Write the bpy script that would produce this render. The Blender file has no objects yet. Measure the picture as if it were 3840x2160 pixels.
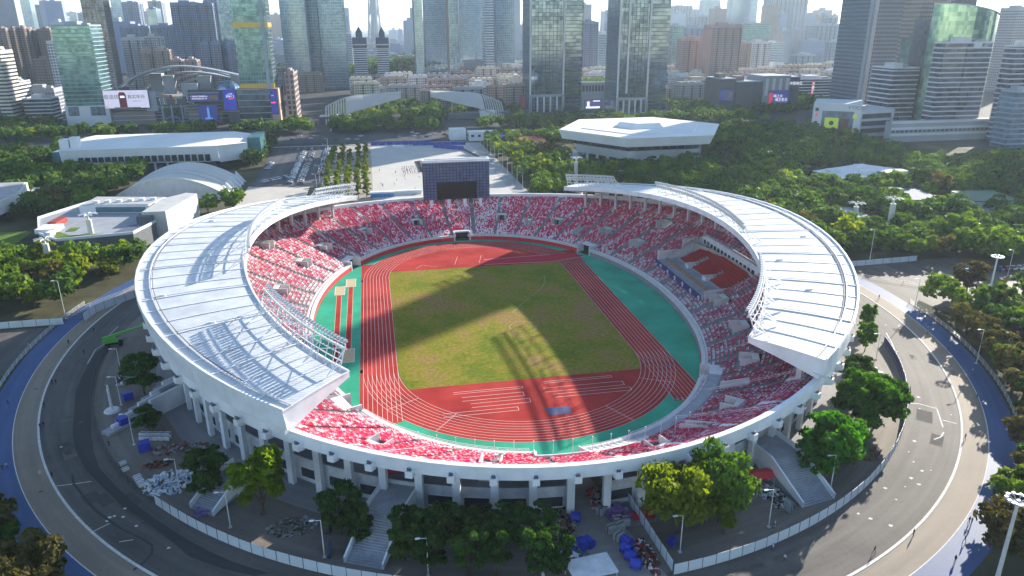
import bpy, bmesh, math, random
import numpy as np
from mathutils import Vector, Matrix
random.seed(7); np.random.seed(7)
R = math.radians
PI = math.pi
scene = bpy.context.scene
COL = scene.collection

# ------------------------------------------------------------------ camera
# solved from the 400 m running track (field centre = origin, +Y = long axis away from the camera)
CAM_F, CAM_PITCH, CAM_YAW, CAM_ROLL = 2741.14, 0.346051, 0.186038, -0.0044851
CAM_C = Vector((-39.206, -239.362, 95.691))
_cy, _sy, _cp, _sp = math.cos(CAM_YAW), math.sin(CAM_YAW), math.cos(CAM_PITCH), math.sin(CAM_PITCH)
CF = Vector((_sy*_cp, _cy*_cp, -_sp)); _r = Vector((_cy, -_sy, 0)); _u = _r.cross(CF)
_c, _s = math.cos(CAM_ROLL), math.sin(CAM_ROLL)
CR = _c*_r + _s*_u; CU = -_s*_r + _c*_u
cam = bpy.data.cameras.new('camera'); cam.sensor_width = 36; cam.lens = 36*CAM_F/3840
cam.clip_start = 1; cam.clip_end = 30000
camo = bpy.data.objects.new('camera', cam); COL.objects.link(camo)
camo.matrix_world = Matrix(((CR.x, CU.x, -CF.x, CAM_C.x), (CR.y, CU.y, -CF.y, CAM_C.y), (CR.z, CU.z, -CF.z, CAM_C.z), (0, 0, 0, 1)))
scene.camera = camo
scene.render.resolution_x, scene.render.resolution_y = 1024, 576

# ------------------------------------------------------------------ sky, sun, exposure
SUN_AZ, SUN_EL = R(50.7), R(19.0)          # azimuth from +Y towards +X
SUN_DIR = Vector((math.sin(SUN_AZ)*math.cos(SUN_EL), math.cos(SUN_AZ)*math.cos(SUN_EL), math.sin(SUN_EL)))
world = bpy.data.worlds.new('World'); scene.world = world; world.use_nodes = True
wn = world.node_tree; wn.nodes.clear()
sky = wn.nodes.new('ShaderNodeTexSky'); sky.sky_type = 'NISHITA'; sky.sun_disc = False
sky.sun_elevation = SUN_EL; sky.sun_rotation = SUN_AZ; sky.air_density = 1.0; sky.dust_density = 0.15; sky.ozone_density = 2.0
bg = wn.nodes.new('ShaderNodeBackground'); bg.inputs['Strength'].default_value = 0.1
wo = wn.nodes.new('ShaderNodeOutputWorld')
wn.links.new(sky.outputs[0], bg.inputs[0]); wn.links.new(bg.outputs[0], wo.inputs[0])
sl = bpy.data.lights.new('sun', 'SUN'); sl.energy = 5.0; sl.angle = R(0.53); sl.color = (1.0, 0.92, 0.79)
so = bpy.data.objects.new('sun', sl); COL.objects.link(so); so.location = (300, 300, 400)
so.rotation_euler = SUN_DIR.to_track_quat('Z', 'Y').to_euler()
scene.view_settings.view_transform = 'Standard'; scene.view_settings.look = 'None'
scene.view_settings.gamma = 1.0; scene.view_settings.exposure = 1.4
scene.render.engine = 'CYCLES'
cy = scene.cycles
cy.use_denoising = True
try: cy.denoiser = 'OPENIMAGEDENOISE'
except Exception: pass
cy.max_bounces = 6; cy.diffuse_bounces = 3; cy.glossy_bounces = 3; cy.transmission_bounces = 2
cy.transparent_max_bounces = 6; cy.volume_bounces = 1; cy.caustics_reflective = False; cy.caustics_refractive = False
cy.sample_clamp_indirect = 4.0

# ------------------------------------------------------------------ pixel -> place
def ray(px, py):
    return CF + CR*((px-1920)/CAM_F) - CU*((py-1080)/CAM_F)
def G(px, py, z=0.0):
    d = ray(px, py); return CAM_C + d*((z-CAM_C.z)/d.z)
def atY(px, py, Y):
    d = ray(px, py); return CAM_C + d*((Y-CAM_C.y)/d.y)
def topz(px, py, x, y):
    """height above ground (x, y) that shows at picture row py"""
    d = ray(px, py); hd = math.hypot(d.x, d.y); dist = math.hypot(x-CAM_C.x, y-CAM_C.y)
    return CAM_C.z + d.z/hd*dist
SC = 960/2576
def Q(col, row, x, y): return (col*960+x*SC, row*540+y*SC)     # position read off one sixteenth of the photograph

# ------------------------------------------------------------------ materials
MATS = {}
def M(name, col, rough=0.7, var=0.12, scale=0.35, metal=0.0, bump=0.0, bscale=None, spec=0.5, col2=None, detail=4.0, objrand=0.0, coords='pos', emit=0.0):
    if name in MATS: return MATS[name]
    if rough >= .8: spec = min(spec, .15)
    m = bpy.data.materials.new(name); m.use_nodes = True; nt = m.node_tree; b = nt.nodes['Principled BSDF']
    b.inputs['Roughness'].default_value = rough; b.inputs['Metallic'].default_value = metal
    b.inputs['Specular IOR Level'].default_value = spec
    c1 = tuple(max(0, v*(1-var)) for v in col); c2 = tuple(min(1, v*(1+var)) for v in (col2 or col))
    if var > 0 or col2:
        if coords == 'pos':
            g = nt.nodes.new('ShaderNodeNewGeometry'); vec = g.outputs['Position']
        else:
            g = nt.nodes.new('ShaderNodeTexCoord'); vec = g.outputs['Object']
        n = nt.nodes.new('ShaderNodeTexNoise'); n.inputs['Scale'].default_value = scale; n.inputs['Detail'].default_value = detail
        n.inputs['Roughness'].default_value = 0.6
        nt.links.new(vec, n.inputs['Vector'])
        rmp = nt.nodes.new('ShaderNodeValToRGB'); rmp.color_ramp.elements[0].position = 0.32; rmp.color_ramp.elements[1].position = 0.68
        rmp.color_ramp.elements[0].color = (*c1, 1); rmp.color_ramp.elements[1].color = (*c2, 1)
        nt.links.new(n.outputs['Fac'], rmp.inputs['Fac']); out = rmp.outputs['Color']
        if objrand:
            oi = nt.nodes.new('ShaderNodeObjectInfo'); hs = nt.nodes.new('ShaderNodeHueSaturation')
            mr = nt.nodes.new('ShaderNodeMapRange'); mr.inputs[3].default_value = 1-objrand; mr.inputs[4].default_value = 1+objrand
            nt.links.new(oi.outputs['Random'], mr.inputs[0]); nt.links.new(mr.outputs[0], hs.inputs['Value'])
            nt.links.new(out, hs.inputs['Color']); out = hs.outputs['Color']
        nt.links.new(out, b.inputs['Base Color'])
        if bump:
            n2 = nt.nodes.new('ShaderNodeTexNoise'); n2.inputs['Scale'].default_value = bscale or scale*8; n2.inputs['Detail'].default_value = 3
            nt.links.new(vec, n2.inputs['Vector'])
            bp = nt.nodes.new('ShaderNodeBump'); bp.inputs['Strength'].default_value = bump; bp.inputs['Distance'].default_value = 0.1
            nt.links.new(n2.outputs['Fac'], bp.inputs['Height']); nt.links.new(bp.outputs['Normal'], b.inputs['Normal'])
    else:
        b.inputs['Base Color'].default_value = (*col, 1)
    if emit:
        b.inputs['Emission Color'].default_value = (*col, 1); b.inputs['Emission Strength'].default_value = emit
    m.diffuse_color = (*col, 1)
    MATS[name] = m; return m
def attr_mat(name, rough=0.5, spec=0.5, attr='col'):
    m = bpy.data.materials.new(name); m.use_nodes = True; nt = m.node_tree; b = nt.nodes['Principled BSDF']
    a = nt.nodes.new('ShaderNodeAttribute'); a.attribute_name = attr
    nt.links.new(a.outputs['Color'], b.inputs['Base Color'])
    b.inputs['Roughness'].default_value = rough; b.inputs['Specular IOR Level'].default_value = spec
    MATS[name] = m; return m
def glass(name, col, rough=0.08, spec=0.9, metal=0.0, var=0.25, scale=0.06):
    return M(name, col, rough, var, scale, metal, 0, spec=spec)

# ------------------------------------------------------------------ mesh builder
class MB:
    def __init__(self): self.v = []; self.f = []; self.m = []
    def quad(self, a, b, c, d, m=0):
        n = len(self.v); self.v += [tuple(a), tuple(b), tuple(c), tuple(d)]; self.f.append((n, n+1, n+2, n+3)); self.m.append(m)
    def poly(self, pts, m=0):
        n = len(self.v); self.v += [tuple(q) for q in pts]; self.f.append(tuple(range(n, n+len(pts)))); self.m.append(m)
    def hexa(self, b, t, m=0, caps=True):
        """b, t: matching lists of bottom and top corner points"""
        k = len(b); n = len(self.v); self.v += [tuple(q) for q in b]+[tuple(q) for q in t]
        for i in range(k):
            j = (i+1) % k; self.f.append((n+i, n+j, n+k+j, n+k+i)); self.m.append(m)
        if caps:
            self.f.append(tuple(range(n+k-1, n-1, -1))); self.f.append(tuple(range(n+k, n+2*k))); self.m += [m, m]
    def box(self, x0, x1, y0, y1, z0, z1, m=0):
        self.hexa([(x0,y0,z0),(x1,y0,z0),(x1,y1,z0),(x0,y1,z0)], [(x0,y0,z1),(x1,y0,z1),(x1,y1,z1),(x0,y1,z1)], m)
    def obox(self, c, ux, uy, sx, sy, z0, z1, m=0):
        """box round point c with plan axes ux, uy and full sizes sx, sy"""
        c = Vector(c).to_2d(); ux = Vector(ux).to_2d()*sx/2; uy = Vector(uy).to_2d()*sy/2
        P = [c-ux-uy, c+ux-uy, c+ux+uy, c-ux+uy]
        self.hexa([(q.x,q.y,z0) for q in P], [(q.x,q.y,z1) for q in P], m)
    def bar(self, a, b, w, m=0, h=None):
        a = Vector(a); b = Vector(b); d = b-a
        if d.length < 1e-6: return
        h = h or w
        s = d.cross(Vector((0,0,1)))
        s = s.normalized() if s.length > 1e-4*d.length else Vector((1,0,0))
        t = s.cross(d).normalized()
        s *= w/2; t *= h/2
        self.hexa([a-s-t, a+s-t, a+s+t, a-s+t], [b-s-t, b+s-t, b+s+t, b-s+t], m)
    def tube(self, a, b, r0, r1=None, n=8, m=0, caps=True):
        a = Vector(a); b = Vector(b); r1 = r0 if r1 is None else r1; d = (b-a).normalized()
        s = d.cross(Vector((0,0,1))); s = s.normalized() if s.length > 1e-4 else Vector((1,0,0)); t = s.cross(d)
        B = [a+(s*math.cos(2*PI*i/n)+t*math.sin(2*PI*i/n))*r0 for i in range(n)]
        T = [b+(s*math.cos(2*PI*i/n)+t*math.sin(2*PI*i/n))*r1 for i in range(n)]
        self.hexa(B, T, m, caps)
    def prism(self, pts, z0, z1, m=0):
        self.hexa([(x,y,z0) for x,y in pts], [(x,y,z1) for x,y in pts], m)
    def mesh(self, name, mats, smooth=False):
        me = bpy.data.meshes.new(name); me.from_pydata(self.v, [], self.f)
        if not isinstance(mats, (list, tuple)): mats = [mats]
        for mm in mats: me.materials.append(mm)
        if len(mats) > 1: me.polygons.foreach_set('material_index', self.m)
        if smooth: me.polygons.foreach_set('use_smooth', [True]*len(me.polygons))
        me.update(); return me
    def build(self, name, mats, parent=None, smooth=False):
        return obj(name, self.mesh(name, mats, smooth), parent)
def obj(name, me, parent=None):
    o = bpy.data.objects.new(name, me); COL.objects.link(o)
    if parent is not None: o.parent = parent
    return o
def tag(o, label=None, cat=None, group=None, kind=None):
    if label: o['label'] = label
    if cat: o['category'] = cat
    if group: o['group'] = group
    if kind: o['kind'] = kind
    return o
def thing(name, label, cat, loc=(0,0,0), rz=0, group=None):
    o = bpy.data.objects.new(name, None); COL.objects.link(o); o.location = loc; o.rotation_euler = (0,0,rz)
    o.empty_display_size = 0.5
    return tag(o, label, cat, group)
def part(name, mb, mats, parent, smooth=False): return mb.build(name, mats, parent, smooth)
def dup(root, loc, rz=0.0, label=None, group=None, scale=None):
    r = root.copy(); COL.objects.link(r); r.location = loc; r.rotation_euler = (0,0,rz)
    if scale: r.scale = scale
    if label: r['label'] = label
    if group: r['group'] = group
    for ch in root.children:
        c = ch.copy(); COL.objects.link(c); c.parent = r
        for g in ch.children:
            d = g.copy(); COL.objects.link(d); d.parent = c
    return r
def quads_mesh(name, V, mat, cols=None):
    """V: (n,4,3) array of quads; cols: (n,3) colour of each"""
    n = len(V); me = bpy.data.meshes.new(name)
    me.vertices.add(4*n); me.loops.add(4*n); me.polygons.add(n)
    me.vertices.foreach_set('co', np.ascontiguousarray(V, dtype=np.float32).ravel())
    me.loops.foreach_set('vertex_index', np.arange(4*n, dtype=np.int32))
    me.polygons.foreach_set('loop_start', np.arange(0, 4*n, 4, dtype=np.int32))
    me.polygons.foreach_set('loop_total', np.full(n, 4, dtype=np.int32))
    if cols is not None:
        a = me.color_attributes.new('col', 'FLOAT_COLOR', 'POINT')
        cc = np.ones((n, 4, 4), dtype=np.float32); cc[:, :, :3] = cols[:, None, :]
        a.data.foreach_set('color', cc.ravel())
    me.materials.append(mat); me.update(calc_edges=True); me.validate(); return me
def sheet(name, pts, z, mat, parent=None, kind='structure'):
    me = bpy.data.meshes.new(name); me.from_pydata([(x,y,z) for x,y in pts], [], [tuple(range(len(pts)))]); me.materials.append(mat)
    o = obj(name, me, parent)
    if parent is None: tag(o, kind=kind)
    return o
def ring_sheet(name, A, B, z, mat, parent=None, za=None):
    """flat band between two outlines of equal length (closed)"""
    n = len(A); mb = MB()
    for i in range(n):
        j = (i+1) % n
        mb.quad((*A[i], z), (*A[j], z), (*B[j], z), (*B[i], z))
    o = mb.build(name, mat, parent)
    if parent is None: tag(o, kind='structure')
    return o
def strip_sheet(mb, A, B, z, m=0):
    for i in range(len(A)-1): mb.quad((*A[i], z), (*A[i+1], z), (*B[i+1], z), (*B[i], z), m)
def sup(a, b, n, ph):
    c, s = math.cos(ph), math.sin(ph)
    return (a*math.copysign(abs(c)**(2/n), c), b*math.copysign(abs(s)**(2/n), s))
# ------------------------------------------------------------------ materials of the stadium
CONC = M('concrete_grey', (0.36, 0.37, 0.40), 0.85, 0.15, 0.4, bump=0.15)
CONCP = M('concrete_pale', (0.64, 0.63, 0.62), 0.8, 0.10, 0.5, bump=0.1)
WHITE = M('white_paint', (0.76, 0.77, 0.79), 0.55, 0.11, 0.18, bump=0.05)
WHITE2 = M('white_paint_weathered', (0.66, 0.67, 0.69), 0.65, 0.14, 0.6, bump=0.1)
ROOFM = M('roof_metal', (0.60, 0.62, 0.645), 0.55, 0.14, 0.16, spec=0.4)
STEEL = M('galvanised_steel', (0.62, 0.64, 0.67), 0.45, 0.1, 1.5, metal=0.2)
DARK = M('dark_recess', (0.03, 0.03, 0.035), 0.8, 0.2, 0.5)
REDP = M('red_paint', (0.55, 0.015, 0.03), 0.5, 0.1, 0.3)
TRACK = M('track_rubber', (0.34, 0.026, 0.025), 0.9, 0.2, 0.06, bump=0.05, col2=(0.40, 0.042, 0.036), spec=.08)
GREENP = M('green_rubber', (0.034, 0.32, 0.19), 0.85, 0.14, 0.07, col2=(0.04, 0.37, 0.235), spec=.08)
LINEW = M('line_paint', (0.72, 0.62, 0.58), 0.8, 0.1, 0.5)
SANDM = M('pit_sand', (0.52, 0.42, 0.26), 0.95, 0.1, 1.0)
WINM = glass('window_dark', (0.03, 0.04, 0.055), 0.12, 0.6)

# roof metal: fine standing seams across the fall of the roof
def seams(m, scale, strength):
    nt = m.node_tree; b = nt.nodes['Principled BSDF']
    g = nt.nodes.new('ShaderNodeNewGeometry'); w = nt.nodes.new('ShaderNodeTexWave'); w.wave_type = 'BANDS'; w.bands_direction = 'Y'
    w.inputs['Scale'].default_value = scale; w.inputs['Distortion'].default_value = 0.0
    bp = nt.nodes.new('ShaderNodeBump'); bp.inputs['Strength'].default_value = strength; bp.inputs['Distance'].default_value = 0.08
    nt.links.new(g.outputs['Position'], w.inputs['Vector']); nt.links.new(w.outputs['Fac'], bp.inputs['Height']); nt.links.new(bp.outputs['Normal'], b.inputs['Normal'])
seams(ROOFM, 0.45, 0.35)

# ------------------------------------------------------------------ outlines of the bowl (fitted to the photograph)
def wallo(ph, d=0.0): return sup(63+d, (91 if math.sin(ph) >= 0 else 97)+d, 2.1, ph)
def rimo(ph, d=0.0): return ((108+d)*math.cos(ph), (122+d)*math.sin(ph))
def rimz(ph): return 15+7*math.cos(ph)**2
def roofi(ph): return (80*math.cos(ph), 111*math.sin(ph), 20+10*math.cos(ph)**2)
def roofo(ph): return (110.5*math.cos(ph), 122.5*math.sin(ph), 18.6+11.4*math.cos(ph)**2)
def stand(ph, s):
    a = wallo(ph); b = rimo(ph, -1.2)
    return Vector((a[0]+(b[0]-a[0])*s, a[1]+(b[1]-a[1])*s, 2.2+(rimz(ph)-3.5)*s**1.12))
def frame(ph, s=0.5):
    """outward and tangential plan directions on the stand"""
    o = stand(ph, min(1, s+.05))-stand(ph, max(0, s-.05)); o.z = 0; o.normalize()
    return o, Vector((-o.y, o.x, 0))
def span(a, b, n): return [a+(b-a)*i/n for i in range(n+1)]
def deg(a): return math.degrees(a) % 360

# ------------------------------------------------------------------ infield
HS = 42.195
def oval(r, y0=-1e9, y1=1e9, n=48):
    pts = [(r*math.cos(a), HS+r*math.sin(a)) for a in span(0, PI, n)]+[(r*math.cos(a), -HS+r*math.sin(a)) for a in span(PI, 2*PI, n)]
    return pts
GRASSY0, GRASSY1 = -55.0, 50.0
apron = [wallo(a, -0.0) for a in span(0, 2*PI, 180)][:-1]
sheet('infield_apron', apron, 0.0, GREENP)
TR = sheet('running_track', oval(46.5, n=60), 0.012, TRACK)
ext = MB()
for (xa, xb, ya, yb) in ((-47.3, -36.4, -72.5, -40), (36.4, 46.4, -75.5, -40), (-47.3, -36.4, 40, 62), (36.4, 46.4, 40, 66), (-47.3, -46.2, -42, 42)):
    ext.quad((xa, ya, 0.008), (xb, ya, 0.008), (xb, yb, 0.008), (xa, yb, 0.008))
part('straight_extension', ext, TRACK, TR)
gpts = []
for x, y in oval(36.3, n=60):
    gpts.append((x, min(max(y, GRASSY0), GRASSY1)))
clean = []
for q in gpts:
    if not clean or (abs(q[0]-clean[-1][0])+abs(q[1]-clean[-1][1])) > 0.02: clean.append(q)
# turf: clip to the straight ends
import itertools
def clip_half(P, f):
    out = []
    for i in range(len(P)):
        a, b = P[i], P[(i+1) % len(P)]; fa, fb = f(a), f(b)
        if fa >= 0: out.append(a)
        if fa*fb < 0:
            t = fa/(fa-fb); out.append((a[0]+(b[0]-a[0])*t, a[1]+(b[1]-a[1])*t))
    return out
turf = clip_half(clip_half(oval(36.3, n=60), lambda q: q[1]-GRASSY0), lambda q: GRASSY1-q[1])
def turf_mat():
    m = bpy.data.materials.new('worn_turf'); m.use_nodes = True; nt = m.node_tree; b = nt.nodes['Principled BSDF']; b.inputs['Roughness'].default_value = 0.95
    b.inputs['Specular IOR Level'].default_value = 0.1
    g = nt.nodes.new('ShaderNodeNewGeometry')
    def noise(s, d, r=0.6):
        n = nt.nodes.new('ShaderNodeTexNoise'); n.inputs['Scale'].default_value = s; n.inputs['Detail'].default_value = d; n.inputs['Roughness'].default_value = r
        nt.links.new(g.outputs['Position'], n.inputs['Vector']); return n.outputs['Fac']
    r1 = nt.nodes.new('ShaderNodeValToRGB'); e = r1.color_ramp.elements
    e[0].position = 0.40; e[0].color = (0.14, 0.18, 0.012, 1); e[1].position = 0.60; e[1].color = (0.30, 0.19, 0.07, 1)
    k = e.new(0.5); k.color = (0.24, 0.215, 0.022, 1)
    nt.links.new(noise(0.045, 8, 0.72), r1.inputs['Fac'])
    r2 = nt.nodes.new('ShaderNodeValToRGB'); e = r2.color_ramp.elements
    e[0].position = 0.35; e[0].color = (0.55, 0.55, 0.6, 1); e[1].position = 0.6; e[1].color = (1.1, 1.1, 1.0, 1)
    nt.links.new(noise(0.9, 5, 0.7), r2.inputs['Fac'])
    mx = nt.nodes.new('ShaderNodeMixRGB'); mx.blend_type = 'MULTIPLY'; mx.inputs[0].default_value = 0.75
    nt.links.new(r1.outputs[0], mx.inputs[1]); nt.links.new(r2.outputs[0], mx.inputs[2])
    nt.links.new(mx.outputs[0], b.inputs['Base Color'])
    bp = nt.nodes.new('ShaderNodeBump'); bp.inputs['Strength'].default_value = 0.8; bp.inputs['Distance'].default_value = 0.15
    nt.links.new(noise(3.0, 4), bp.inputs['Height']); nt.links.new(bp.outputs[0], b.inputs['Normal'])
    return m
sheet('football_turf', turf, 0.03, turf_mat())
# painted lane lines, one object each
for i in range(9):
    r = 36.45+i*1.24; A = oval(r-0.05, n=70); B = oval(r+0.05, n=70)
    ring_sheet('lane_line', A, B, 0.024, LINEW, TR)
mbl = MB()
for sx, y0 in ((-1, -72), (1, -75)):
    for i in range(9):
        x = sx*(36.45+i*1.24); mbl.quad((x-.05, y0, .02), (x+.05, y0, .02), (x+.05, -42, .02), (x-.05, -42, .02))
part('straight_line', mbl, LINEW, TR)
def stroke(mb, a, b, w, z):
    a = Vector(a).to_2d(); b = Vector(b).to_2d(); d = (b-a).normalized(); n = Vector((-d.y, d.x))*w/2
    mb.quad((*(a-n), z), (*(a+n), z), (*(b+n), z), (*(b-n), z))
for ang, n0 in ((-150, 0), (-128, 0), (-30, 0), (-62, 0)):
    mb = MB(); a = R(ang); stroke(mb, (36.5*math.cos(a), -HS+36.5*math.sin(a)), (46.3*math.cos(a), -HS+46.3*math.sin(a)), 0.12, 0.026); part('start_line', mb, LINEW, TR)
# field-event boxes painted in the near D
for (x0, x1, y0, y1) in ((-22, -2.5, -60.2, -59.2), (-20, -3, -62.5, -64.6), (-18, -2, -68.5, -66.4), (4, 24, -58.6, -57.6), (3, 26, -61.5, -63.8), (5, 27, -67.2, -65.4), (-26, -6, -70.4, -72.2)):
    mb = MB()
    for (a, b) in (((x0, y0), (x1, y0)), ((x1, y0), (x1, y1)), ((x1, y1), (x0, y1))): stroke(mb, a, b, 0.13, 0.026)
    part('event_marking', mb, LINEW, TR)
mb = MB()
for x in (-8.5, 2.0): stroke(mb, (x, 55), (x+2.5, 66), 0.12, 0.026)
stroke(mb, (-25, 53), (-22, 57), 0.12, 0.026); stroke(mb, (-22, 57), (-16, 53), 0.12, 0.026)
part('far_marking', mb, LINEW, TR)
wp = G(*Q(2, 2, 480, 1230)); mb = MB(); mb.quad((wp.x-3.2, wp.y-2.0, .05), (wp.x+2.8, wp.y-2.2, .05), (wp.x+3.0, wp.y+1.6, .05), (wp.x-3.6, wp.y+1.8, .05))
part('water_pit_cover', mb, M('blue_cover', (0.03, 0.05, 0.16), 0.6), TR)
# lane numbers of the right-hand sprint start
for i in range(6):
    cu = bpy.data.curves.new('lane_number', 'FONT'); cu.body = str(i+1); cu.size = 1.7; cu.align_x = 'CENTER'
    o = bpy.data.objects.new('lane_number', cu); COL.objects.link(o); o.parent = TR; o.location = (37.2+i*1.5, -75.2, 0.03); cu.materials.append(LINEW)
# long-jump runways and pits on the left
LJ = MB()
RW = []
for (a, b, w) in ((Q(1,2,838,70), Q(1,2,795,760), 1.6), (Q(1,1,955,1440), Q(1,2,925,640), 1.6)):
    A = G(*a); B = G(*b); mb = MB(); stroke(mb, (A.x, A.y), (B.x, B.y), w, 0.02)
    o = part('long_jump_runway', mb, TRACK, None); tag(o, kind='structure'); RW.append(o)
    e = MB(); stroke(e, (A.x-w/2-.1, A.y), (B.x-w/2-.1, B.y), .2, .018); stroke(e, (A.x+w/2+.1, A.y), (B.x+w/2+.1, B.y), .2, .018); part('runway_edge', e, SANDM, o)
for (q, w, l, lab) in ((Q(1,2,845,30), 3.4, 9.5, 'near'), (Q(1,1,955,1400), 3.4, 9, 'far'), (Q(1,2,925,680), 3.6, 9.5, 'shade')):
    c = G(*q); mb = MB(); mb.box(c.x-w/2, c.x+w/2, c.y-l/2, c.y+l/2, 0, 0.06); o = part('sand_pit', mb, SANDM, None); tag(o, kind='structure')
    fr = MB()
    for (x0, x1, y0, y1) in ((-w/2-.25, -w/2, -l/2, l/2), (w/2, w/2+.25, -l/2, l/2), (-w/2-.25, w/2+.25, -l/2-.25, -l/2), (-w/2-.25, w/2+.25, l/2, l/2+.25)): fr.box(c.x+x0, c.x+x1, c.y+y0, c.y+y1, 0, .09)
    part('pit_kerb', fr, CONCP, o)
# red carpet laid across the far bend
cp = [G(*Q(*q)) for q in ((1,1,2300,1215), (2,1,400,1185), (2,1,735,1130), (2,1,600,1092), (2,1,380,1115), (1,1,2295,1165))]
mb = MB(); mb.prism([(q.x, q.y) for q in cp], 0.03, 0.09)
o = part('red_carpet', mb, M('carpet_red', (0.50, 0.02, 0.045), 0.9, 0.08, 0.6), None)
tag(o, 'long red carpet laid from the far portal across the track bend', 'carpet')
e = MB()
for a, b in ((cp[0], cp[1]), (cp[1], cp[2]), (cp[5], cp[4])): stroke(e, (a.x, a.y), (b.x, b.y), .25, .1)
part('carpet_edge', e, LINEW, o)
# football goal circle ropes: two worn white curves on the turf
mb = MB()
for q0, q1, q2 in (((2,2,0,250), (2,2,160,110), (2,2,300,0)), ((2,1,300,1449), (2,1,335,1380), (2,1,320,1320))):
    P = [G(*Q(*q)) for q in (q0, q1, q2)]
    for a, b in zip(P, P[1:]): stroke(mb, (a.x, a.y), (b.x, b.y), .07, .045)
cc = G(*Q(2,2,110,390))
for i in range(24):
    a, b = 2*PI*i/24, 2*PI*(i+1)/24; stroke(mb, (cc.x+4.5*math.cos(a), cc.y+4.5*math.sin(a)), (cc.x+4.5*math.cos(b), cc.y+4.5*math.sin(b)), .06, .045)
o = part('turf_line', mb, LINEW, None); tag(o, kind='structure')

# ------------------------------------------------------------------ the bowl
ST = thing('stadium', 'oval open-air stadium with red and white seats and two white crescent roofs', 'stadium')
# vomitories: (angle, s, kind)  u = box entrance, r = ramp/stair side wall, p = big portal at the front wall
VOM = [(a, s, 'u') for a, s in ((123, .43), (140.5, .38), (153, .32), (152.5, .70), (104.5, .45), (76.5, .47), (57.5, .42), (40, .38), (27.5, .69), (27, .32),
       (348, .27), (334.5, .32), (319.5, .40), (301, .53), (171, .28), (190, .28), (207, .32), (240.5, .57), (257.5, .62), (282, .62), (207.5, .69), (332.5, .69))]
VOM += [(a, s, 'r') for a, s in ((86, .40), (67, .38), (48.5, .31), (310, .40), (291.5, .53))]
VOM = [(a, (s if a < 200 or a > 340 else (s-.2*math.sin(R(a))**2)/(1-.2*math.sin(R(a))**2)), k) for a, s, k in VOM]
POR = [(141, 'p'), (90.5, 'p'), (39.5, 'p'), (318, 'p'), (221, 'p')]
VIPC = None
def vom_cut(ph, s, slack=0.0):
    d = deg(ph)
    for a, sv, k in VOM:
        w = (5.0 if k == 'u' else 2.6)
        da = (d-a+180) % 360-180
        if abs(da) > 8: continue
        r = stand(ph, s).to_2d().length
        run = (stand(R(a), 1)-stand(R(a), 0)).to_2d().length
        L0, L1 = (-2.2, 3.2) if k == 'u' else (-3.5, 3.5)
        if abs(R(da))*r < w/2+slack and L0-slack < (s-sv)*run < L1+slack: return True
    for a, k in POR:
        da = (d-a+180) % 360-180
        if abs(da) < 4 and abs(R(da))*stand(ph, s).to_2d().length < 4.2+slack and s < 0.15+slack*.03: return True
    if 264.0 < d < 272.6 and s < 0.28: return True
    return False
def vip(ph, s):
    d = deg(ph); return (d > 350.8 or d < 14.8) and 0.235 < s < 0.70
NR = 30; NS = 720
SROW = [0.045+0.935*i/NR for i in range(NR+1)]
PHI = [2*PI*i/NS for i in range(NS+1)]
def grid_arr():
    P = np.zeros((NS+1, NR+1, 3))
    for i, ph in enumerate(PHI):
        for j, s in enumerate(SROW): P[i, j] = stand(ph, s)
    return P
GP = grid_arr()
quads = []
cutmask = np.zeros((NS, NR), bool)
for i in range(NS):
    ph = (PHI[i]+PHI[i+1])/2
    for j in range(NR):
        s = (SROW[j]+SROW[j+1])/2
        if vom_cut(ph, s) or vip(ph, s): cutmask[i, j] = True; continue
        a, b, c, d = GP[i, j], GP[i+1, j], GP[i+1, j+1], GP[i, j+1]
        z = GP[i, j][2]; zb = GP[i+1, j][2]
        quads.append([(a[0], a[1], z), (b[0], b[1], zb), (c[0], c[1], zb), (d[0], d[1], z)])
        quads.append([(d[0], d[1], z), (c[0], c[1], zb), (c[0], c[1], GP[i+1, j+1][2]), (d[0], d[1], GP[i, j+1][2])])
obj('stand_terrace', quads_mesh('stand_terrace', np.array(quads), M('terrace_concrete', (0.27, 0.25, 0.265), 0.85, 0.15, 0.4, bump=.1)), ST)
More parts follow.
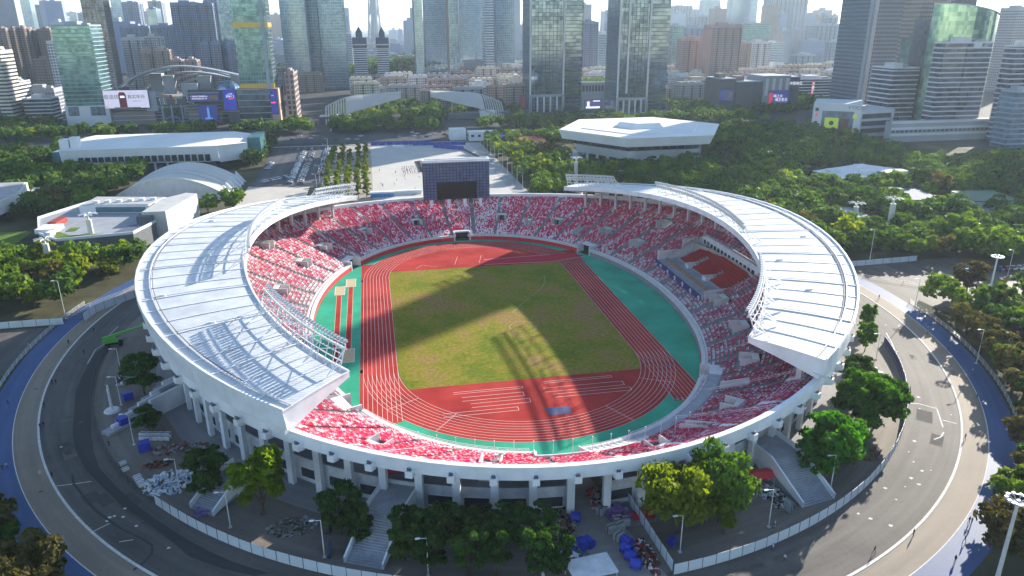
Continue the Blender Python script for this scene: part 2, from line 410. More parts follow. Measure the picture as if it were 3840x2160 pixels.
# seats --------------------------------------------------------------
AISLE = sorted(set([R(a) for a in np.arange(4.15, 360, 8.18)]))
AISA = np.array(AISLE)
def seat_rows():
    V = []; C = []
    red = np.array((0.68, 0.035, 0.09)); mag = np.array((0.68, 0.10, 0.26)); wht = np.array((0.86, 0.80, 0.83)); org = np.array((0.66, 0.10, 0.07)); pnk = np.array((0.80, 0.36, 0.45))
    for j in range(NR):
        s = (SROW[j]*.62+SROW[j+1]*.38)
        # walk round the row
        ph = 0.0; k = random.random()
        while ph < 2*PI:
            q = stand(ph, s); r = math.hypot(q.x, q.y)
            o, t = frame(ph, s); dp = 0.56/r
            dm = np.abs(AISA-ph).min()*r
            i = min(NS-1, int(ph/(2*PI)*NS))
            ph += dp*1.0
            if dm < 0.95 or cutmask[i, j] or vom_cut(ph, s, .35): continue
            d = deg(ph)
            if 284 < d < 316 and .07 < s < 0.20: continue
            if 273 < d < 285 and s < .25: continue           # grey walkway behind the lower rows
            # share of white seats
            far = math.exp(-((d-84)/9.0)**2)
            w = 0.14+0.55*math.exp(-(s/0.13)**2)+0.42*far*(0.7+0.5*math.sin(d*.5+s*9))
            w += 0.11*math.sin(d*0.42+math.sin(s*9.0)*1.3)*math.sin(s*11+d*.17)
            w += 0.06*math.sin(d*1.7+s*23)+(0.14 if 135 < d < 232 else 0)  # left stand whitened so the seat colour carries its sunlit look
            if 0.14 < s < .34 and (335 < d or d < 20): w += .12
            k = random.random()
            col = wht if k < w else (red if k < w+(1-w)*.42 else (mag if k < w+(1-w)*.72 else (pnk if k < w+(1-w)*.96 else org)))
            z = GP[i, j][2]+0.03
            b = q-o*0.30; c_ = q+o*0.18; tx = t*0.25
            V.append(((b.x-tx.x, b.y-tx.y, z+.42), (b.x+tx.x, b.y+tx.y, z+.42), (c_.x+tx.x, c_.y+tx.y, z+.38), (c_.x-tx.x, c_.y-tx.y, z+.38)))
            e = c_+o*0.10
            V.append(((c_.x-tx.x, c_.y-tx.y, z+.38), (c_.x+tx.x, c_.y+tx.y, z+.38), (e.x+tx.x, e.y+tx.y, z+.86), (e.x-tx.x, e.y-tx.y, z+.86)))
            V.append(((b.x-tx.x, b.y-tx.y, z+.42), (b.x+tx.x, b.y+tx.y, z+.42), (b.x+tx.x+o.x*.06, b.y+tx.y+o.y*.06, z+.02), (b.x-tx.x+o.x*.06, b.y-tx.y+o.y*.06, z+.02)))
            cc = col*(0.85+0.3*random.random()); C += [cc, cc, cc*.9]
    return np.array(V), np.array(C)
SV, SCOL = seat_rows()
SEATM = attr_mat('seat_plastic', 0.5, 0.25)
_nt = SEATM.node_tree; _b = _nt.nodes['Principled BSDF']; _t = _nt.nodes.new('ShaderNodeBsdfTranslucent'); _m = _nt.nodes.new('ShaderNodeMixShader'); _m.inputs[0].default_value = .3
_nt.links.new(_nt.nodes['Attribute'].outputs['Color'], _t.inputs[0]); _nt.links.new(_b.outputs[0], _m.inputs[1]); _nt.links.new(_t.outputs[0], _m.inputs[2]); _nt.links.new(_m.outputs[0], _nt.nodes['Material Output'].inputs[0])
o = obj('seat_rows', quads_mesh('seat_rows', SV, SEATM, SCOL), ST); tag(o, 'rows of red, magenta and white plastic seats', kind='stuff')
# front wall, painted red on the pitch side, with a white coping
A0 = [wallo(a) for a in PHI[:-1]]; A1 = [wallo(a, 1.0) for a in PHI[:-1]]; A2 = [wallo(a, 2.0) for a in PHI[:-1]]
mw = MB(); mc = MB(); GREYW = M('grey_wall', (0.25, 0.26, 0.30), 0.8)
for i in range(NS):
    ph = PHI[i]; d = deg(ph)
    if (264.0 < d < 272.6 or any(abs((d-a+180) % 360-180)*R(1)*math.hypot(*A0[i]) < 3.6 for a, k in POR)) and mw.v: part('pitch_wall', mw, [REDP, GREYW], ST); part('wall_coping', mc, CONCP, ST); mw = MB(); mc = MB()
    if 264.0 < d < 272.6: continue
    if any(abs((d-a+180) % 360-180)*R(1)*math.hypot(*A0[i]) < 3.6 for a, k in POR): continue
    j = (i+1) % NS; pal = 1 if (330 < d or d < 38) else 0
    mw.quad((*A0[i], 0), (*A0[j], 0), (*A0[j], 1.75), (*A0[i], 1.75), pal)
    mc.hexa([(*A0[i], 1.75), (*A0[j], 1.75), (*A2[j], 1.75), (*A2[i], 1.75)], [(*wallo(ph, -.15), 2.75), (*wallo(PHI[i+1], -.15), 2.75), (*A1[j], 2.75), (*A1[i], 2.75)])
    mc.quad((*A1[i], 2.2), (*A1[j], 2.2), stand(PHI[i+1], SROW[0]), stand(ph, SROW[0]))
part('pitch_wall', mw, [REDP, GREYW], ST); part('wall_coping', mc, CONCP, ST)
# rail on the coping of the near half
def rail(mb, P, h, rails=3, post=2.0, w=0.07, m=0):
    acc = 0; last = None
    for k, q in enumerate(P):
        if last is not None:
            for r in range(rails): mb.bar(last+Vector((0,0,h*(r+1)/rails)), q+Vector((0,0,h*(r+1)/rails)), w, m)
            acc += (q-last).length
        if last is None or acc >= post: mb.bar(q, q+Vector((0,0,h)), w*1.2, m); acc = 0
        last = q
for a0, a1, sv in ((226, 263, .03), (284, 317, .03), (285, 313, .075)):
    mb = MB(); rail(mb, [stand(R(a), sv)+Vector((0,0,.5)) for a in span(a0, a1, 36)], 1.1, 3, 1.6); part('walkway_rail', mb, WHITE, ST)
# vomitory boxes -------------------------------------------------------
for a, sv, k in VOM:
    ph = R(a); o_, t_ = frame(ph, sv); q = stand(ph, sv)
    base = bpy.data.objects.new('vomitory', None); base.empty_display_size = .5; COL.objects.link(base); base.parent = ST
    if k == 'u':
        W = 4.6; c = q+o_*0.4; zt = stand(ph, min(1, sv+.075)).z+(0.35 if not 225 < a < 315 else -.1); zf = stand(ph, max(0, sv-.06)).z
        mb = MB()
        for sg in (-1, 1): mb.obox(c+t_*sg*(W/2-.15), t_, o_, .3, 5.2, zf-.8, zt)
        mb.obox(c+o_*2.45, t_, o_, W-.6, .3, zf-2.0, zt)
        part('side_wall', mb, CONCP, base)
        m2 = MB(); m2.obox(c+o_*1.5, t_, o_, W-.62, 1.7, zt-.35, zt-.02); part('lintel_slab', m2, CONCP, base)
        m3 = MB(); m3.obox(c, t_, o_, W-.62, 5.0, zf-.9, zf-.75); m3.obox(c+o_*.75, t_, o_, 2.0, .06, zf-.75, zf+1.5, 1); part('floor', m3, [CONC, DARK], base)
    else:
        c = q; z0 = stand(ph, sv-.09).z; z1 = stand(ph, sv+.09).z; mb = MB()
        for sg in (-1, 1):
            P = c+t_*sg*1.15; a_, b_ = P-o_*3.6, P+o_*3.6; tt = t_*.14
            mb.hexa([(*(a_-tt).to_2d(), z0-1), (*(a_+tt).to_2d(), z0-1), (*(b_+tt).to_2d(), z0-1), (*(b_-tt).to_2d(), z0-1)], [(*(a_-tt).to_2d(), z0+.9), (*(a_+tt).to_2d(), z0+.9), (*(b_+tt).to_2d(), z1+.9), (*(b_-tt).to_2d(), z1+.9)])
        part('stair_wall', mb, CONCP, base)
        m2 = MB()
        for n in range(10): m2.obox(c+o_*(-3.2+n*.7), t_, o_, 2.0, .7, z0-1.2, z0-.7+(z1-z0)*n/10)
        part('stair_flight', m2, CONC, base)
for a, k in POR:
    ph = R(a); o_, t_ = frame(ph, .05); q = stand(ph, 0.0); base = bpy.data.objects.new('pitch_portal', None); COL.objects.link(base); base.parent = ST
    mb = MB()
    for sg in (-1, 1): mb.obox(q+t_*sg*3.7+o_*3.0, t_, o_, .5, 6.4, 0, 3.9)
    mb.obox(q+o_*4.2, t_, o_, 6.9, 3.8, 3.3, 3.9); part('portal_wall', mb, WHITE2, base)
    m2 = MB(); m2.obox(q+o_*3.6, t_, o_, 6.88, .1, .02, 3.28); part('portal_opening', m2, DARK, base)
# the near gate notch: red floor, white side walls
mb = MB(); nt_ = [wallo(R(a), -.5) for a in span(264, 272.6, 8)]; nb_ = [stand(R(a), .28).to_2d() for a in span(264, 272.6, 8)]
strip_sheet(mb, nt_, [tuple(v) for v in nb_], 0.05); part('gate_floor', mb, REDP, ST)
mb = MB()
for a in (264, 272.6):
    P = [stand(R(a), s) for s in (0, .1, .2, .28)]
    for u, v in zip(P, P[1:]):
        n = Vector((.15, 0, 0)); mb.hexa([(*(u-n).to_2d(), 0), (*(u+n).to_2d(), 0), (*(v+n).to_2d(), 0), (*(v-n).to_2d(), 0)], [(*(u-n).to_2d(), u.z+1), (*(u+n).to_2d(), u.z+1), (*(v+n).to_2d(), v.z+1), (*(v-n).to_2d(), v.z+1)])
P = [stand(R(a), .28) for a in span(264, 272.6, 6)]
for u, v in zip(P, P[1:]):
    w = Vector((0, .3, 0)); mb.hexa([(*u.to_2d(), 2.6), (*v.to_2d(), 2.6), (*(v+w).to_2d(), 2.6), (*(u+w).to_2d(), 2.6)], [(*u.to_2d(), u.z+.9), (*v.to_2d(), v.z+.9), (*(v+w).to_2d(), v.z+.9), (*(u+w).to_2d(), u.z+.9)])
part('gate_wall', mb, WHITE2, ST)
# white platform beside the gate and its blue crate
mb = MB(); Pp = [stand(R(a), .25) for a in span(273, 286, 10)]; Pq = [stand(R(a), .045) for a in span(273, 286, 10)]
for i in range(10): mb.hexa([(*Pp[i].to_2d(), 3), (*Pp[i+1].to_2d(), 3), (*Pq[i+1].to_2d(), 3), (*Pq[i].to_2d(), 3)], [(*Pp[i].to_2d(), Pp[i].z+.15), (*Pp[i+1].to_2d(), Pp[i+1].z+.15), (*Pq[i+1].to_2d(), Pq[i+1].z+.15), (*Pq[i].to_2d(), Pq[i].z+.15)])
part('press_platform', mb, CONCP, ST)
mb = MB(); rail(mb, [v+Vector((0,0,.15)) for v in Pq], 1.1, 3, 1.5); part('platform_rail', mb, WHITE, ST)
# net posts standing in front of the near seats
for i in range(17):
    a = R(247+i*2.75); b = stand(a, .5); mb = MB(); mb.tube(b, b+Vector((0,0,5.2)), .06, .05, 5); mb.box(b.x-.12, b.x+.12, b.y-.12, b.y+.12, b.z+5.2, b.z+5.4); part('net_post', mb, STEEL, ST)
# aisle handrails (a few stand out white) ------------------------------
for a in (33.5, 65, 112, 147, 246, 296, 326, 309):
    mb = MB(); P = [stand(R(a), s) for s in span(.08, .95, 12)]; rail(mb, P, 0.95, 2, 2.2, .08); part('aisle_rail', mb, WHITE, ST)
# grey walkway behind the right lower rows
mb = MB(); Pa = [stand(R(a), .07) for a in span(284, 316, 24)]; Pb = [stand(R(a), .20) for a in span(284, 316, 24)]
for i in range(24):
    z0, z1 = Pb[i].z, Pb[i+1].z; mb.hexa([(*Pa[i].to_2d(), 2), (*Pa[i+1].to_2d(), 2), (*Pb[i+1].to_2d(), 2), (*Pb[i].to_2d(), 2)], [(*Pa[i].to_2d(), z0-.5), (*Pa[i+1].to_2d(), z1-.5), (*Pb[i+1].to_2d(), z1-.5), (*Pb[i].to_2d(), z0-.5)])
part('lower_walkway', mb, CONC, ST)
# VIP terrace on the right -------------------------------------------
VP = bpy.data.objects.new('vip_terrace', None); COL.objects.link(VP); VP.parent = ST
mb = MB(); mb.prism([(69.5, -18), (92, -15.2), (92, 30), (70, 26.5)], 4.2, 6.0); part('deck', mb, CONC, VP)
mb = MB()
mb.prism([(91.2, -15.3), (92.6, -15.3), (92.6, 30.5), (91.2, 30.5)], 6, 14.9); mb.prism([(71, 26.4), (92.5, 30.5), (92.3, 31.0), (70.8, 26.9)], 4, 9.5); mb.prism([(82, 28.6), (92.5, 30.5), (92.3, 31.0), (82, 29.1)], 9.5, 13.5); mb.prism([(70.5, -18.4), (92.5, -15.6), (92.5, -15.1), (70.5, -17.9)], 4, 8.5)
part('enclosure_wall', mb, WHITE2, VP)
mb = MB()
for i in range(14): mb.box(91.05, 91.18, -13+i*3.05, -11.2+i*3.05, 11.3, 12.8)
part('box_window', mb, WINM, VP)
VS = []; VRED = M('vip_red', (0.42, 0.015, 0.02), 0.6)
for r in range(9):
    mb = MB(); x = 79.5+r*1.25; mb.box(x, x+1.25, -13.5, 25.5, 6, 6.4+r*.5); part('terrace_step', mb, CONC, VP)
    mb = MB()
    for k in range(54):
        y = -13+k*.7
        if 52 < 0: pass
        if abs(y-14.5) < 1.4 and r < 6 or abs(y+1) < 1.2 and r < 5:
            if mb.v: part('red_seat_row', mb, VRED, VP); mb = MB()
            continue
        mb.box(x+.2, x+.75, y, y+.58, 6.4+r*.5, 6.85+r*.5); mb.box(x+.7, x+.85, y, y+.58, 6.6+r*.5, 7.35+r*.5)
    part('red_seat_row', mb, VRED, VP)
for yy in (14.5, -1.0):
    mb = MB(); mb.box(78, 86.5, yy-1.5, yy-1.2, 6, 7.7); mb.box(78, 86.5, yy+1.2, yy+1.5, 6, 7.7); mb.box(78, 78.3, yy-1.2, yy+1.2, 6, 7.4); part('stair_parapet', mb, WHITE2, VP)
mb = MB()
for k in range(30): mb.box(73.8, 74.6, -15+k*1.35, -13.8+k*1.35, 6.0, 6.9)
part('press_desk_row', mb, M('desk_wood', (0.36, 0.20, 0.09), 0.6), VP)
for k in range(12):
    mb = MB(); y0 = -17.5+k*3.62; x0 = 69.2+(k/12)*.4; mb.box(x0-.05, x0+.1, y0, y0+3.55, 4.1, 6.9); part('blue_banner', mb, M('banner_blue', (0.015, 0.03, 0.16), 0.5, 0.3, 0.5), VP)
    if k % 2 == 0:
        mb = MB(); mb.box(x0-.09, x0-.06, y0+.6, y0+1.5, 4.6, 6.4); mb.box(x0-.09, x0-.06, y0+1.9, y0+2.3, 5.2, 5.9); part('banner_print', mb, WHITE, VP)
# rim: white upstand all round, brackets with floodlights, columns, lower wall, windows
NRm = 168
mb = MB(); RP = span(0, 2*PI, NRm)
for i in range(NRm):
    a, b = RP[i], RP[i+1]
    def sec(ph):
        z = rimz(ph); P = [(*rimo(ph, -1.25), z-1.5), (*rimo(ph, -1.25), z), (*rimo(ph, 0), z), (*rimo(ph, .3), z-2.7), (*rimo(ph, -5.5), z-3.4), (*rimo(ph, -9), z-5.0)]
        return P
    S0, S1 = sec(a), sec(b)
    for k in range(len(S0)-1): mb.quad(S0[k], S1[k], S1[k+1], S0[k+1])
part('rim_beam', mb, WHITE, ST)
NB = 84
BAY = [2*PI*(i+.45)/NB for i in range(NB)]
def wall_ring(name, d, z0, z1, mat, skip=None, thick=0.3, top=None):
    m = MB()
    for i in range(NRm):
        a, b = RP[i], RP[i+1]
        if skip and skip(deg((a+b)/2)): continue
        za, zb = (z1(a), z1(b)) if callable(z1) else (z1, z1)
        m.hexa([(*rimo(a, d), z0), (*rimo(b, d), z0), (*rimo(b, d-thick), z0), (*rimo(a, d-thick), z0)], [(*rimo(a, d), za), (*rimo(b, d), zb), (*rimo(b, d-thick), zb), (*rimo(a, d-thick), za)])
    return part(name, m, mat, ST)
gate = lambda d: 266.8 < d < 273.2
wall_ring('lower_wall', -6.5, 0, 5.9, WHITE2, gate)
wall_ring('concourse_back_wall', -17, 0, lambda a: rimz(a)-10, M('beige_wall', (0.42, 0.38, 0.32), 0.85), gate)
mb = MB()
for i in range(NRm):
    a, b = RP[i], RP[i+1]
    if gate(deg((a+b)/2)): continue
    mb.quad((*rimo(a, -6.6), 4.9), (*rimo(b, -6.6), 4.9), (*rimo(b, -17), 4.9), (*rimo(a, -17), 4.9))
part('concourse_floor', mb, CONC, ST)
cm = MB(); cm.hexa([(-.8, -.55, 0), (.8, -.55, 0), (.8, .55, 0), (-.8, .55, 0)], [(-.8, -.55, 1), (.8, -.55, 1), (.8, .55, 1), (-.8, .55, 1)]); CME = cm.mesh('column', WHITE)
bm_ = MB(); bm_.hexa([(-.9, -1.9, -1.9), (.9, -1.9, -1.9), (.9, 0.6, -2.6), (-.9, 0.6, -2.6)], [(-.9, -1.9, 0), (.9, -1.9, 0), (.9, .6, 0), (-.9, .6, 0)]); BME = bm_.mesh('rim_bracket', WHITE)
fm = MB(); fm.box(-.55, .55, -1.5, -.5, .02, .12); fm.hexa([(-.45, -1.3, .12), (.45, -1.3, .12), (.45, -.9, .12), (-.45, -.9, .12)], [(-.45, -1.7, .95), (.45, -1.7, .95), (.45, -1.2, .95), (-.45, -1.2, .95)]); FME = fm.mesh('bracket_floodlight', M('lamp_grey', (0.12, 0.13, 0.15), 0.4))
wm_ = MB(); wm_.box(-2.6, 2.6, -.12, .05, 1.2, 3.6); WME = wm_.mesh('facade_window', WINM)
wf = MB(); wf.box(-2.75, 2.75, -.2, .0, 3.6, 3.8); wf.box(-2.75, 2.75, -.24, .0, .95, 1.2); WFE = wf.mesh('window_surround', WHITE)
for i, ph in enumerate(BAY):
    d = deg(ph); nrm = Vector((math.cos(ph)/108, math.sin(ph)/122, 0)).normalized(); rz = math.atan2(nrm.y, nrm.x)+PI/2
    vis = 175 < d < 345
    if d > 150 and d < 352 or True:
        c = rimo(ph, -4.6); o = obj('column', CME, ST); o.location = (c[0], c[1], 0); o.rotation_euler.z = rz; o.scale = (1, 1, rimz(ph)-3.2)
    if vis:
        c = rimo(ph, .35); o = obj('rim_bracket', BME, ST); o.location = (c[0], c[1], rimz(ph)-1.5); o.scale = (.8, .8, .75); o.rotation_euler.z = rz
        f = obj('bracket_floodlight', FME, o)
        ph2 = ph+PI/NB
        if not gate(deg(ph2)):
            c = rimo(ph2, -6.45); n2 = Vector((math.cos(ph2)/108, math.sin(ph2)/122, 0)).normalized()
            w = obj('facade_window', WME, ST); w.location = (c[0], c[1], 0); w.rotation_euler.z = math.atan2(n2.y, n2.x)+PI/2; obj('window_surround', WFE, w)
# ------------------------------------------------------------------ crescent roofs
def roofpt(ph_i, ph_o, t):
    """t 0 = outer edge, 1 = inner edge"""
    a = Vector(roofo(ph_o)); b = Vector(roofi(ph_i)); q = a.lerp(b, t); q.z += 0.25*math.sin(PI*t); return q
NPAN = 30; TI, TO = 53.4, 56.6
SPOTL = M('floodlight_glass', (0.50, 0.53, 0.56), 0.25, 0.1, 2.0)
for side, nm in ((0, 'right'), (180, 'left')):
    RF = bpy.data.objects.new('crescent_roof', None); COL.objects.link(RF); RF.parent = ST
    PI_ = [R(side-TI+2*TI*i/NPAN) for i in range(NPAN+1)]; PO_ = [R(side-TO+2*TO*i/NPAN) for i in range(NPAN+1)]
    T = span(0, 1, 8); down = Vector((0, 0, 1))
    for k in range(NPAN):
        mb = MB(); A = [roofpt(PI_[k], PO_[k], t) for t in T]; B = [roofpt(PI_[k+1], PO_[k+1], t) for t in T]
        th = [0.5+1.0*math.sin(PI*min(1, t*.9+.1)) for t in T]
        for u in range(8):
            mb.quad(A[u], B[u], B[u+1], A[u+1]); mb.quad(A[u]-down*th[u], B[u]-down*th[u], B[u+1]-down*th[u+1], A[u+1]-down*th[u+1])
        part('roof_panel', mb, ROOFM, RF)
    for k in range(NPAN+1):
        pr = MB(); P = [roofpt(PI_[k], PO_[k], t) for t in T]; big = k % 3 == 0
        for u, v in zip(P, P[1:]): pr.bar(u+Vector((0,0,.12)), v+Vector((0,0,.12)), .42 if big else .26, 0, .2 if big else .12)
        if big and 0 < k < NPAN:
            dd = (B[0]-A[0]).normalized()
            for u, v in zip(P, P[1:]): pr.bar(u+Vector((0,1.2,.15)), v+Vector((0,1.2,.15)), .14, 0, .2)
        part('roof_ridge', pr, WHITE, RF)
    # gutter line near the outer edge, edge trims, inner lip, outer fascia
    g_ = MB(); l_ = MB(); f_ = MB(); e_ = MB(); ei_ = MB(); sl_ = MB()
    for k in range(NPAN):
        for tt, mbx, w, h, dz in ((0.13, g_, .30, .35, .30), (0.015, e_, .5, .6, .2), (.985, ei_, .45, .5, .2)):
            a, b = roofpt(PI_[k], PO_[k], tt), roofpt(PI_[k+1], PO_[k+1], tt); mbx.bar(a+Vector((0,0,dz)), b+Vector((0,0,dz)), w, 0, h)
        a, b = Vector(roofi(PI_[k])), Vector(roofi(PI_[k+1])); l_.quad(a, b, b-down*1.4, a-down*1.4); l_.quad(a-down*1.4, b-down*1.4, roofpt(PI_[k+1], PO_[k+1], .9)-down*1.5, roofpt(PI_[k], PO_[k], .9)-down*1.5)
        a, b = Vector(roofo(PO_[k])), Vector(roofo(PO_[k+1])); za, zb = rimz(PO_[k])+1.1, rimz(PO_[k+1])+1.1
        ra, rb = rimo(PO_[k], 1.3), rimo(PO_[k+1], 1.3)
        f_.quad(a, b, (*rb, zb), (*ra, za)); f_.quad((*ra, za), (*rb, zb), (*rimo(PO_[k+1], -1.5), zb+.3), (*rimo(PO_[k], -1.5), za+.3))
        if k % 2 == 0:
            ra, rb = rimo(PO_[k], .2), rimo(PO_[k+1], .2); sl_.quad((*ra, za-1.2), (*rb, zb-1.2), (*rb, zb+.1), (*ra, za+.1))
    part('gutter', g_, STEEL, RF); part('edge_trim', e_, WHITE, RF); part('edge_trim', ei_, WHITE, RF); part('inner_lip', l_, WHITE, RF); part('outer_fascia', f_, WHITE, RF); part('slit_infill', sl_, WHITE2, RF)
    # closed ends
    for k in (0, NPAN):
        P = [roofpt(PI_[k], PO_[k], t) for t in T]; m_ = MB(); n = len(P); nn = 22
        pts = [roofpt(PI_[k], PO_[k], i/nn) for i in range(nn+1)]; off = Vector((0, .025*math.copysign(1, P[0].y), 0))
        low = [q-down*(1.3+(4.3 if i/nn < .999 else 4.3)*(1-i/nn)) for i, q in enumerate(pts)]
        for i in range(nn):
            m_.quad(pts[i]+off, pts[i+1]+off, low[i+1]+off, low[i]+off)
            m_.quad(low[i], low[i+1], roofpt(PI_[k], PO_[k], (i+1)/nn)-down*1.0, roofpt(PI_[k], PO_[k], i/nn)-down*1.0)
        part('end_fascia', m_, WHITE, RF)
    # posts carrying the roof
    for i, ph in enumerate(BAY):
        d = (deg(ph)-side+180) % 360-180
        if abs(d) > 57: continue
        b = stand(ph, .84); o_, t_ = frame(ph, .84); tz = roofpt(ph, ph, .42).z-.9; m_ = MB(); m_.obox(b, t_, o_, .9, 1.2, b.z-.4, tz); part('roof_post', m_, WHITE2, RF)
    # roof clutter: hatches and a raised vent
    for (k, t) in ((5, .5), (11, .3), (17, .62), (24, .45), (8, .75), (21, .2)):
        q = roofpt(PI_[k], PO_[k], t)+Vector((0, 1.2, 0)); m_ = MB(); m_.box(q.x-.9, q.x+.9, q.y-.35, q.y+.35, q.z+.0, q.z+.55); part('roof_hatch', m_, WHITE2, RF)
    # dark cable runs near the outer edge (left side shows them best)
    m_ = MB()
    for k in range(2, NPAN-2):
        a, b = roofpt(PI_[k], PO_[k], .155), roofpt(PI_[k+1], PO_[k+1], .155); m_.bar(a+Vector((0,0,.25)), b+Vector((0,0,.25)), .16)
    part('cable_run', m_, M('cable_dark', (0.1, 0.11, 0.14), 0.6), RF)
# floodlight racks along the inner edges: things standing on the roofs
RACKS = [(180, -52.5, -30, 'floodlight rack on the near roof tip above the long-jump sand pits'), (180, -14, 21.5, 'long floodlight rack at mid-roof on the sunlit museum side'), (180, 36, 52.5, 'floodlight rack on the far roof tip next to the car park trees'),
         (0, 36, 52.5, 'floodlight rack on the far roof tip below the hexagonal gymnasium'), (0, -16, 21.5, 'long floodlight rack at mid-roof above the blue-bannered guest terrace'), (0, -52.5, -30, 'floodlight rack on the near roof tip above the ring road trees')]
for side, a0, a1, lab in RACKS:
    RK = thing('floodlight_rack', lab, 'floodlight rack', group='floodlight racks on the crescent roofs')
    # angles run so that the near end of each side is the negative one
    sgn = -1 if side == 180 else 1
    ph = [R(side+sgn*a) for a in span(a0, a1, 14)]
    def rp(a, h, back): 
        q = Vector(roofi(a)); n = Vector((math.cos(a)/80, math.sin(a)/111, 0)).normalized(); return q+n*back+Vector((0, 0, h))
    m_ = MB(); d_ = MB(); lp = []
    for i in range(14):
        for h, bk in ((2.2, .6), (5.0, -.5), (5.7, -.9), (3.6, .1)): m_.bar(rp(ph[i], h, bk), rp(ph[i+1], h, bk), .2)
    for i in range(15):
        m_.bar(rp(ph[i], 0, 1.5), rp(ph[i], 5.7, -.9), .16)
        if i % 3 == 0:
            d_.bar(rp(ph[i], 0.2, 5.0), rp(ph[i], 4.6, -.3), .2); d_.bar(rp(ph[i], 0.2, 5.0), rp(ph[i], 2.2, .6), .16)
            if i < 14: d_.bar(rp(ph[i], 5, -.5), rp(ph[min(14, i+3)], 2.2, .6), .13)
    part('truss_frame', m_, WHITE, RK); part('brace', d_, WHITE, RK)
    lm = None
    n = max(10, int(abs(a1-a0)*1.5))
    for i in range(n):
        a = R(side+sgn*(a0+(a1-a0)*(i+.5)/n))
        for h, bk in ((5.95, -1.1), (4.3, -.6)):
            q = rp(a, h, bk); nx = Vector((math.cos(a)/80, math.sin(a)/111, 0)).normalized(); tx = Vector((-nx.y, nx.x, 0))
            if lm is None:
                b_ = MB(); b_.hexa([(-.36, -.75, -.2), (.36, -.75, -.2), (.36, .1, 0), (-.36, .1, 0)], [(-.36, -.55, .6), (.36, -.55, .6), (.3, .15, .5), (-.3, .15, .5)]); lm = b_.mesh('floodlight', SPOTL)
            o = obj('floodlight', lm, RK); o.location = q; o.rotation_euler.z = math.atan2(nx.y, nx.x)-PI/2
# small chimney frame on the right roof (seen at the far end) is part of the rack row
# ------------------------------------------------------------------ scoreboard over the far stand
SBM = M('scoreboard_cladding', (0.10, 0.13, 0.235), 0.4, 0.25, 0.3, spec=0.4)
SB = thing('scoreboard', 'big dark blue video scoreboard on four white legs over the far stand', 'scoreboard', (0, 0, 0))
SX0, SX1, SY, SD = -16.4, 16.0, 112.6, 5.0
SZ0 = topz(1680, 747, 0, SY); SZ1 = topz(1680, 606, 0, SY)
SCX0, SCX1 = atY(1641, 700, SY).x, atY(1786, 700, SY).x; SCZ = topz(1710, 686, 0, SY)
mb = MB(); mb.box(SX0, SX1, SY+.2, SY+SD, SZ0, SZ1-.3); part('cabinet', mb, M('cabinet_dark', (0.012, 0.014, 0.03), 0.6), SB)
nx, nz = 20, 13; pw = (SX1-SX0)/nx; pz = (SZ1-SZ0)/nz
pm = MB(); pm.box(.13, pw-.13, -.12, .06, .13, pz-.13); PME = pm.mesh('cladding_panel', SBM)
for i in range(nx):
    for k in range(nz):
        x = SX0+i*pw; z = SZ0+k*pz
        if SCX0-pw*.5 < x < SCX1-pw*.4 and z < SCZ-pz*.5: continue
        o = obj('cladding_panel', PME, SB); o.location = (x, SY, z)
mb = MB(); mb.box(SCX0, SCX1, SY+.03, SY+.19, SZ0+.3, SCZ); part('screen', mb, M('screen_black', (0.006, 0.006, 0.012), 0.25, 0.1, 1.0), SB)
mb = MB()
for (x0, x1, y0, y1) in ((SX0-.3, SX1+.3, SY-.2, SY+.7), (SX0-.3, SX1+.3, SY+SD-.7, SY+SD+.2), (SX0-.3, SX0+.8, SY+.7, SY+SD-.7), (SX1-.8, SX1+.3, SY+.7, SY+SD-.7)): mb.box(x0, x1, y0, y1, SZ1-.3, SZ1+.9)
part('top_frame', mb, WHITE, SB)
for x in (-12.8, -4.3, 3.7, 11.4):
    mb = MB(); zz = stand(math.atan2(SY/122, x/108), .77).z-.5; mb.hexa([(x-.5, SY-.2, zz), (x+.5, SY-.2, zz), (x+.5, SY+1.4, zz), (x-.5, SY+1.4, zz)], [(x-.9, SY+.3, SZ0), (x+.9, SY+.3, SZ0), (x+.9, SY+2.6, SZ0), (x-.9, SY+2.6, SZ0)]); part('leg', mb, WHITE, SB)
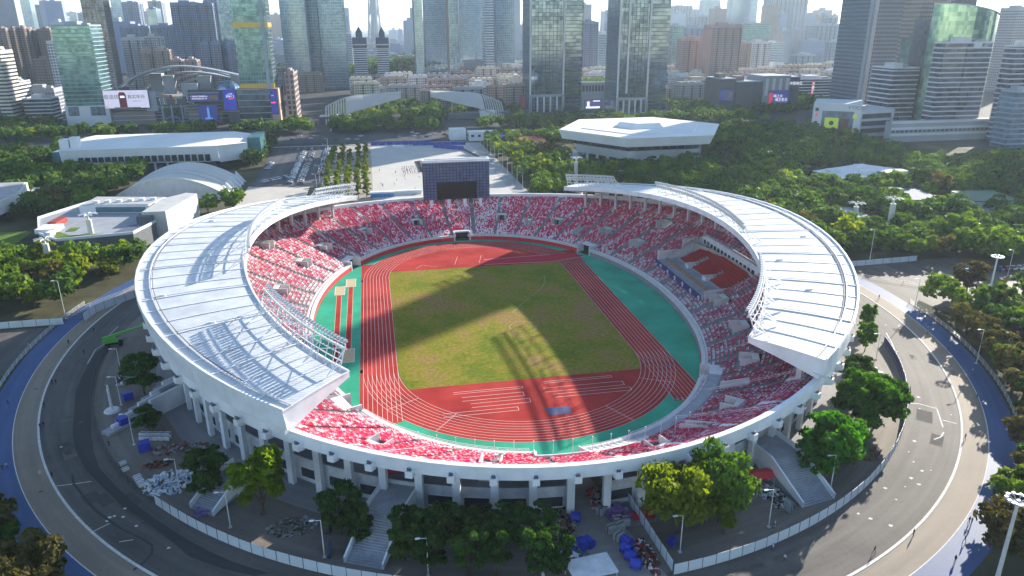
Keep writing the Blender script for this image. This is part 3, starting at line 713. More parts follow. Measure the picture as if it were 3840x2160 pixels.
# ------------------------------------------------------------------ ground, ring road, paths
def ell(a, ph, k=1.1): return (a*math.cos(ph), k*a*math.sin(ph))
EP = [2*PI*i/240 for i in range(240)]
def asphalt(name, col, col2, streak=True):
    m = bpy.data.materials.new(name); m.use_nodes = True; nt = m.node_tree; b = nt.nodes['Principled BSDF']; b.inputs['Roughness'].default_value = 0.6 if 'blue' in name else .72
    b.inputs['Specular IOR Level'].default_value = 0.16 if 'blue' in name else .15
    g = nt.nodes.new('ShaderNodeNewGeometry')
    sep = nt.nodes.new('ShaderNodeSeparateXYZ'); nt.links.new(g.outputs['Position'], sep.inputs[0])
    def mth(op, a, bb=None):
        n = nt.nodes.new('ShaderNodeMath'); n.operation = op
        for i, v in enumerate((a, bb)):
            if v is None: continue
            if isinstance(v, (int, float)): n.inputs[i].default_value = v
            else: nt.links.new(v, n.inputs[i])
        return n.outputs[0]
    ys = mth('MULTIPLY', sep.outputs[1], 1/1.1)
    rad = mth('SQRT', mth('ADD', mth('MULTIPLY', sep.outputs[0], sep.outputs[0]), mth('MULTIPLY', ys, ys)))
    ang = mth('ARCTAN2', ys, sep.outputs[0])
    cmb = nt.nodes.new('ShaderNodeCombineXYZ'); nt.links.new(rad, cmb.inputs[0]); nt.links.new(mth('MULTIPLY', ang, 6.0), cmb.inputs[1])
    n1 = nt.nodes.new('ShaderNodeTexNoise'); n1.inputs['Scale'].default_value = 0.55; n1.inputs['Detail'].default_value = 5; nt.links.new(cmb.outputs[0], n1.inputs['Vector'])
    n2 = nt.nodes.new('ShaderNodeTexNoise'); n2.inputs['Scale'].default_value = 0.05; n2.inputs['Detail'].default_value = 6; n2.inputs['Roughness'].default_value = .65; nt.links.new(g.outputs['Position'], n2.inputs['Vector'])
    n3 = nt.nodes.new('ShaderNodeTexNoise'); n3.inputs['Scale'].default_value = 1.2; n3.inputs['Detail'].default_value = 5; nt.links.new(g.outputs['Position'], n3.inputs['Vector'])
    f = mth('ADD', mth('MULTIPLY', n1.outputs[0], .45), mth('ADD', mth('MULTIPLY', n2.outputs[0], .4), mth('MULTIPLY', n3.outputs[0], .15)))
    r = nt.nodes.new('ShaderNodeValToRGB'); r.color_ramp.elements[0].position = .36; r.color_ramp.elements[1].position = .62
    r.color_ramp.elements[0].color = (*col, 1); r.color_ramp.elements[1].color = (*col2, 1); nt.links.new(f, r.inputs[0]); nt.links.new(r.outputs[0], b.inputs['Base Color'])
    bp = nt.nodes.new('ShaderNodeBump'); bp.inputs['Strength'].default_value = .2; bp.inputs['Distance'].default_value = .05
    nt.links.new(n3.outputs[0], bp.inputs['Height']); nt.links.new(bp.outputs[0], b.inputs['Normal'])
    MATS[name] = m; return m
ASPH = asphalt('ring_asphalt', (0.06, 0.057, 0.056), (0.145, 0.13, 0.117))
TANP = asphalt('tan_paving', (0.20, 0.165, 0.13), (0.29, 0.24, 0.19))
BLUEP = asphalt('blue_paving', (0.04, 0.078, 0.19), (0.07, 0.12, 0.25))
BLUEPALE = asphalt('pale_blue_paving', (0.25, 0.29, 0.36), (0.34, 0.38, 0.44))
SOIL = M('bare_soil', (0.13, 0.105, 0.085), 0.95, 0.3, 0.12, bump=0.5, bscale=1.5, col2=(0.20, 0.165, 0.13))
PARKG = M('park_ground', (0.05, 0.055, 0.03), 0.95, 0.35, 0.05, bump=0.4, bscale=1.0, col2=(0.085, 0.08, 0.045))
CITYG = M('city_ground', (0.06, 0.064, 0.066), 0.9, 0.2, 0.01)
ROADM = M('road_asphalt', (0.07, 0.072, 0.078), 0.85, 0.15, 0.03)
PLAZAM = M('plaza_stone', (0.50, 0.47, 0.43), 0.75, 0.06, 0.05)
LAWN = M('lawn_grass', (0.11, 0.17, 0.03), 0.95, 0.25, 0.3, bump=0.4)
sheet('ground', [(-9000, -900), (9000, -900), (14000, 16000), (-14000, 16000)], -0.35, CITYG)
sheet('park_ground', [(-420, -300), (430, -300), (430, 405), (-420, 405)], -0.03, PARKG)
e = lambda a: [ell(a, q) for q in EP]
ring_sheet('stadium_forecourt', [rimo(q, -17) for q in EP], e(125.2), -0.008, asphalt('forecourt_soil', (0.13, 0.11, 0.095), (0.235, 0.205, 0.175)))
ring_sheet('ring_road', e(125), e(137.4), 0.0, ASPH)
ring_sheet('cycle_path', e(137.8), e(143.0), 0.004, TANP)
ring_sheet('blue_path', e(143.0), e(149.0), 0.0, BLUEP)
LW = M('road_white', (0.62, 0.60, 0.57), 0.8, 0.15, 1.0)
mb = MB(); A, B = e(137.35), e(137.85)
for i in range(240):
    j = (i+1) % 240; mb.hexa([(*A[i], -.01), (*A[j], -.01), (*B[j], -.01), (*B[i], -.01)], [(*A[i], .10), (*A[j], .10), (*B[j], .10), (*B[i], .10)])
tag(part('kerb', mb, LW, None), kind='structure')
ring_sheet('path_edge_line', e(142.9), e(143.1), 0.012, LW)
# worn arrows, patches and marks on the ring road
def blotch(cx, cy, r, n=9):
    return [(cx+r*(.6+.7*random.random())*math.cos(2*PI*i/n), cy+r*(.5+.6*random.random())*math.sin(2*PI*i/n)) for i in range(n)]
mb = MB()
for (x, y) in ((1415,200),(1465,300),(1550,390),(1640,385),(1440,465),(1515,525),(1290,680),(910,820),(1030,870),(1235,940),(1380,550)):
    q = G(*Q(3,3,x,y)); mb.poly([(u, v, .009) for u, v in blotch(q.x, q.y, .2+.3*random.random())])
for (x, y) in ((1185,372),(1180,520),(1470,712),(1525,1212),(1845,1275),(1690,1200),(1300,640)):
    q = G(*Q(3,2,x,y)); mb.poly([(u, v, .009) for u, v in blotch(q.x, q.y, .28)])
for (x, y) in ((1100,860),(1080,895),(1150,845),(1370,945),(1240,855),(1700,1165),(615,150),(1255,770)):
    q = G(*Q(0,3,x,y)); mb.poly([(u, v, .009) for u, v in blotch(q.x, q.y, .4)])
tag(part('paint_spill', mb, LW, None), 'white paint spills and scraps on the ring road', kind='stuff')
mb = MB()
def pline(mb, pts, w, z): 
    for a, b in zip(pts, pts[1:]): stroke(mb, (a.x, a.y), (b.x, b.y), w, z)
for L in ([(3,2,1190,450),(3,2,1250,560),(3,2,1280,640)], [(3,2,1330,1155),(3,2,1520,1165),(3,2,1700,1215)], [(3,2,1700,1215),(3,2,1760,1400)], [(3,3,1770,0),(3,3,1740,50),(3,3,1670,75)], [(3,2,1760,1330),(3,2,1900,1365)]):
    pline(mb, [G(*Q(*q)) for q in L], .35, .01)
for L in ([(0,2,1190,385),(0,2,1100,470)], [(0,2,880,760),(0,2,960,620),(0,2,1060,560)], [(0,3,560,545),(0,3,760,520),(0,3,920,497)], [(0,3,940,1000),(0,3,1100,920)], [(0,3,1200,1105),(0,3,1340,1085)]):
    pline(mb, [G(*Q(*q)) for q in L], .22, .01)
tag(part('road_marking', mb, LW, None), kind='structure')
TARM = M('fresh_tar', (0.028, 0.028, 0.03), 0.75, 0.2, 0.4)
mb = MB()
pline(mb, [G(*Q(0,3,*q)) for q in ((730,430),(740,520),(850,660),(960,790),(1090,880),(1230,980),(1440,1080),(1530,1140),(1530,1220),(1440,1320),(1340,1390))], .5, .012)
tag(part('tar_seam', mb, TARM, None), kind='structure')
mb = MB(); Lp = [G(*Q(0,2,*q)) for q in ((1090,560),(960,650),(890,770),(820,900),(760,1050),(730,1449))]+[G(*Q(0,3,*q)) for q in ((760,180),(860,380),(1040,560),(1250,760),(1500,930),(1750,1120),(1900,1250),(2250,1380),(2560,1449))]
Rp = [G(*Q(0,2,*q)) for q in ((1120,600),(1040,700),(980,820),(940,960),(920,1100),(915,1449))]+[G(*Q(0,3,*q)) for q in ((940,190),(1000,360),(1160,540),(1330,700),(1600,900),(1850,1060),(2100,1200),(2350,1310),(2700,1420))]
for i in range(len(Lp)-1): mb.quad((*Lp[i].to_2d(), .006), (*Lp[i+1].to_2d(), .006), (*Rp[i+1].to_2d(), .006), (*Rp[i].to_2d(), .006))
tag(part('new_asphalt_strip', mb, asphalt('new_asphalt', (0.035, 0.035, 0.038), (0.06, 0.058, 0.056)), None), kind='structure')
# repaired patches and covers in the ring road
rq = random.Random(21); PT1 = M('patch_dark', (0.078, 0.074, 0.07), .85, .2, .5); PT2 = M('patch_light', (0.125, 0.115, 0.105), .85, .2, .5); COVER = M('cover_iron', (0.07, 0.065, 0.06), .6)
for i in range(18):
    a0 = R(rq.uniform(180, 355)); r0 = rq.uniform(126.5, 133); dr = rq.uniform(1.2, 3.6); da = rq.uniform(1.5, 7)/135; mb = MB(); A_ = [ell(r0, a0+da*k/4) for k in range(5)]; B_ = [ell(r0+dr, a0+da*k/4) for k in range(5)]
    strip_sheet(mb, A_, B_, .0018+.0001*i); tag(part('asphalt_patch', mb, PT1 if i % 3 else PT2, None), kind='structure')
for i in range(16):
    c_ = ell(rq.choice((128.5, 135.5, 140.2)), R(182+i*10.8)); mb = MB(); mb.poly([(c_[0]+.45*math.cos(k*PI/6), c_[1]+.45*math.sin(k*PI/6), .014) for k in range(12)]); tag(part('manhole_cover', mb, COVER, None), kind='structure')
# left junction road and right junction yard
sheet('side_road_west', [(-149, 14), (-150, -30), (-260, -60), (-300, 15)], -0.004, ASPH)
sheet('side_yard_east', [(150, 22), (155, -40), (146, -40), (140, 10), (143, 22), (200, 22), (172, -15)][:2]+[(205, -22), (205, 22)], -0.004, ASPH)
sheet('yard_east', [(140, 19), (145, -28), (165, -12), (210, -4), (212, 19)], -0.006, ASPH)
# plaza north of the stadium, car park, main road
sheet('plaza', [(-41, 186), (42, 180), (42, 392), (-41, 398)], 0.0, PLAZAM)
sheet('plaza_walk', [(42, 175), (52, 172), (52, 392), (42, 392)], 0.002, M('plaza_walk_stone', (0.38, 0.37, 0.36), 0.8, 0.08, 0.05))
sheet('car_park', [(-116, 238), (-73, 230), (-73, 398), (-120, 398)], 0.0, M('carpark_asphalt', (0.085, 0.09, 0.10), 0.85, 0.15, 0.05))
sheet('tree_court', [(-73, 186), (-41, 186), (-41, 398), (-73, 398)], -0.004, M('court_paving', (0.36, 0.32, 0.28), 0.85, 0.12, 0.08))
sheet('beige_terrace', [(-118, 185), (-80, 182), (-80, 236), (-118, 240)], -0.002, M('terrace_paving', (0.50, 0.46, 0.41), 0.85, 0.08, 0.1))
sheet('main_road', [(-900, 424), (900, 404), (900, 448), (-900, 490)], -0.01, ROADM)
mb = MB()
for i in range(-26, 30):
    x = i*14.0
    for k, off in enumerate((10, 21, 32)):
        y = 424-x*.0111+off; mb.quad((x, y, .002), (x+6, y, .002), (x+6, y+.25, .002), (x, y+.25, .002))
tag(part('lane_dash', mb, LW, None), 'dashed white lane markings along the main road', kind='stuff')
mb = MB(); mb.box(-900, 900, 400.5, 402, -.02, .12); tag(part('road_kerb', mb, CONCP, None), kind='structure')
sheet('north_side_street', [(-96, 478), (-78, 478), (-70, 900), (-84, 900)], -0.006, ROADM)
sheet('forecourt_street', [(30, 462), (62, 461), (60, 620), (40, 620)], -0.006, ROADM)
# car-park bays
mb = MB()
for x in (-112, -104, -90, -82):
    for k in range(44): mb.quad((x-2.6, 242+k*3.4, .004), (x+2.6, 242+k*3.4, .004), (x+2.6, 242.14+k*3.4, .004), (x-2.6, 242.14+k*3.4, .004))
tag(part('bay_line', mb, LW, None), 'white bay lines painted on the car park', kind='stuff')
# forecourt: concrete apron at the foot of the facade and the gate road
ring_sheet('facade_apron', [rimo(q, -6.9) for q in EP], [rimo(q, 1.5) for q in EP], 0.004, asphalt('apron_concrete', (0.20, 0.20, 0.21), (0.31, 0.305, 0.30)))
sheet('gate_road', [(-6.5, -97), (3.2, -97), (4.5, -117), (8.8, -138), (-2.5, -138), (-5.5, -117)], 0.012, asphalt('gate_concrete', (0.22, 0.21, 0.20), (0.33, 0.31, 0.29)))
# ------------------------------------------------------------------ trees
def leaf_mat(name, dark, light, trans=0.35, yellow=None):
    m = bpy.data.materials.new(name); m.use_nodes = True; nt = m.node_tree; nt.nodes.clear()
    out = nt.nodes.new('ShaderNodeOutputMaterial'); d = nt.nodes.new('ShaderNodeBsdfPrincipled'); t = nt.nodes.new('ShaderNodeBsdfTranslucent'); mix = nt.nodes.new('ShaderNodeMixShader')
    d.inputs['Roughness'].default_value = .6; d.inputs['Specular IOR Level'].default_value = .12
    tc = nt.nodes.new('ShaderNodeNewGeometry'); oi = nt.nodes.new('ShaderNodeObjectInfo')
    n = nt.nodes.new('ShaderNodeTexNoise'); n.inputs['Scale'].default_value = .45; n.inputs['Detail'].default_value = 4; nt.links.new(tc.outputs['Position'], n.inputs['Vector'])
    r = nt.nodes.new('ShaderNodeValToRGB'); r.color_ramp.elements[0].position = .32; r.color_ramp.elements[1].position = .70
    r.color_ramp.elements[0].color = (*dark, 1); r.color_ramp.elements[1].color = (*light, 1); nt.links.new(n.outputs[0], r.inputs[0])
    hs = nt.nodes.new('ShaderNodeHueSaturation'); mr = nt.nodes.new('ShaderNodeMapRange'); mr.inputs[3].default_value = .72; mr.inputs[4].default_value = 1.3
    nt.links.new(oi.outputs['Random'], mr.inputs[0]); nt.links.new(mr.outputs[0], hs.inputs['Value'])
    mr2 = nt.nodes.new('ShaderNodeMapRange'); mr2.inputs[3].default_value = .475; mr2.inputs[4].default_value = .515
    wn_ = nt.nodes.new('ShaderNodeTexWhiteNoise'); wn_.noise_dimensions = '1D'; nt.links.new(oi.outputs['Random'], wn_.inputs['W']); nt.links.new(wn_.outputs[0], mr2.inputs[0]); nt.links.new(mr2.outputs[0], hs.inputs['Hue'])
    nt.links.new(r.outputs[0], hs.inputs['Color']); nt.links.new(hs.outputs[0], d.inputs['Base Color'])
    tm = nt.nodes.new('ShaderNodeMixRGB'); tm.blend_type = 'MULTIPLY'; tm.inputs[0].default_value = 1; tm.inputs[2].default_value = (1.5, 1.5, .5, 1); nt.links.new(hs.outputs[0], tm.inputs[1]); nt.links.new(tm.outputs[0], t.inputs[0])
    mix.inputs[0].default_value = trans; nt.links.new(d.outputs[0], mix.inputs[1]); nt.links.new(t.outputs[0], mix.inputs[2]); nt.links.new(mix.outputs[0], out.inputs[0])
    MATS[name] = m; return m
LEAF = {'dark': leaf_mat('leaf_dark', (0.026, 0.066, 0.018), (0.075, 0.16, 0.028)),
        'mid': leaf_mat('leaf_mid', (0.045, 0.10, 0.016), (0.125, 0.23, 0.025)),
        'lime': leaf_mat('leaf_lime', (0.09, 0.145, 0.012), (0.22, 0.29, 0.018), .5),
        'olive': leaf_mat('leaf_olive', (0.06, 0.06, 0.022), (0.15, 0.12, 0.045)),
        'vivid': leaf_mat('leaf_vivid', (0.022, 0.08, 0.010), (0.085, 0.22, 0.018), .45)}
BARK = M('bark', (0.11, 0.085, 0.06), 0.9, 0.3, 2.0, bump=0.3)
def crown_quads(rng, H, Rc, z0, nl, per, ls, shape='round'):
    """leaf clumps: nl lobes through the crown volume, per leaves on each"""
    V = []
    lobes = []
    while len(lobes) < nl:
        u = rng.normal(size=3); u /= np.linalg.norm(u); rr = rng.random()**.45
        ph = u*rr
        zt = z0+(H-z0)*(.5+.48*ph[2])
        hz = (zt-z0)/(H-z0)
        if shape == 'round': prof = math.sqrt(max(0.02, 1-(2*hz-1)**2))*.96+.08
        elif shape == 'flat': prof = min(1, .35+hz*1.1) if hz < .8 else 1-(hz-.8)*2.2
        else: prof = (1-hz)**.7*.95+.12
        ang = rng.random()*2*PI; rad = Rc*prof*(.25+.75*math.sqrt(rng.random()))*.88
        lobes.append((rad*math.cos(ang), rad*math.sin(ang), zt, Rc*(.20+.17*rng.random())*(1.0 if shape != 'column' else .8)))
    for (x, y, z, r) in lobes:
        n = per; d = rng.normal(size=(n, 3)); d /= np.linalg.norm(d, axis=1)[:, None]; d[:, 2] = np.abs(d[:, 2])*.9-.25
        rr = r*(.55+.5*rng.random(n)); c = np.array((x, y, z))+d*rr[:, None]*np.array((1.15, 1.15, .75))
        nrm = d+rng.normal(size=(n, 3))*.55; nrm /= np.linalg.norm(nrm, axis=1)[:, None]
        a = np.cross(nrm, rng.normal(size=(n, 3))); a /= np.linalg.norm(a, axis=1)[:, None]; b = np.cross(nrm, a)
        s = ls*(.6+.8*rng.random(n))[:, None]; b = b*.7
        V.append(np.stack([c-a*s, c-b*s*.8, c+a*s, c+b*s*.8], 1))
    return np.concatenate(V), lobes
def make_tree(name, label, kind, H, Rc, seed, nl, per, ls, shape='round', z0=None, trunk_r=None):
    rng = np.random.default_rng(seed); z0 = H*.28 if z0 is None else z0
    V, lobes = crown_quads(rng, H, Rc, z0, nl, per, ls, shape)
    t = thing(name, label, 'tree'); r = trunk_r or H*.022
    mb = MB(); P = Vector((0, 0, -.2)); ax = [Vector((0, 0, -.2)), Vector((rng.normal()*.15, rng.normal()*.15, z0*.6)), Vector((rng.normal()*.3, rng.normal()*.3, z0+(H-z0)*.35)), Vector((rng.normal()*.3, rng.normal()*.3, z0+(H-z0)*.75))]
    rs = [r*1.35, r, r*.65, r*.25]
    for i in range(3): mb.tube(ax[i], ax[i+1], rs[i], rs[i+1], 6, 0, False)
    for k in rng.choice(len(lobes), min(7, len(lobes)), replace=False):
        l = lobes[k]; st_ = ax[1].lerp(ax[2], rng.random()); mb.tube(st_, (l[0]*.9, l[1]*.9, l[2]), r*.4, r*.1, 5, 0, False)
    part('trunk', mb, BARK, t)
    o = obj('crown', quads_mesh('crown', V, LEAF[kind]), t)
    return t
PROTO = {}
def proto(key, *a, **k):
    if key not in PROTO:
        t = make_tree('tree', None, *a, **k); PROTO[key] = [t, False]
    return PROTO[key]
NT = [0]
def plant(key, x, y, s, label, group=None, sz=None, rz=None, name='tree'):
    pr = PROTO[key]; rz = random.random()*2*PI if rz is None else rz; sc = (s, s, sz or s)
    if not pr[1]:
        t = pr[0]; pr[1] = True; t.location = (x, y, 0); t.rotation_euler.z = rz; t.scale = sc; t['label'] = label
    else: t = dup(pr[0], (x, y, 0), rz, label, None, sc)
    t.name = name
    t['category'] = 'tree'
    if group: t['group'] = group
    elif 'group' in t: del t['group']
    NT[0] += 1
    return t
# far prototypes: 10 m tall; near prototypes have finer leaves
for i in range(3):
    proto('dark%d' % i, 'dark', 10, 4.6+.4*i, 11+i, 34, 40, .62, 'round', 2.0)
    proto('mid%d' % i, 'mid', 10, 4.4+.4*i, 21+i, 32, 40, .60, ('round', 'flat', 'round')[i], 2.4)
    proto('olive%d' % i, 'olive', 10, 4.6, 41+i, 30, 44, .55, ('flat', 'round', 'flat')[i], 2.2)
for i in range(2):
    proto('lime%d' % i, 'lime', 10, 4.4, 31+i, 32, 40, .6, 'round', 2.2)
    proto('column%d' % i, 'lime', 10, 2.5, 51+i, 26, 40, .5, 'column', 1.0)
    proto('near_dark%d' % i, 'dark', 10, 4.3, 61+i, 30, 90, .46, 'round', 1.8)
    proto('near_vivid%d' % i, 'vivid', 10, 4.6, 71+i, 46, 85, .48, 'round', 1.2)
    proto('near_olive%d' % i, 'olive', 10, 4.8, 81+i, 34, 80, .46, 'flat', 1.8)
proto('near_lime', 'lime', 10, 3.6, 91, 36, 95, .46, 'round', 1.2)
proto('spread', 'lime', 10, 7.0, 95, 44, 85, .5, 'flat', 2.2)
proto('spread2', 'mid', 10, 6.5, 96, 42, 85, .5, 'flat', 2.0)
# --- distinct trees inside the ring --------------------------------------
def tp(col, row, x, y): return G(*Q(col, row, x, y))
def single(key, at, H, label, s=None, name='tree', rz=None):
    f = H/10; plant(key, at.x, at.y, (s or f), label, None, f, rz, name)
single('near_dark0', tp(0,2,1470,1090), 13, 'round dark tree between the facade and the boom lift', 1.15)
single('near_dark1', tp(0,2,1500,1449), 7, 'small dark tree in front of the white terraced steps', .75)
single('near_dark0', tp(0,3,2090,640), 12, 'dark tree beside the heap of white sacks', 1.05)
single('near_lime', tp(1,3,60,830), 17, 'tall light green tree at the corner of the sunlit roof tip', 1.45)
single('near_dark1', tp(1,3,860,1030), 12, 'dark tree beside the grey staircase and its lamp post', .95)
single('near_dark0', tp(1,3,1010,1130), 9, 'smaller dark tree touching the staircase parapet', .7)
for i, (x, y, h) in enumerate(((1500,1130,9), (1680,1110,8), (1880,1100,8.5), (2080,1120,9), (2290,1110,8), (2500,1110,8.5), (1500,1290,8.5))):
    single('near_dark%d' % (i % 2), tp(1,3,x,y), h, ('first', 'second', 'third', 'fourth', 'fifth', 'sixth', 'lone lower')[i]+' dark tree counted from the staircase in the back row before the facade', .74)
for i, (c_, x, y, h) in enumerate(((1,1760,1430,10), (1,2150,1440,10), (1,2420,1430,10.5), (2,60,1110,8.5), (2,270,1130,9), (2,230,1440,11), (2,430,1440,10))):
    single(('near_dark0', 'near_dark1', 'near_dark0', 'near_dark1', 'near_dark1', 'near_dark0', 'near_dark1')[i], tp(c_,3,x,y), h, ('first', 'second', 'third', 'fourth', 'fifth', 'sixth', 'seventh')[i]+' tree from the staircase in the front row beside the gate road', .76)
single('spread', tp(2,3,1660,1010), 16, 'wide spreading tree with sunlit lime branch tips beside the gate fence', 1.15)
single('spread2', tp(2,3,2080,900), 17, 'feathery tree with lit right edge next to the right staircase', 1.05)
single('near_lime', tp(2,3,2130,1020), 12, 'bright lime sapling crown at the foot of the feathery tree', .9)
single('near_vivid0', tp(3,3,560,420), 16, 'vivid green tree above the right staircase foot', 1.55)
single('near_vivid1', tp(3,2,930,1430), 17, 'vivid green tree between the blue hoarding and the staircase', 1.5)
single('near_vivid0', tp(3,2,1060,1400), 15.5, 'vivid green tree next to the sandy verge', 1.4)
single('near_vivid1', tp(3,2,1010,1290), 13, 'vivid green tree filling the gap behind the sandy verge trees', 1.3)
single('near_vivid0', tp(3,3,700,300), 12, 'lower vivid green tree right of the staircase trees', 1.15)
single('near_dark1', tp(3,2,880,1010), 10, 'dark tree under the near roof tip', 1.0)
single('near_vivid1', tp(3,2,970,640), 11, 'narrow green tree squeezed against the right roof edge', .62)
single('near_vivid0', tp(3,2,985,420), 10, 'narrow tree farther along the right roof edge by a parked car', .55)
# --- parks ------------------------------------------------------------------
OBST = []     # (x0, x1, y0, y1) kept free of trunks
OBST += [(-192, -120, 172, 300), (-262, -128, 296, 366), (-192, -112, 198, 300), (-204, -130, 88, 182), (-420, -226, 150, 222), (-122, -40, 180, 400), (-41, 54, 170, 400), (100, 226, 236, 356),
         (228, 300, 148, 200), (240, 270, 94, 130), (268, 306, 84, 120), (186, 206, 62, 100), (355, 480, 210, 520), (-165, -140, -60, 22), (-300, -140, -60, 14), (140, 215, -26, 24), (200, 420, -6, 12)]
PTS = []
def free(x, y, dmin):
    if math.hypot(x, y/1.1) < 152.5: return False
    for (a, b, c, d) in OBST:
        if a < x < b and c < y < d: return False
    for (u, v) in PTS:
        if (u-x)**2+(v-y)**2 < dmin*dmin: return False
    return True
def scatter(poly, n, dmin, keys, smin, smax, label, group, tries=40):
    xs = [q[0] for q in poly]; ys = [q[1] for q in poly]; k = 0
    def inside(x, y):
        c = False
        for i in range(len(poly)):
            (x1, y1), (x2, y2) = poly[i], poly[i-1]
            if (y1 > y) != (y2 > y) and x < (x2-x1)*(y-y1)/(y2-y1)+x1: c = not c
        return c
    for _ in range(n*tries):
        if k >= n: break
        x = random.uniform(min(xs), max(xs)); y = random.uniform(min(ys), max(ys))
        if not inside(x, y) or not free(x, y, dmin): continue
        PTS.append((x, y)); k += 1; s = random.uniform(smin, smax)
        plant(random.choice(keys), x, y, s, label, group, s*random.uniform(.85, 1.15))
    return k
D3 = ['dark0', 'dark1', 'dark2']; M3 = ['mid0', 'mid1', 'mid2']; O3 = ['olive0', 'olive1', 'olive2']; L2 = ['lime0', 'lime1']
scatter([(-205, 22), (-143, 28), (-138, 95), (-150, 110), (-205, 100)], 10, 8.5, M3+L2+L2+['olive1'], .95, 1.4, 'sunlit tree in the park corner before the grey museum', 'trees in the park corner before the museum')
scatter([(-300, 20), (-205, 22), (-205, 100), (-225, 150), (-300, 160)], 8, 9, M3+L2+D3, .95, 1.4, 'tree in the park at the left edge of the picture', 'trees at the left park edge')
scatter([(-230, 176), (-112, 170), (-112, 300), (-265, 300), (-300, 230)], 15, 9, D3+M3+L2[:1], .9, 1.3, 'tree in the grove between the museum and the white swimming hall', 'trees before the swimming hall')
scatter([(-420, 225), (-262, 225), (-262, 400), (-420, 400)], 14, 10, D3+M3, 1.0, 1.5, 'tree in the dark grove left of the white swimming hall', 'trees left of the swimming hall')
scatter([(-262, 366), (-40, 366), (-40, 402), (-262, 402)], 5, 8.5, D3, .9, 1.2, 'street tree behind the white swimming hall', 'trees behind the swimming hall')
scatter([(-136, 168), (-112, 168), (-112, 250), (-120, 300), (-136, 300)], 4, 7.5, D3+M3, .9, 1.2, 'tree between the arched hall and the beige terrace', 'trees by the arched hall')
scatter([(-128, 300), (-116, 240), (-112, 300), (-112, 398), (-128, 398)], 5, 7, D3+M3, 1.0, 1.4, 'tree between the swimming hall and the car park', 'trees beside the car park')
scatter([(54, 165), (100, 160), (106, 232), (100, 300), (90, 400), (54, 400)], 19, 7.5, M3+L2+D3, .8, 1.25, 'tree in the strip between the plaza and the hexagonal gymnasium', 'trees right of the plaza')
scatter([(100, 150), (190, 120), (230, 215), (215, 240), (105, 236)], 14, 8.5, D3+M3+L2, .9, 1.35, 'tree in front of the hexagonal gymnasium', 'trees before the gymnasium')
scatter([(226, 200), (355, 205), (355, 404), (200, 404), (226, 356)], 18, 10.5, D3, 1.0, 1.5, 'shaded tree behind the flat white roof among the towers', 'trees behind the gymnasium')
scatter([(150, 26), (250, 26), (270, 150), (228, 205), (150, 150)], 21, 8.5, D3+M3[:2], .95, 1.4, 'tree in the shaded park right of the stadium roof', 'trees in the shaded park')
scatter([(250, 12), (420, 12), (420, 215), (300, 205), (262, 140)], 18, 10, D3, 1.0, 1.4, 'dark tree in the deep shade below the right-hand towers', 'trees below the right-hand towers')
scatter([(158, -2), (205, -28), (260, -60), (220, -95), (160, -80), (150, -60)], 10, 9, M3+D3+O3, .9, 1.35, 'tree between the blue path and the right-hand car park', 'trees right of the blue path')
for (x, y, k, h, l) in ((165, -42, 'near_olive0', 12, 'feathery olive tree with its trunk by the blue path railing'), (176, -18, 'near_olive1', 13, 'broad yellow-green tree at the yard corner beside the white hoarding')):
    plant(k, x, y, h/10, l, None, h/10)
WORDS = ('first', 'second', 'third', 'fourth', 'fifth', 'sixth', 'seventh', 'eighth', 'ninth', 'tenth', 'eleventh', 'twelfth', 'thirteenth', 'fourteenth', 'fifteenth', 'sixteenth', 'seventeenth', 'eighteenth')
rt = random.Random(12)
for i in range(17):
    if i in (7, 8): continue
    q = ell((150.5 if i < 7 else 153)+rt.uniform(-.5, 2), R(299+i*2.7)); PTS.append(q); h = rt.uniform(10, 13.5)
    plant(('near_olive0', 'near_olive1', 'mid0', 'near_olive1', 'near_dark0')[i % 5], q[0], q[1], h/10, WORDS[i]+' tree from the bottom edge along the outside of the right ring path', None, h/10*rt.uniform(.85, 1.05))
for i in range(7):
    q = ell(151+rt.uniform(-.5, 2), R(212+i*2.6)); PTS.append(q); h = rt.uniform(9, 12.5)
    plant(('near_olive0', 'near_dark1', 'near_olive1')[i % 3], q[0], q[1], h/10, WORDS[i]+' tree from the left picture edge along the outside of the lower left blue path', None, h/10)
scatter([(140, -90), (170, -80), (220, -120), (190, -170), (110, -175), (112, -140)], 22, 7.5, ['near_olive0', 'near_olive1', 'mid0', 'dark1'], .9, 1.3, 'tree outside the ring path at the right picture edge', 'trees outside the ring path')
# rows of young columnar trees in the court
for i, x in enumerate((-69, -62.5, -56, -50, -45)):
    for k in range(11):
        if random.random() < .14: continue
        plant('column%d' % ((i+k) % 2), x+random.uniform(-.8, .8), 193+k*15+random.uniform(-2, 2), random.uniform(.9, 1.25), WORDS[k]+' young lime tree from the stadium in the '+('row nearest the car park', 'second row from the car park', 'middle row of the tree court', 'second row from the plaza', 'row nearest the plaza')[i], 'young trees in rows', random.uniform(.95, 1.35))
# street trees beyond the main road
scatter([(-420, 492), (-100, 482), (-100, 500), (-420, 545)], 14, 8.5, D3, .9, 1.3, 'street tree before the shopping mall with billboards', 'street trees before the mall')
scatter([(-70, 470), (32, 464), (34, 500), (-60, 560), (-66, 600)], 10, 8, D3+M3, .8, 1.2, 'tree round the shell canopies across the main road', 'trees round the shell canopies')
scatter([(64, 462), (140, 460), (140, 560), (90, 640), (64, 600)], 10, 8.5, D3+M3, .9, 1.3, 'tree between the right shell canopy and the glass towers', 'trees by the glass towers')
scatter([(280, 455), (480, 450), (480, 560), (300, 540)], 10, 9, D3+M3, .9, 1.3, 'tree on the green strip before the dark mall', 'trees before the dark mall')
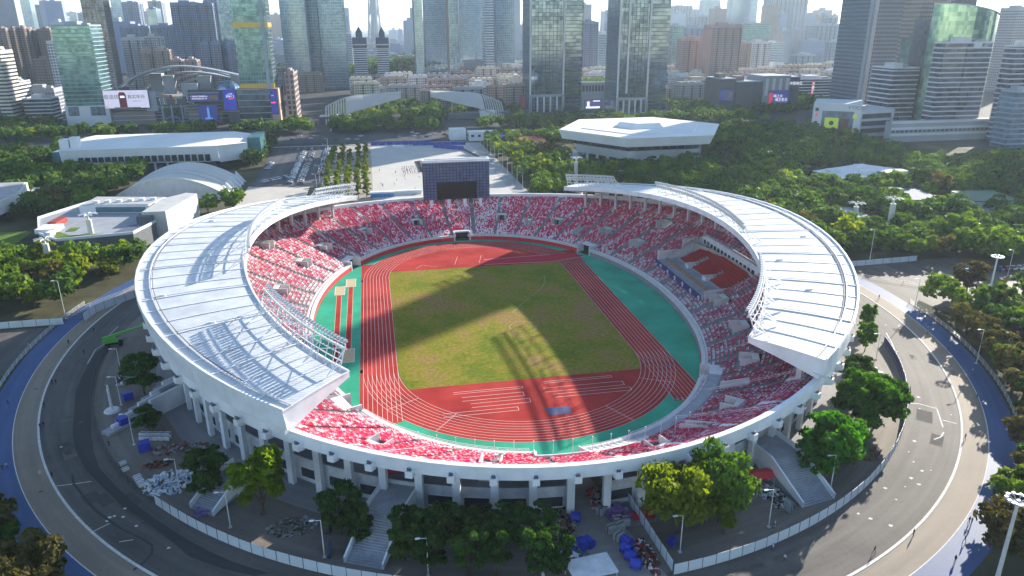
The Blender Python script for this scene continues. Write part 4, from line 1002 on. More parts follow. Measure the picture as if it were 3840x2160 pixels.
# ------------------------------------------------------------------ the rest of the park canopy: one wooded mass
def woods(name, label, regions, target):
    rng = np.random.default_rng(5); Vs = []; MI = []; src = {}
    for key in ('dark0', 'dark1', 'dark2', 'mid0', 'mid2', 'mid1'):
        t = PROTO[key][0]; me = [c for c in t.children if c.name.startswith('crown')][0].data
        a = np.zeros(len(me.vertices)*3, dtype=np.float32); me.vertices.foreach_get('co', a); src[key] = a.reshape(-1, 4, 3)
    n = 0; keys = list(src); cell = {}
    def ok(x, y, d):
        i, j = int(x//8), int(y//8)
        for u in (i-1, i, i+1):
            for v in (j-1, j, j+1):
                for (a, b) in cell.get((u, v), ()):
                    if (a-x)**2+(b-y)**2 < d*d: return False
        return True
    for (a, b) in PTS: cell.setdefault((int(a//8), int(b//8)), []).append((a, b))
    for poly, share, kk in regions:
        xs = [q[0] for q in poly]; ys = [q[1] for q in poly]; k = 0; tries = 0
        while k < share and tries < share*60:
            tries += 1; x = rng.uniform(min(xs), max(xs)); y = rng.uniform(min(ys), max(ys)); c = False
            for i in range(len(poly)):
                (x1, y1), (x2, y2) = poly[i], poly[i-1]
                if (y1 > y) != (y2 > y) and x < (x2-x1)*(y-y1)/(y2-y1)+x1: c = not c
            if not c or math.hypot(x, y/1.1) < 152.5 or any(p < x < q and r < y < s for p, q, r, s in OBST) or not ok(x, y, 5.6): continue
            cell.setdefault((int(x//8), int(y//8)), []).append((x, y)); k += 1
            V = src[kk[int(rng.integers(len(kk)))]]; sel = rng.choice(len(V), int(len(V)*.42), replace=False); W = V[sel]
            ctr = W.mean(1, keepdims=True); W = ctr+(W-ctr)*1.45
            s = rng.uniform(.95, 1.4); an = rng.random()*2*PI; ca, sa = math.cos(an), math.sin(an)
            W = W*np.array((s, s, s*rng.uniform(.8, 1.1))); X = W[..., 0]*ca-W[..., 1]*sa+x; Y = W[..., 0]*sa+W[..., 1]*ca+y
            Vs.append(np.stack([X, Y, W[..., 2]], -1)); MI.append(np.full(len(W), rng.choice(4, p=(.66, .31, .01, .02)) if 'mid0' not in kk or len(kk) > 3 else rng.choice(4, p=(.35, .48, .10, .07)), dtype=np.int32))
    me = quads_mesh(name, np.concatenate(Vs), LEAF['dark'])
    for kx in ('mid', 'lime', 'olive'): me.materials.append(LEAF[kx])
    me.polygons.foreach_set('material_index', np.concatenate(MI)); me.update()
    o = obj(name, me, None); tag(o, label, kind='stuff'); return o
DK = ['dark0', 'dark1', 'dark2']; MK = ['mid0', 'mid1', 'mid2']
woods('park_woodland', 'dense tree canopy filling the parks round the stadium', [
    ([(-205, 22), (-143, 28), (-138, 95), (-150, 110), (-205, 100)], 30, MK), ([(-320, 20), (-205, 22), (-205, 100), (-225, 150), (-320, 160)], 50, MK+DK),
    ([(-230, 176), (-112, 170), (-112, 300), (-265, 300), (-300, 230)], 90, DK+MK), ([(-430, 225), (-262, 225), (-262, 402), (-430, 402)], 130, DK), ([(-262, 366), (-112, 366), (-112, 402), (-262, 402)], 40, DK),
    ([(-128, 300), (-116, 240), (-112, 300), (-112, 398), (-128, 398)], 14, DK), ([(54, 165), (100, 160), (106, 232), (100, 300), (90, 400), (54, 400)], 60, MK), ([(100, 150), (190, 120), (230, 215), (215, 240), (105, 236)], 60, DK+MK),
    ([(215, 200), (355, 205), (355, 402), (196, 402), (226, 356)], 180, DK), ([(150, 26), (250, 26), (270, 150), (228, 205), (150, 150)], 130, DK), ([(250, 12), (430, 12), (430, 215), (300, 205), (262, 140)], 190, DK),
    ([(100, 356), (200, 356), (200, 402), (100, 402)], 30, DK), ([(158, -6), (205, -24), (290, -30), (330, -90), (260, -140), (160, -80), (152, -60)], 130, MK+DK), ([(170, 12), (250, 12), (250, 26), (170, 26)], 14, MK), ([(-440, 478), (-100, 474), (-100, 500), (-440, 520)], 70, DK), ([(64, 460), (480, 452), (480, 490), (64, 500)], 90, DK), ([(-70, 466), (34, 462), (34, 500), (-60, 560), (-66, 590)], 40, DK+MK),
    ([(215, 8), (420, -10), (420, 8)], 16, DK), ([(-66, 590), (40, 560), (130, 600), (150, 690), (-60, 690)], 90, DK), ([(300, 490), (520, 490), (520, 640), (300, 640)], 90, DK), ([(-77, 492), (-20, 486), (-30, 560), (-74, 640)], 46, DK+MK), ([(-128, 478), (-98, 478), (-98, 520), (-128, 520)], 10, DK), ([(-76, 600), (-40, 600), (-40, 660), (-74, 660)], 26, DK), ([(-430, 520), (-345, 520), (-345, 600), (-430, 600)], 40, DK)], 0)
# prototypes that were not planted
for _k, (_t, _used) in PROTO.items():
    if not _used:
        for _c in list(_t.children): bpy.data.objects.remove(_c)
        bpy.data.objects.remove(_t)
# ------------------------------------------------------------------ campus buildings near the stadium
HALLW = M('hall_white', (0.72, 0.74, 0.77), 0.6, 0.06, 0.1)
ROOFW = M('roof_white', (0.76, 0.75, 0.73), 0.7, 0.06, 0.06)
TEAL = glass('teal_glass', (0.06, 0.16, 0.19), 0.2, 0.6)
CJK = None
def text(body, size, mat, parent, loc, rot, name='lettering', extrude=0.03, align='CENTER'):
    cu = bpy.data.curves.new(name, 'FONT'); cu.body = body; cu.size = size; cu.align_x = align; cu.align_y = 'CENTER'; cu.extrude = extrude; cu.materials.append(mat)
    o = bpy.data.objects.new(name, cu); COL.objects.link(o)
    bpy.context.view_layer.update(); dg = bpy.context.evaluated_depsgraph_get(); me = bpy.data.meshes.new_from_object(o.evaluated_get(dg)); bpy.data.objects.remove(o)
    if not me.materials: me.materials.append(mat)
    o = obj(name, me, parent); o.location = loc; o.rotation_euler = rot; return o
FACE_S = (PI/2, 0, 0)           # lettering on a wall that faces the camera side (-Y)
# --- swimming hall
SW = thing('swimming_hall', 'long white windowed swimming hall with a pale vaulted roof', 'hall')
yf = 306.0; zt = topz(560, 552, -196, yf); xl = atY(235, 560, yf).x; xr = atY(818, 560, yf).x; zb = topz(560, 612, -196, yf)
mb = MB(); mb.hexa([(xl-2, yf, zb), (xr, yf, zb), (xr, yf+72, zb), (xl-2, yf+72, zb)], [(xl-2, yf-2.0, zt), (xr, yf-2.0, zt), (xr, yf+72, zt), (xl-2, yf+72, zt)]); part('wall', mb, HALLW, SW)
mb = MB(); xr2 = atY(926, 560, yf+14).x; mb.hexa([(xr, yf+1, zb-1), (xr2, yf+14, zb-1), (xr2, yf+60, zb-1), (xr, yf+72, zb-1)], [(xr, yf, zt-.3), (xr2, yf+14, zt-.8), (xr2, yf+60, zt-.8), (xr, yf+72, zt-.3)]); part('tapered_end', mb, HALLW, SW)
mb = MB(); nseg = 12
for i in range(nseg):
    y0, y1 = yf-2+74*i/nseg, yf-2+74*(i+1)/nseg; h = lambda t: zt+.05+1.6*math.sin(PI*t*.98)
    mb.quad((xl-2, y0, h(i/nseg)), (xr, y0, h(i/nseg)), (xr, y1, h((i+1)/nseg)), (xl-2, y1, h((i+1)/nseg)))
    mb.quad((xr, y0, h(i/nseg)), (xr2, min(max(y0, yf+14), yf+60), zt-.7), (xr2, min(max(y1, yf+14), yf+60), zt-.7), (xr, y1, h((i+1)/nseg)))
part('vaulted_roof', mb, ROOFW, SW)
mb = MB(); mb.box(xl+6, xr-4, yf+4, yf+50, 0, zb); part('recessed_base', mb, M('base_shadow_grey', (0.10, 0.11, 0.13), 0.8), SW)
for i in range(20):
    px_ = 304+i*(778-304)/19.0; x = atY(px_, 595-i*.7, yf-.4).x; z = topz(px_, 597-i*.35, x, yf); mb = MB(); mb.box(x-1.7, x+1.7, yf-1.0, yf-.2, z-2.4, z+2.4); w = part('window', mb, WINM, SW)
    m2 = MB(); m2.box(x-1.9, x+1.9, yf-1.25, yf-.6, z-2.75, z-2.4); part('sill', m2, HALLW, w)
for px_ in (538, 585, 632, 680, 728):
    x = atY(px_, 640, yf+1).x; mb = MB(); mb.box(x-.6, x+.6, yf+.6, yf+2, 0, zb); part('pillar', mb, HALLW, SW)
text('天河游泳馆', 2.6, M('sign_grey', (0.3, 0.32, 0.36), .6), SW, (atY(555, 604, yf).x, yf-.75, zb+1.4), FACE_S, 'hall_lettering')
mb = MB(); mb.box(xl-4, xl+2, yf+6, yf+14, zt-3, zt+6); mb.box(xl+3, xl+8, yf+6, yf+12, zt-3, zt+7.5); part('stair_head', mb, HALLW, SW)
mb = MB(); mb.box(xl-8, xl-2.1, yf+2, yf+50, 2, zt-1.5); part('glazed_end', mb, TEAL, SW)
mb = MB(); mb.box(xr2+.1, xr2+9, yf+20, yf+52, 4, zt+2); part('glazed_annex', mb, TEAL, SW)
# --- arched hall
AH = thing('arched_hall', 'white barrel-vaulted hall with two dark roof seams', 'hall')
# vault springs along X, arch runs from left to right and the ridge runs away from the camera
ax0, ax1, ay0, ay1, ah = -190, -123, 205, 258, 13.8
NA = 20
def arch(t): return (ax0+(ax1-ax0)*t, ah*math.sin(PI*t)**.8)
for k, (yy0, yy1) in enumerate(((ay0, ay0+16), (ay0+16.6, ay0+26), (ay0+26.6, ay1))):
    mb = MB()
    for i in range(NA):
        (xa, za), (xb, zb_) = arch(i/NA), arch((i+1)/NA); mb.quad((xa, yy0, za), (xb, yy0, zb_), (xb, yy1, zb_), (xa, yy1, za))
    part('roof_membrane', mb, M('membrane', (0.52, 0.51, 0.48), .75, .06, .08), AH, True)
mb = MB()
for yy in (ay0+16.3, ay0+26.3):
    for i in range(NA):
        (xa, za), (xb, zb_) = arch(i/NA), arch((i+1)/NA); mb.quad((xa, yy-.35, za-.1), (xb, yy-.35, zb_-.1), (xb, yy+.35, zb_-.1), (xa, yy+.35, za-.1))
part('roof_seam', mb, DARK, AH)
mb = MB()
for i in range(NA):
    (xa, za), (xb, zb_) = arch(i/NA), arch((i+1)/NA)
    mb.quad((xa, ay0+.05, 0), (xb, ay0+.05, 0), (xb, ay0+.05, zb_-.1), (xa, ay0+.05, za-.1)); mb.bar((xa, ay0-.2, za), (xb, ay0-.2, zb_), .9)
part('gable_wall', mb, CONCP, AH)
for k in range(6):
    x = ax1-4.5; mb = MB(); y = ay0+6+k*9; mb.hexa([(x-.4, y, 0), (x+5.6, y, 0), (x+5.6, y+1, 0), (x-.4, y+1, 0)], [(x-.4, y, 7), (x+.2, y, 7), (x+.2, y+1, 7), (x-.4, y+1, 7)]); part('buttress', mb, HALLW, AH)
# --- museum with the roof terrace
MU = thing('museum', 'low grey museum with roof terrace, green roof strip and white parapets', 'museum')
MR = [(-188, 109), (-176, 96), (-147, 102), (-143, 119), (-137, 162), (-187, 174), (-200, 140)]
GREYD = M('cladding_dark', (0.10, 0.11, 0.13), .6, .12, .3)
mb = MB(); mb.prism(MR, 0, 8.2); part('wall', mb, GREYD, MU)
mb = MB(); mb.prism([(x*.995-.6, y) for x, y in MR], 8.2, 8.5); part('terrace_deck', mb, M('deck_grey', (0.30, 0.32, 0.35), .8, .1, .2), MU)
P = [Vector((*q, 0)) for q in MR]
for i in range(len(P)):
    a, b = P[i], P[(i+1) % len(P)]; mb = MB(); mb.bar((a.x, a.y, 9.0), (b.x, b.y, 9.0), .5, 0, 1.1); part('parapet', mb, HALLW, MU)
mb = MB(); mb.prism([(-186, 109.5), (-175.5, 97.5), (-158, 100), (-160, 104), (-174, 104), (-181, 112)], 8.5, 8.75); part('green_roof_strip', mb, LAWN, MU)
mb = MB(); mb.prism([(-178, 112), (-174, 112), (-174, 118), (-178, 118)], 8.5, 8.72); part('green_roof_patch', mb, LAWN, MU)
mb = MB(); mb.prism([(-157, 101), (-147.5, 103), (-144, 118), (-152, 118)], 8.5, 8.8); part('blue_court', mb, M('court_blue', (0.10, 0.12, 0.17), .7), MU)
mb = MB(); mb.prism([(-148, 122), (-137.5, 122), (-131, 160), (-137, 163), (-146, 150)], 0, 13.5); part('angled_wing', mb, M('wing_stone', (0.48, 0.48, 0.47), .8, .1, .15), MU)
mb = MB(); mb.prism([(-150, 119.5), (-143, 119.5), (-143, 127), (-150, 127)], 8.5, 12); part('stair_tower', mb, GREYD, MU)
mb = MB(); mb.prism([(-184, 148), (-150, 142), (-146, 160), (-182, 168)], 8.5, 12.2); part('upper_storey', mb, HALLW, MU)
mb = MB(); mb.prism([(-183, 149), (-150.5, 143), (-147, 159), (-181.5, 167)], 12.25, 12.6); part('upper_roof', mb, M('roof_grey', (0.42, 0.42, 0.42), .8), MU)
mb = MB(); mb.quad((-176, 146.2, 9), (-152, 142.1, 9), (-152, 142.1, 11.6), (-176, 146.2, 11.6)); part('glazed_front', mb, TEAL, MU)
mb = MB(); mb.box(-190, -181.5, 110, 120, 8.5, 10.4); part('white_stair_head', mb, HALLW, MU)
mb = MB(); mb.box(-182.5, -180.5, 102, 107, 8.5, 10.8); part('white_shaft', mb, HALLW, MU)
mb = MB(); mb.prism([(-189, 122), (-185, 121), (-184, 132), (-188, 133)], 8.5, 10.8); part('red_wall', mb, M('red_brick', (0.30, 0.06, 0.05), .8), MU)
for k in range(6):
    mb = MB(); x = -178+k*5.2; mb.box(x, x+2.4, 150+k*.5, 152+k*.5, 12.6, 13.8); part('roof_unit', mb, HALLW, MU)
for k in range(9):
    mb = MB(); x = -174+k*3.1; y = 96.4+(x+176)*.207; mb.box(x, x+1.8, y-.15, y+.1, 1.0, 6.0); part('window', mb, WINM, MU)
# --- white training hall at the left edge
TH = thing('training_hall', 'white flat-roofed hall with glazed ground floor at the left edge', 'hall')
mb = MB(); mb.prism([(-300, 160), (-230, 162), (-228, 192), (-236, 222), (-300, 222)], 4.6, 11.5); part('upper_wall', mb, M('tile_grey', (0.58, 0.58, 0.57), .7, .06, .3), TH)
mb = MB(); mb.prism([(-299, 164), (-233, 166), (-232, 190), (-239, 219), (-299, 219)], 0, 4.6); part('glazed_base', mb, WINM, TH)
for k in range(9):
    mb = MB(); x = -298+k*8; mb.box(x, x+1, 162.5, 163.5, 0, 4.6); part('pillar', mb, HALLW, TH)
mb = MB(); mb.prism([(-299, 161), (-231, 163), (-229, 192), (-237, 221), (-299, 221)], 11.5, 11.9); part('roof_slab', mb, M('roof_dull', (0.36, 0.36, 0.36), .8, .15, .2), TH)
sheet('training_lawn', [(-262, 120), (-206, 118), (-208, 150), (-262, 156)], 0.0, LAWN)
KB = thing('kiosk_block', 'small white service block behind the training hall', 'building')
mb = MB(); mb.box(-238, -216, 222, 230, 0, 6); part('wall', mb, HALLW, KB); mb = MB(); mb.box(-236, -234, 221.7, 222.1, 1, 3.5); part('door', mb, DARK, KB); mb = MB(); mb.box(-238.5, -215.5, 221.5, 230.5, 6, 6.5); part('roof', mb, ROOFW, KB)
# --- hexagonal gymnasium
HG = thing('hexagonal_gymnasium', 'white hexagonal gymnasium with a wide flat roof and dark ribbon window', 'gymnasium')
hx, hy = 162, 297
def hexa_pts(r, rot=0): return [(hx+r*math.cos(R(60*i+rot)), hy+r*.97*math.sin(R(60*i+rot))) for i in range(6)]
def hring(name, r0, r1, z0, z1, mat):
    a, b = hexa_pts(r0, 2), hexa_pts(r1, 2); m = MB(); m.hexa([(*q, z0) for q in a], [(*q, z1) for q in b]); return part(name, m, mat, HG)
hring('eaves_fascia', 62, 65, 15.6, 22, HALLW); hring('roof_deck', 64.4, 64.2, 22.02, 22.3, ROOFW); hring('inner_roof', 48, 47, 22.32, 22.9, ROOFW); hring('roof_lantern', 20, 18, 22.9, 26.2, HALLW)
hring('lantern_top', 17.5, 17.3, 26.22, 26.5, ROOFW)
hring('ribbon_window', 52, 54, 11.5, 15.6, WINM); hring('lower_wall', 49, 53.5, 5.0, 11.5, HALLW); hring('core', 40, 41, 0, 5.0, GREYD)
ab = hexa_pts(54.6, 2)
for i in range(6):
    a, b = Vector(ab[i]), Vector(ab[(i+1) % 6])
    for k in range(1, 9):
        q = a.lerp(b, k/9); mb = MB(); mb.box(q.x-.25, q.x+.25, q.y-.25, q.y+.25, 11.5, 15.6); part('mullion', mb, GREYD, HG)
pb = hexa_pts(50, 2)
for i in range(6):
    a, b = Vector(pb[i]), Vector(pb[(i+1) % 6])
    for k in range(5):
        q = a.lerp(b, k/5); mb = MB(); mb.box(q.x-.8, q.x+.8, q.y-.8, q.y+.8, 0, 5.2); part('pillar', mb, HALLW, HG)
for i in (3, 4, 5):
    a, b = Vector(hexa_pts(51, 2)[i]), Vector(hexa_pts(68, 2)[i]); mb = MB(); t_ = Vector((-(b-a).y, (b-a).x)).normalized()*4
    mb.hexa([(*(a-t_), 0), (*(a+t_), 0), (*(b+t_), 0), (*(b-t_), 0)], [(*(a-t_), 6), (*(a+t_), 6), (*(b+t_), .4), (*(b-t_), .4)]); part('entrance_ramp', mb, HALLW, HG)
# --- white flat building and sheds on the right
def flat_block(name, label, pts, h, wall, roof, cat='building', win=None, units=0):
    t = thing(name, label, cat); m = MB(); m.prism(pts, 0, h); part('wall', m, wall, t); m = MB()
    cx = sum(q[0] for q in pts)/len(pts); cy_ = sum(q[1] for q in pts)/len(pts); m.prism([(cx+(x-cx)*1.02, cy_+(y-cy_)*1.02) for x, y in pts], h, h+.5); part('roof', m, roof, t)
    for i in range(len(pts)):
        a, b = Vector(pts[i]), Vector(pts[(i+1) % len(pts)]); L = (b-a).length; d = (b-a)/L; n = Vector((d.y, -d.x))
        if win and n.dot(Vector((CAM_C.x-a.x, CAM_C.y-a.y))) > 0:
            k = int(L/win)
            for j in range(k):
                c = a+d*(j+.5)*L/k; m = MB(); m.obox((c.x, c.y, 0), (d.x, d.y, 0), (n.x, n.y, 0), win*.45, .24, h*.45, h*.75); part('window', m, WINM, t)
    for u in range(units):
        x = cx+random.uniform(-.35, .35)*(max(q[0] for q in pts)-min(q[0] for q in pts)); y = cy_+random.uniform(-.3, .3)*(max(q[1] for q in pts)-min(q[1] for q in pts)); m = MB(); m.box(x-3.5, x+3.5, y-3, y+3, h+.5, h+2.6); part('roof_light', m, roof, t)
    return t
flat_block('white_roof_building', 'low building with a stepped white roof deep in the shaded park', [(236, 181), (238, 154), (270, 153), (296, 172), (280, 197)], 6.5, HALLW, ROOFW, win=5, units=7)
flat_block('grey_roof_house', 'small white house with grey flat roof under the park trees', [(244, 100), (261, 98), (266, 124), (247, 126)], 5.5, HALLW, M('roof_greyblue', (0.25, 0.27, 0.31), .8), win=3.5, units=1)
flat_block('green_roof_house', 'white house with a green sloping roof at the right park edge', [(279, 113), (273, 89), (297, 86), (303, 110)], 6, HALLW, M('roof_green', (0.06, 0.15, 0.09), .7), win=3.5)
flat_block('long_shed', 'long narrow white shed with small windows behind the right roof', [(190, 68), (193, 95), (203, 94), (200, 67)], 5, HALLW, M('roof_shed', (0.22, 0.25, 0.30), .8), win=3)
flat_block('end_house', 'pale house half hidden by trees beside the stadium roof', [(166, 92), (176, 92), (176, 104), (166, 104)], 8, HALLW, ROOFW, win=3.5)
flat_block('roof_tile_house', 'white house behind trees right of the gymnasium', [(232, 234), (250, 232), (250, 250), (232, 250)], 8, HALLW, ROOFW, win=3.5)
flat_block('roof_tile_house', 'pale gabled annex beyond the house right of the gymnasium', [(256, 228), (276, 226), (276, 240), (256, 240)], 7, HALLW, ROOFW, win=3.5)
flat_block('east_house', 'low white house at the far right edge of the park', [(312, 84), (330, 82), (330, 96), (312, 96)], 6, HALLW, ROOFW, win=3.5)
# sheds between plaza and gymnasium
flat_block('ticket_shed', 'pale long shed at the far corner of the plaza', [(44, 402), (86, 398), (86, 412), (44, 414)], 7, HALLW, ROOFW, win=6)
flat_block('red_roof_shed', 'market shed with red roof beside the far plaza corner', [(66, 352), (100, 348), (100, 372), (66, 374)], 6, HALLW, M('roof_red', (0.45, 0.05, 0.07), .6), win=5)
flat_block('blue_roof_shed', 'small shed with blue roof behind the red roof shed', [(64, 378), (90, 376), (90, 390), (64, 391)], 6, HALLW, M('roof_blue', (0.08, 0.15, 0.42), .6), win=5)
flat_block('glazed_pavilion', 'open white rectangular pavilion at the far end of the plaza', [(28, 408), (42, 408), (42, 420), (28, 420)], 9, HALLW, ROOFW)
# --- shell canopies across the main road
SHELL = M('shell_white', (0.46, 0.44, 0.41), .5, .05, .1)
def shell(label, pxs, ys, flip):
    t = thing('shell_canopy', label, 'canopy', group='shell canopies across the main road')
    # spine: from the broad ribbed foot to the raised tip
    f = -1 if flip else 1
    cx, cyy = pxs; N, K = 30, 8; P = []
    for i in range(N+1):
        u = i/N; x = cx+f*(-38+78*u); w = 20*math.sin(PI*min(1, u*.86+.12))**.7*(1-.62*u)+1.0; zc = 7+15*math.sin(PI/2*min(1, .12+u/.6))+max(0, u-.5)*13
        row = []
        for k in range(K+1):
            v = -1+2*k/K; row.append(Vector((x, cyy+v*w+10*math.sin(PI*u), zc-3*v*v*(1-.5*u)+8.5*v*(1-u*.65))))
        P.append(row)
    for i in range(N):
        if i < 8:
            m = MB()
            for k in range(K): m.hexa([P[i][k], P[i][k]+(P[i+1][k]-P[i][k])*.4, P[i][k+1]+(P[i+1][k+1]-P[i][k+1])*.4, P[i][k+1]], [q+Vector((0,0,.5)) for q in (P[i][k], P[i][k]+(P[i+1][k]-P[i][k])*.55, P[i][k+1]+(P[i+1][k+1]-P[i][k+1])*.55, P[i][k+1])])
            part('canopy_rib', m, SHELL, t)
        else:
            m = MB()
            for k in range(K): m.hexa([P[i][k], P[i+1][k], P[i+1][k+1], P[i][k+1]], [q+Vector((0,0,.5)) for q in (P[i][k], P[i+1][k], P[i+1][k+1], P[i][k+1])])
            part('canopy_shell', m, SHELL, t)
    for k, m_ in ((0, 1), (K, 1)):
        m = MB()
        for i in range(N): m.bar(P[i][k]+Vector((0,0,.4)), P[i+1][k]+Vector((0,0,.4)), .9)
        part('edge_beam', m, SHELL, t)
    for i in (4, 9, 15, 21):
        q = P[i][4]; m = MB(); m.tube((q.x, q.y, 0), q, .6, .4, 6); part('post', m, SHELL, t)
    m = MB(); m.box(cx-f*30-14, cx-f*30+14, cyy-6, cyy+14, 0, 7.5); m.box(cx+f*2-20, cx+f*2+20, cyy-2, cyy+16, 0, 6); part('pavilion_wall', m, GREYD, t)
    m = MB(); m.box(cx-f*20-8, cx-f*20+8, cyy-8, cyy+4, 0, 9); part('white_drum', m, HALLW, t)
    return t
shell('ribbed leaf-shaped shell canopy nearer the gold-banded tower', (-47, 552), 0, False)
shell('mirror-image shell canopy nearer the glass towers', (64, 558), 0, True)
# white street building by the right canopy (upright windows)
# ------------------------------------------------------------------ city
def pane_mat(name, dark, light, cell=(3.0, 3.0, 3.6), rough=0.14, metal=0.55, spec=0.8, contrast=(0.25, 0.95), streak=0.0):
    """glass whose panes differ a little from one another"""
    m = bpy.data.materials.new(name); m.use_nodes = True; nt = m.node_tree; b = nt.nodes['Principled BSDF']
    b.inputs['Roughness'].default_value = rough; b.inputs['Metallic'].default_value = metal; b.inputs['Specular IOR Level'].default_value = spec
    g = nt.nodes.new('ShaderNodeNewGeometry'); sn = nt.nodes.new('ShaderNodeVectorMath'); sn.operation = 'SNAP'; sn.inputs[1].default_value = cell
    ad = nt.nodes.new('ShaderNodeVectorMath'); ad.operation = 'ADD'; ad.inputs[1].default_value = (.37, .41, .2)
    nt.links.new(g.outputs['Position'], ad.inputs[0]); nt.links.new(ad.outputs[0], sn.inputs[0])
    w = nt.nodes.new('ShaderNodeTexWhiteNoise'); nt.links.new(sn.outputs[0], w.inputs['Vector'])
    n = nt.nodes.new('ShaderNodeTexNoise'); n.inputs['Scale'].default_value = .035; n.inputs['Detail'].default_value = 3; nt.links.new(g.outputs['Position'], n.inputs['Vector'])
    mx = nt.nodes.new('ShaderNodeMath'); mx.operation = 'ADD'
    m1 = nt.nodes.new('ShaderNodeMath'); m1.operation = 'MULTIPLY'; m1.inputs[1].default_value = .55; nt.links.new(w.outputs[0], m1.inputs[0])
    m2 = nt.nodes.new('ShaderNodeMath'); m2.operation = 'MULTIPLY'; m2.inputs[1].default_value = .6; nt.links.new(n.outputs[0], m2.inputs[0])
    nt.links.new(m1.outputs[0], mx.inputs[0]); nt.links.new(m2.outputs[0], mx.inputs[1])
    r = nt.nodes.new('ShaderNodeValToRGB'); r.color_ramp.elements[0].position = contrast[0]; r.color_ramp.elements[1].position = contrast[1]
    r.color_ramp.elements[0].color = (*dark, 1); r.color_ramp.elements[1].color = (*light, 1); nt.links.new(mx.outputs[0], r.inputs[0]); nt.links.new(r.outputs[0], b.inputs['Base Color'])
    bp = nt.nodes.new('ShaderNodeBump'); bp.inputs['Strength'].default_value = .12; bp.inputs['Distance'].default_value = .6
    nt.links.new(w.outputs[0], bp.inputs['Height']); nt.links.new(bp.outputs[0], b.inputs['Normal'])
    MATS[name] = m; return m
GL = {'mirror': pane_mat('glass_mirror', (0.05, 0.09, 0.15), (0.30, 0.42, 0.54), cell=(3.9, 3.9, 4.0), metal=.8, rough=.08), 'teal': pane_mat('glass_teal', (0.03, 0.11, 0.13), (0.20, 0.42, 0.44)), 'blue': pane_mat('glass_blue', (0.07, 0.15, 0.24), (0.28, 0.44, 0.58)),
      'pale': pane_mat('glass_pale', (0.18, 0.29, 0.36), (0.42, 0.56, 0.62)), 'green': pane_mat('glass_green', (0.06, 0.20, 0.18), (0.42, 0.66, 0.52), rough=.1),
      'dark': pane_mat('glass_dark', (0.03, 0.045, 0.07), (0.18, 0.22, 0.28)), 'navy': pane_mat('glass_navy', (0.02, 0.03, 0.07), (0.14, 0.19, 0.30))}
WALLC = {'white': M('city_white', (0.62, 0.63, 0.65), .8, .08, .05), 'cream': M('city_cream', (0.62, 0.58, 0.50), .8, .1, .05), 'beige': M('city_beige', (0.40, 0.33, 0.29), .85, .1, .05),
         'pink': M('city_pink', (0.40, 0.30, 0.29), .85, .1, .05), 'salmon': M('city_salmon', (0.45, 0.27, 0.24), .85, .08, .05), 'grey': M('city_grey', (0.34, 0.36, 0.40), .85, .1, .05),
         'blue': M('city_blue', (0.24, 0.30, 0.42), .85, .1, .05), 'brown': M('city_brown', (0.24, 0.19, 0.17), .85, .1, .05), 'dark': M('city_dark', (0.09, 0.10, 0.12), .7, .1, .05),
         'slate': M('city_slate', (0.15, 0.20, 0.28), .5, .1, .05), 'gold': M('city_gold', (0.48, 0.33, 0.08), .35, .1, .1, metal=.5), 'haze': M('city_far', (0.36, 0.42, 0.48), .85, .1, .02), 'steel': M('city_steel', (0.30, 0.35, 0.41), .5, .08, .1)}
ROOFC = M('city_roof', (0.32, 0.31, 0.30), .9, .2, .1)
WINC = M('city_window', (0.05, 0.06, 0.08), .25, .3, .2, spec=.6)  # dark glass colour of the city windows
def faces(x0, x1, y0, y1):
    """faces that look towards the camera side: the front (-Y) and the nearer flank; each = (start, along, width, outward)"""
    F = [(Vector((x0, y0, 0)), Vector((1, 0, 0)), x1-x0, Vector((0, -1, 0)))]
    if x1 < CAM_C.x+20: F.append((Vector((x1, y0, 0)), Vector((0, 1, 0)), y1-y0, Vector((1, 0, 0))))
    elif x0 > CAM_C.x-20: F.append((Vector((x0, y1, 0)), Vector((0, -1, 0)), y1-y0, Vector((-1, 0, 0))))
    return F
def slab(mb, f, u0, u1, z0, z1, d0, d1, m=0):
    """box on a face: u along it, z up, d0..d1 outward"""
    o, a, w, n = f; P = [o+a*u0+n*d0, o+a*u1+n*d0, o+a*u1+n*d1, o+a*u0+n*d1]
    mb.hexa([(p.x, p.y, z0) for p in P], [(p.x, p.y, z1) for p in P], m)
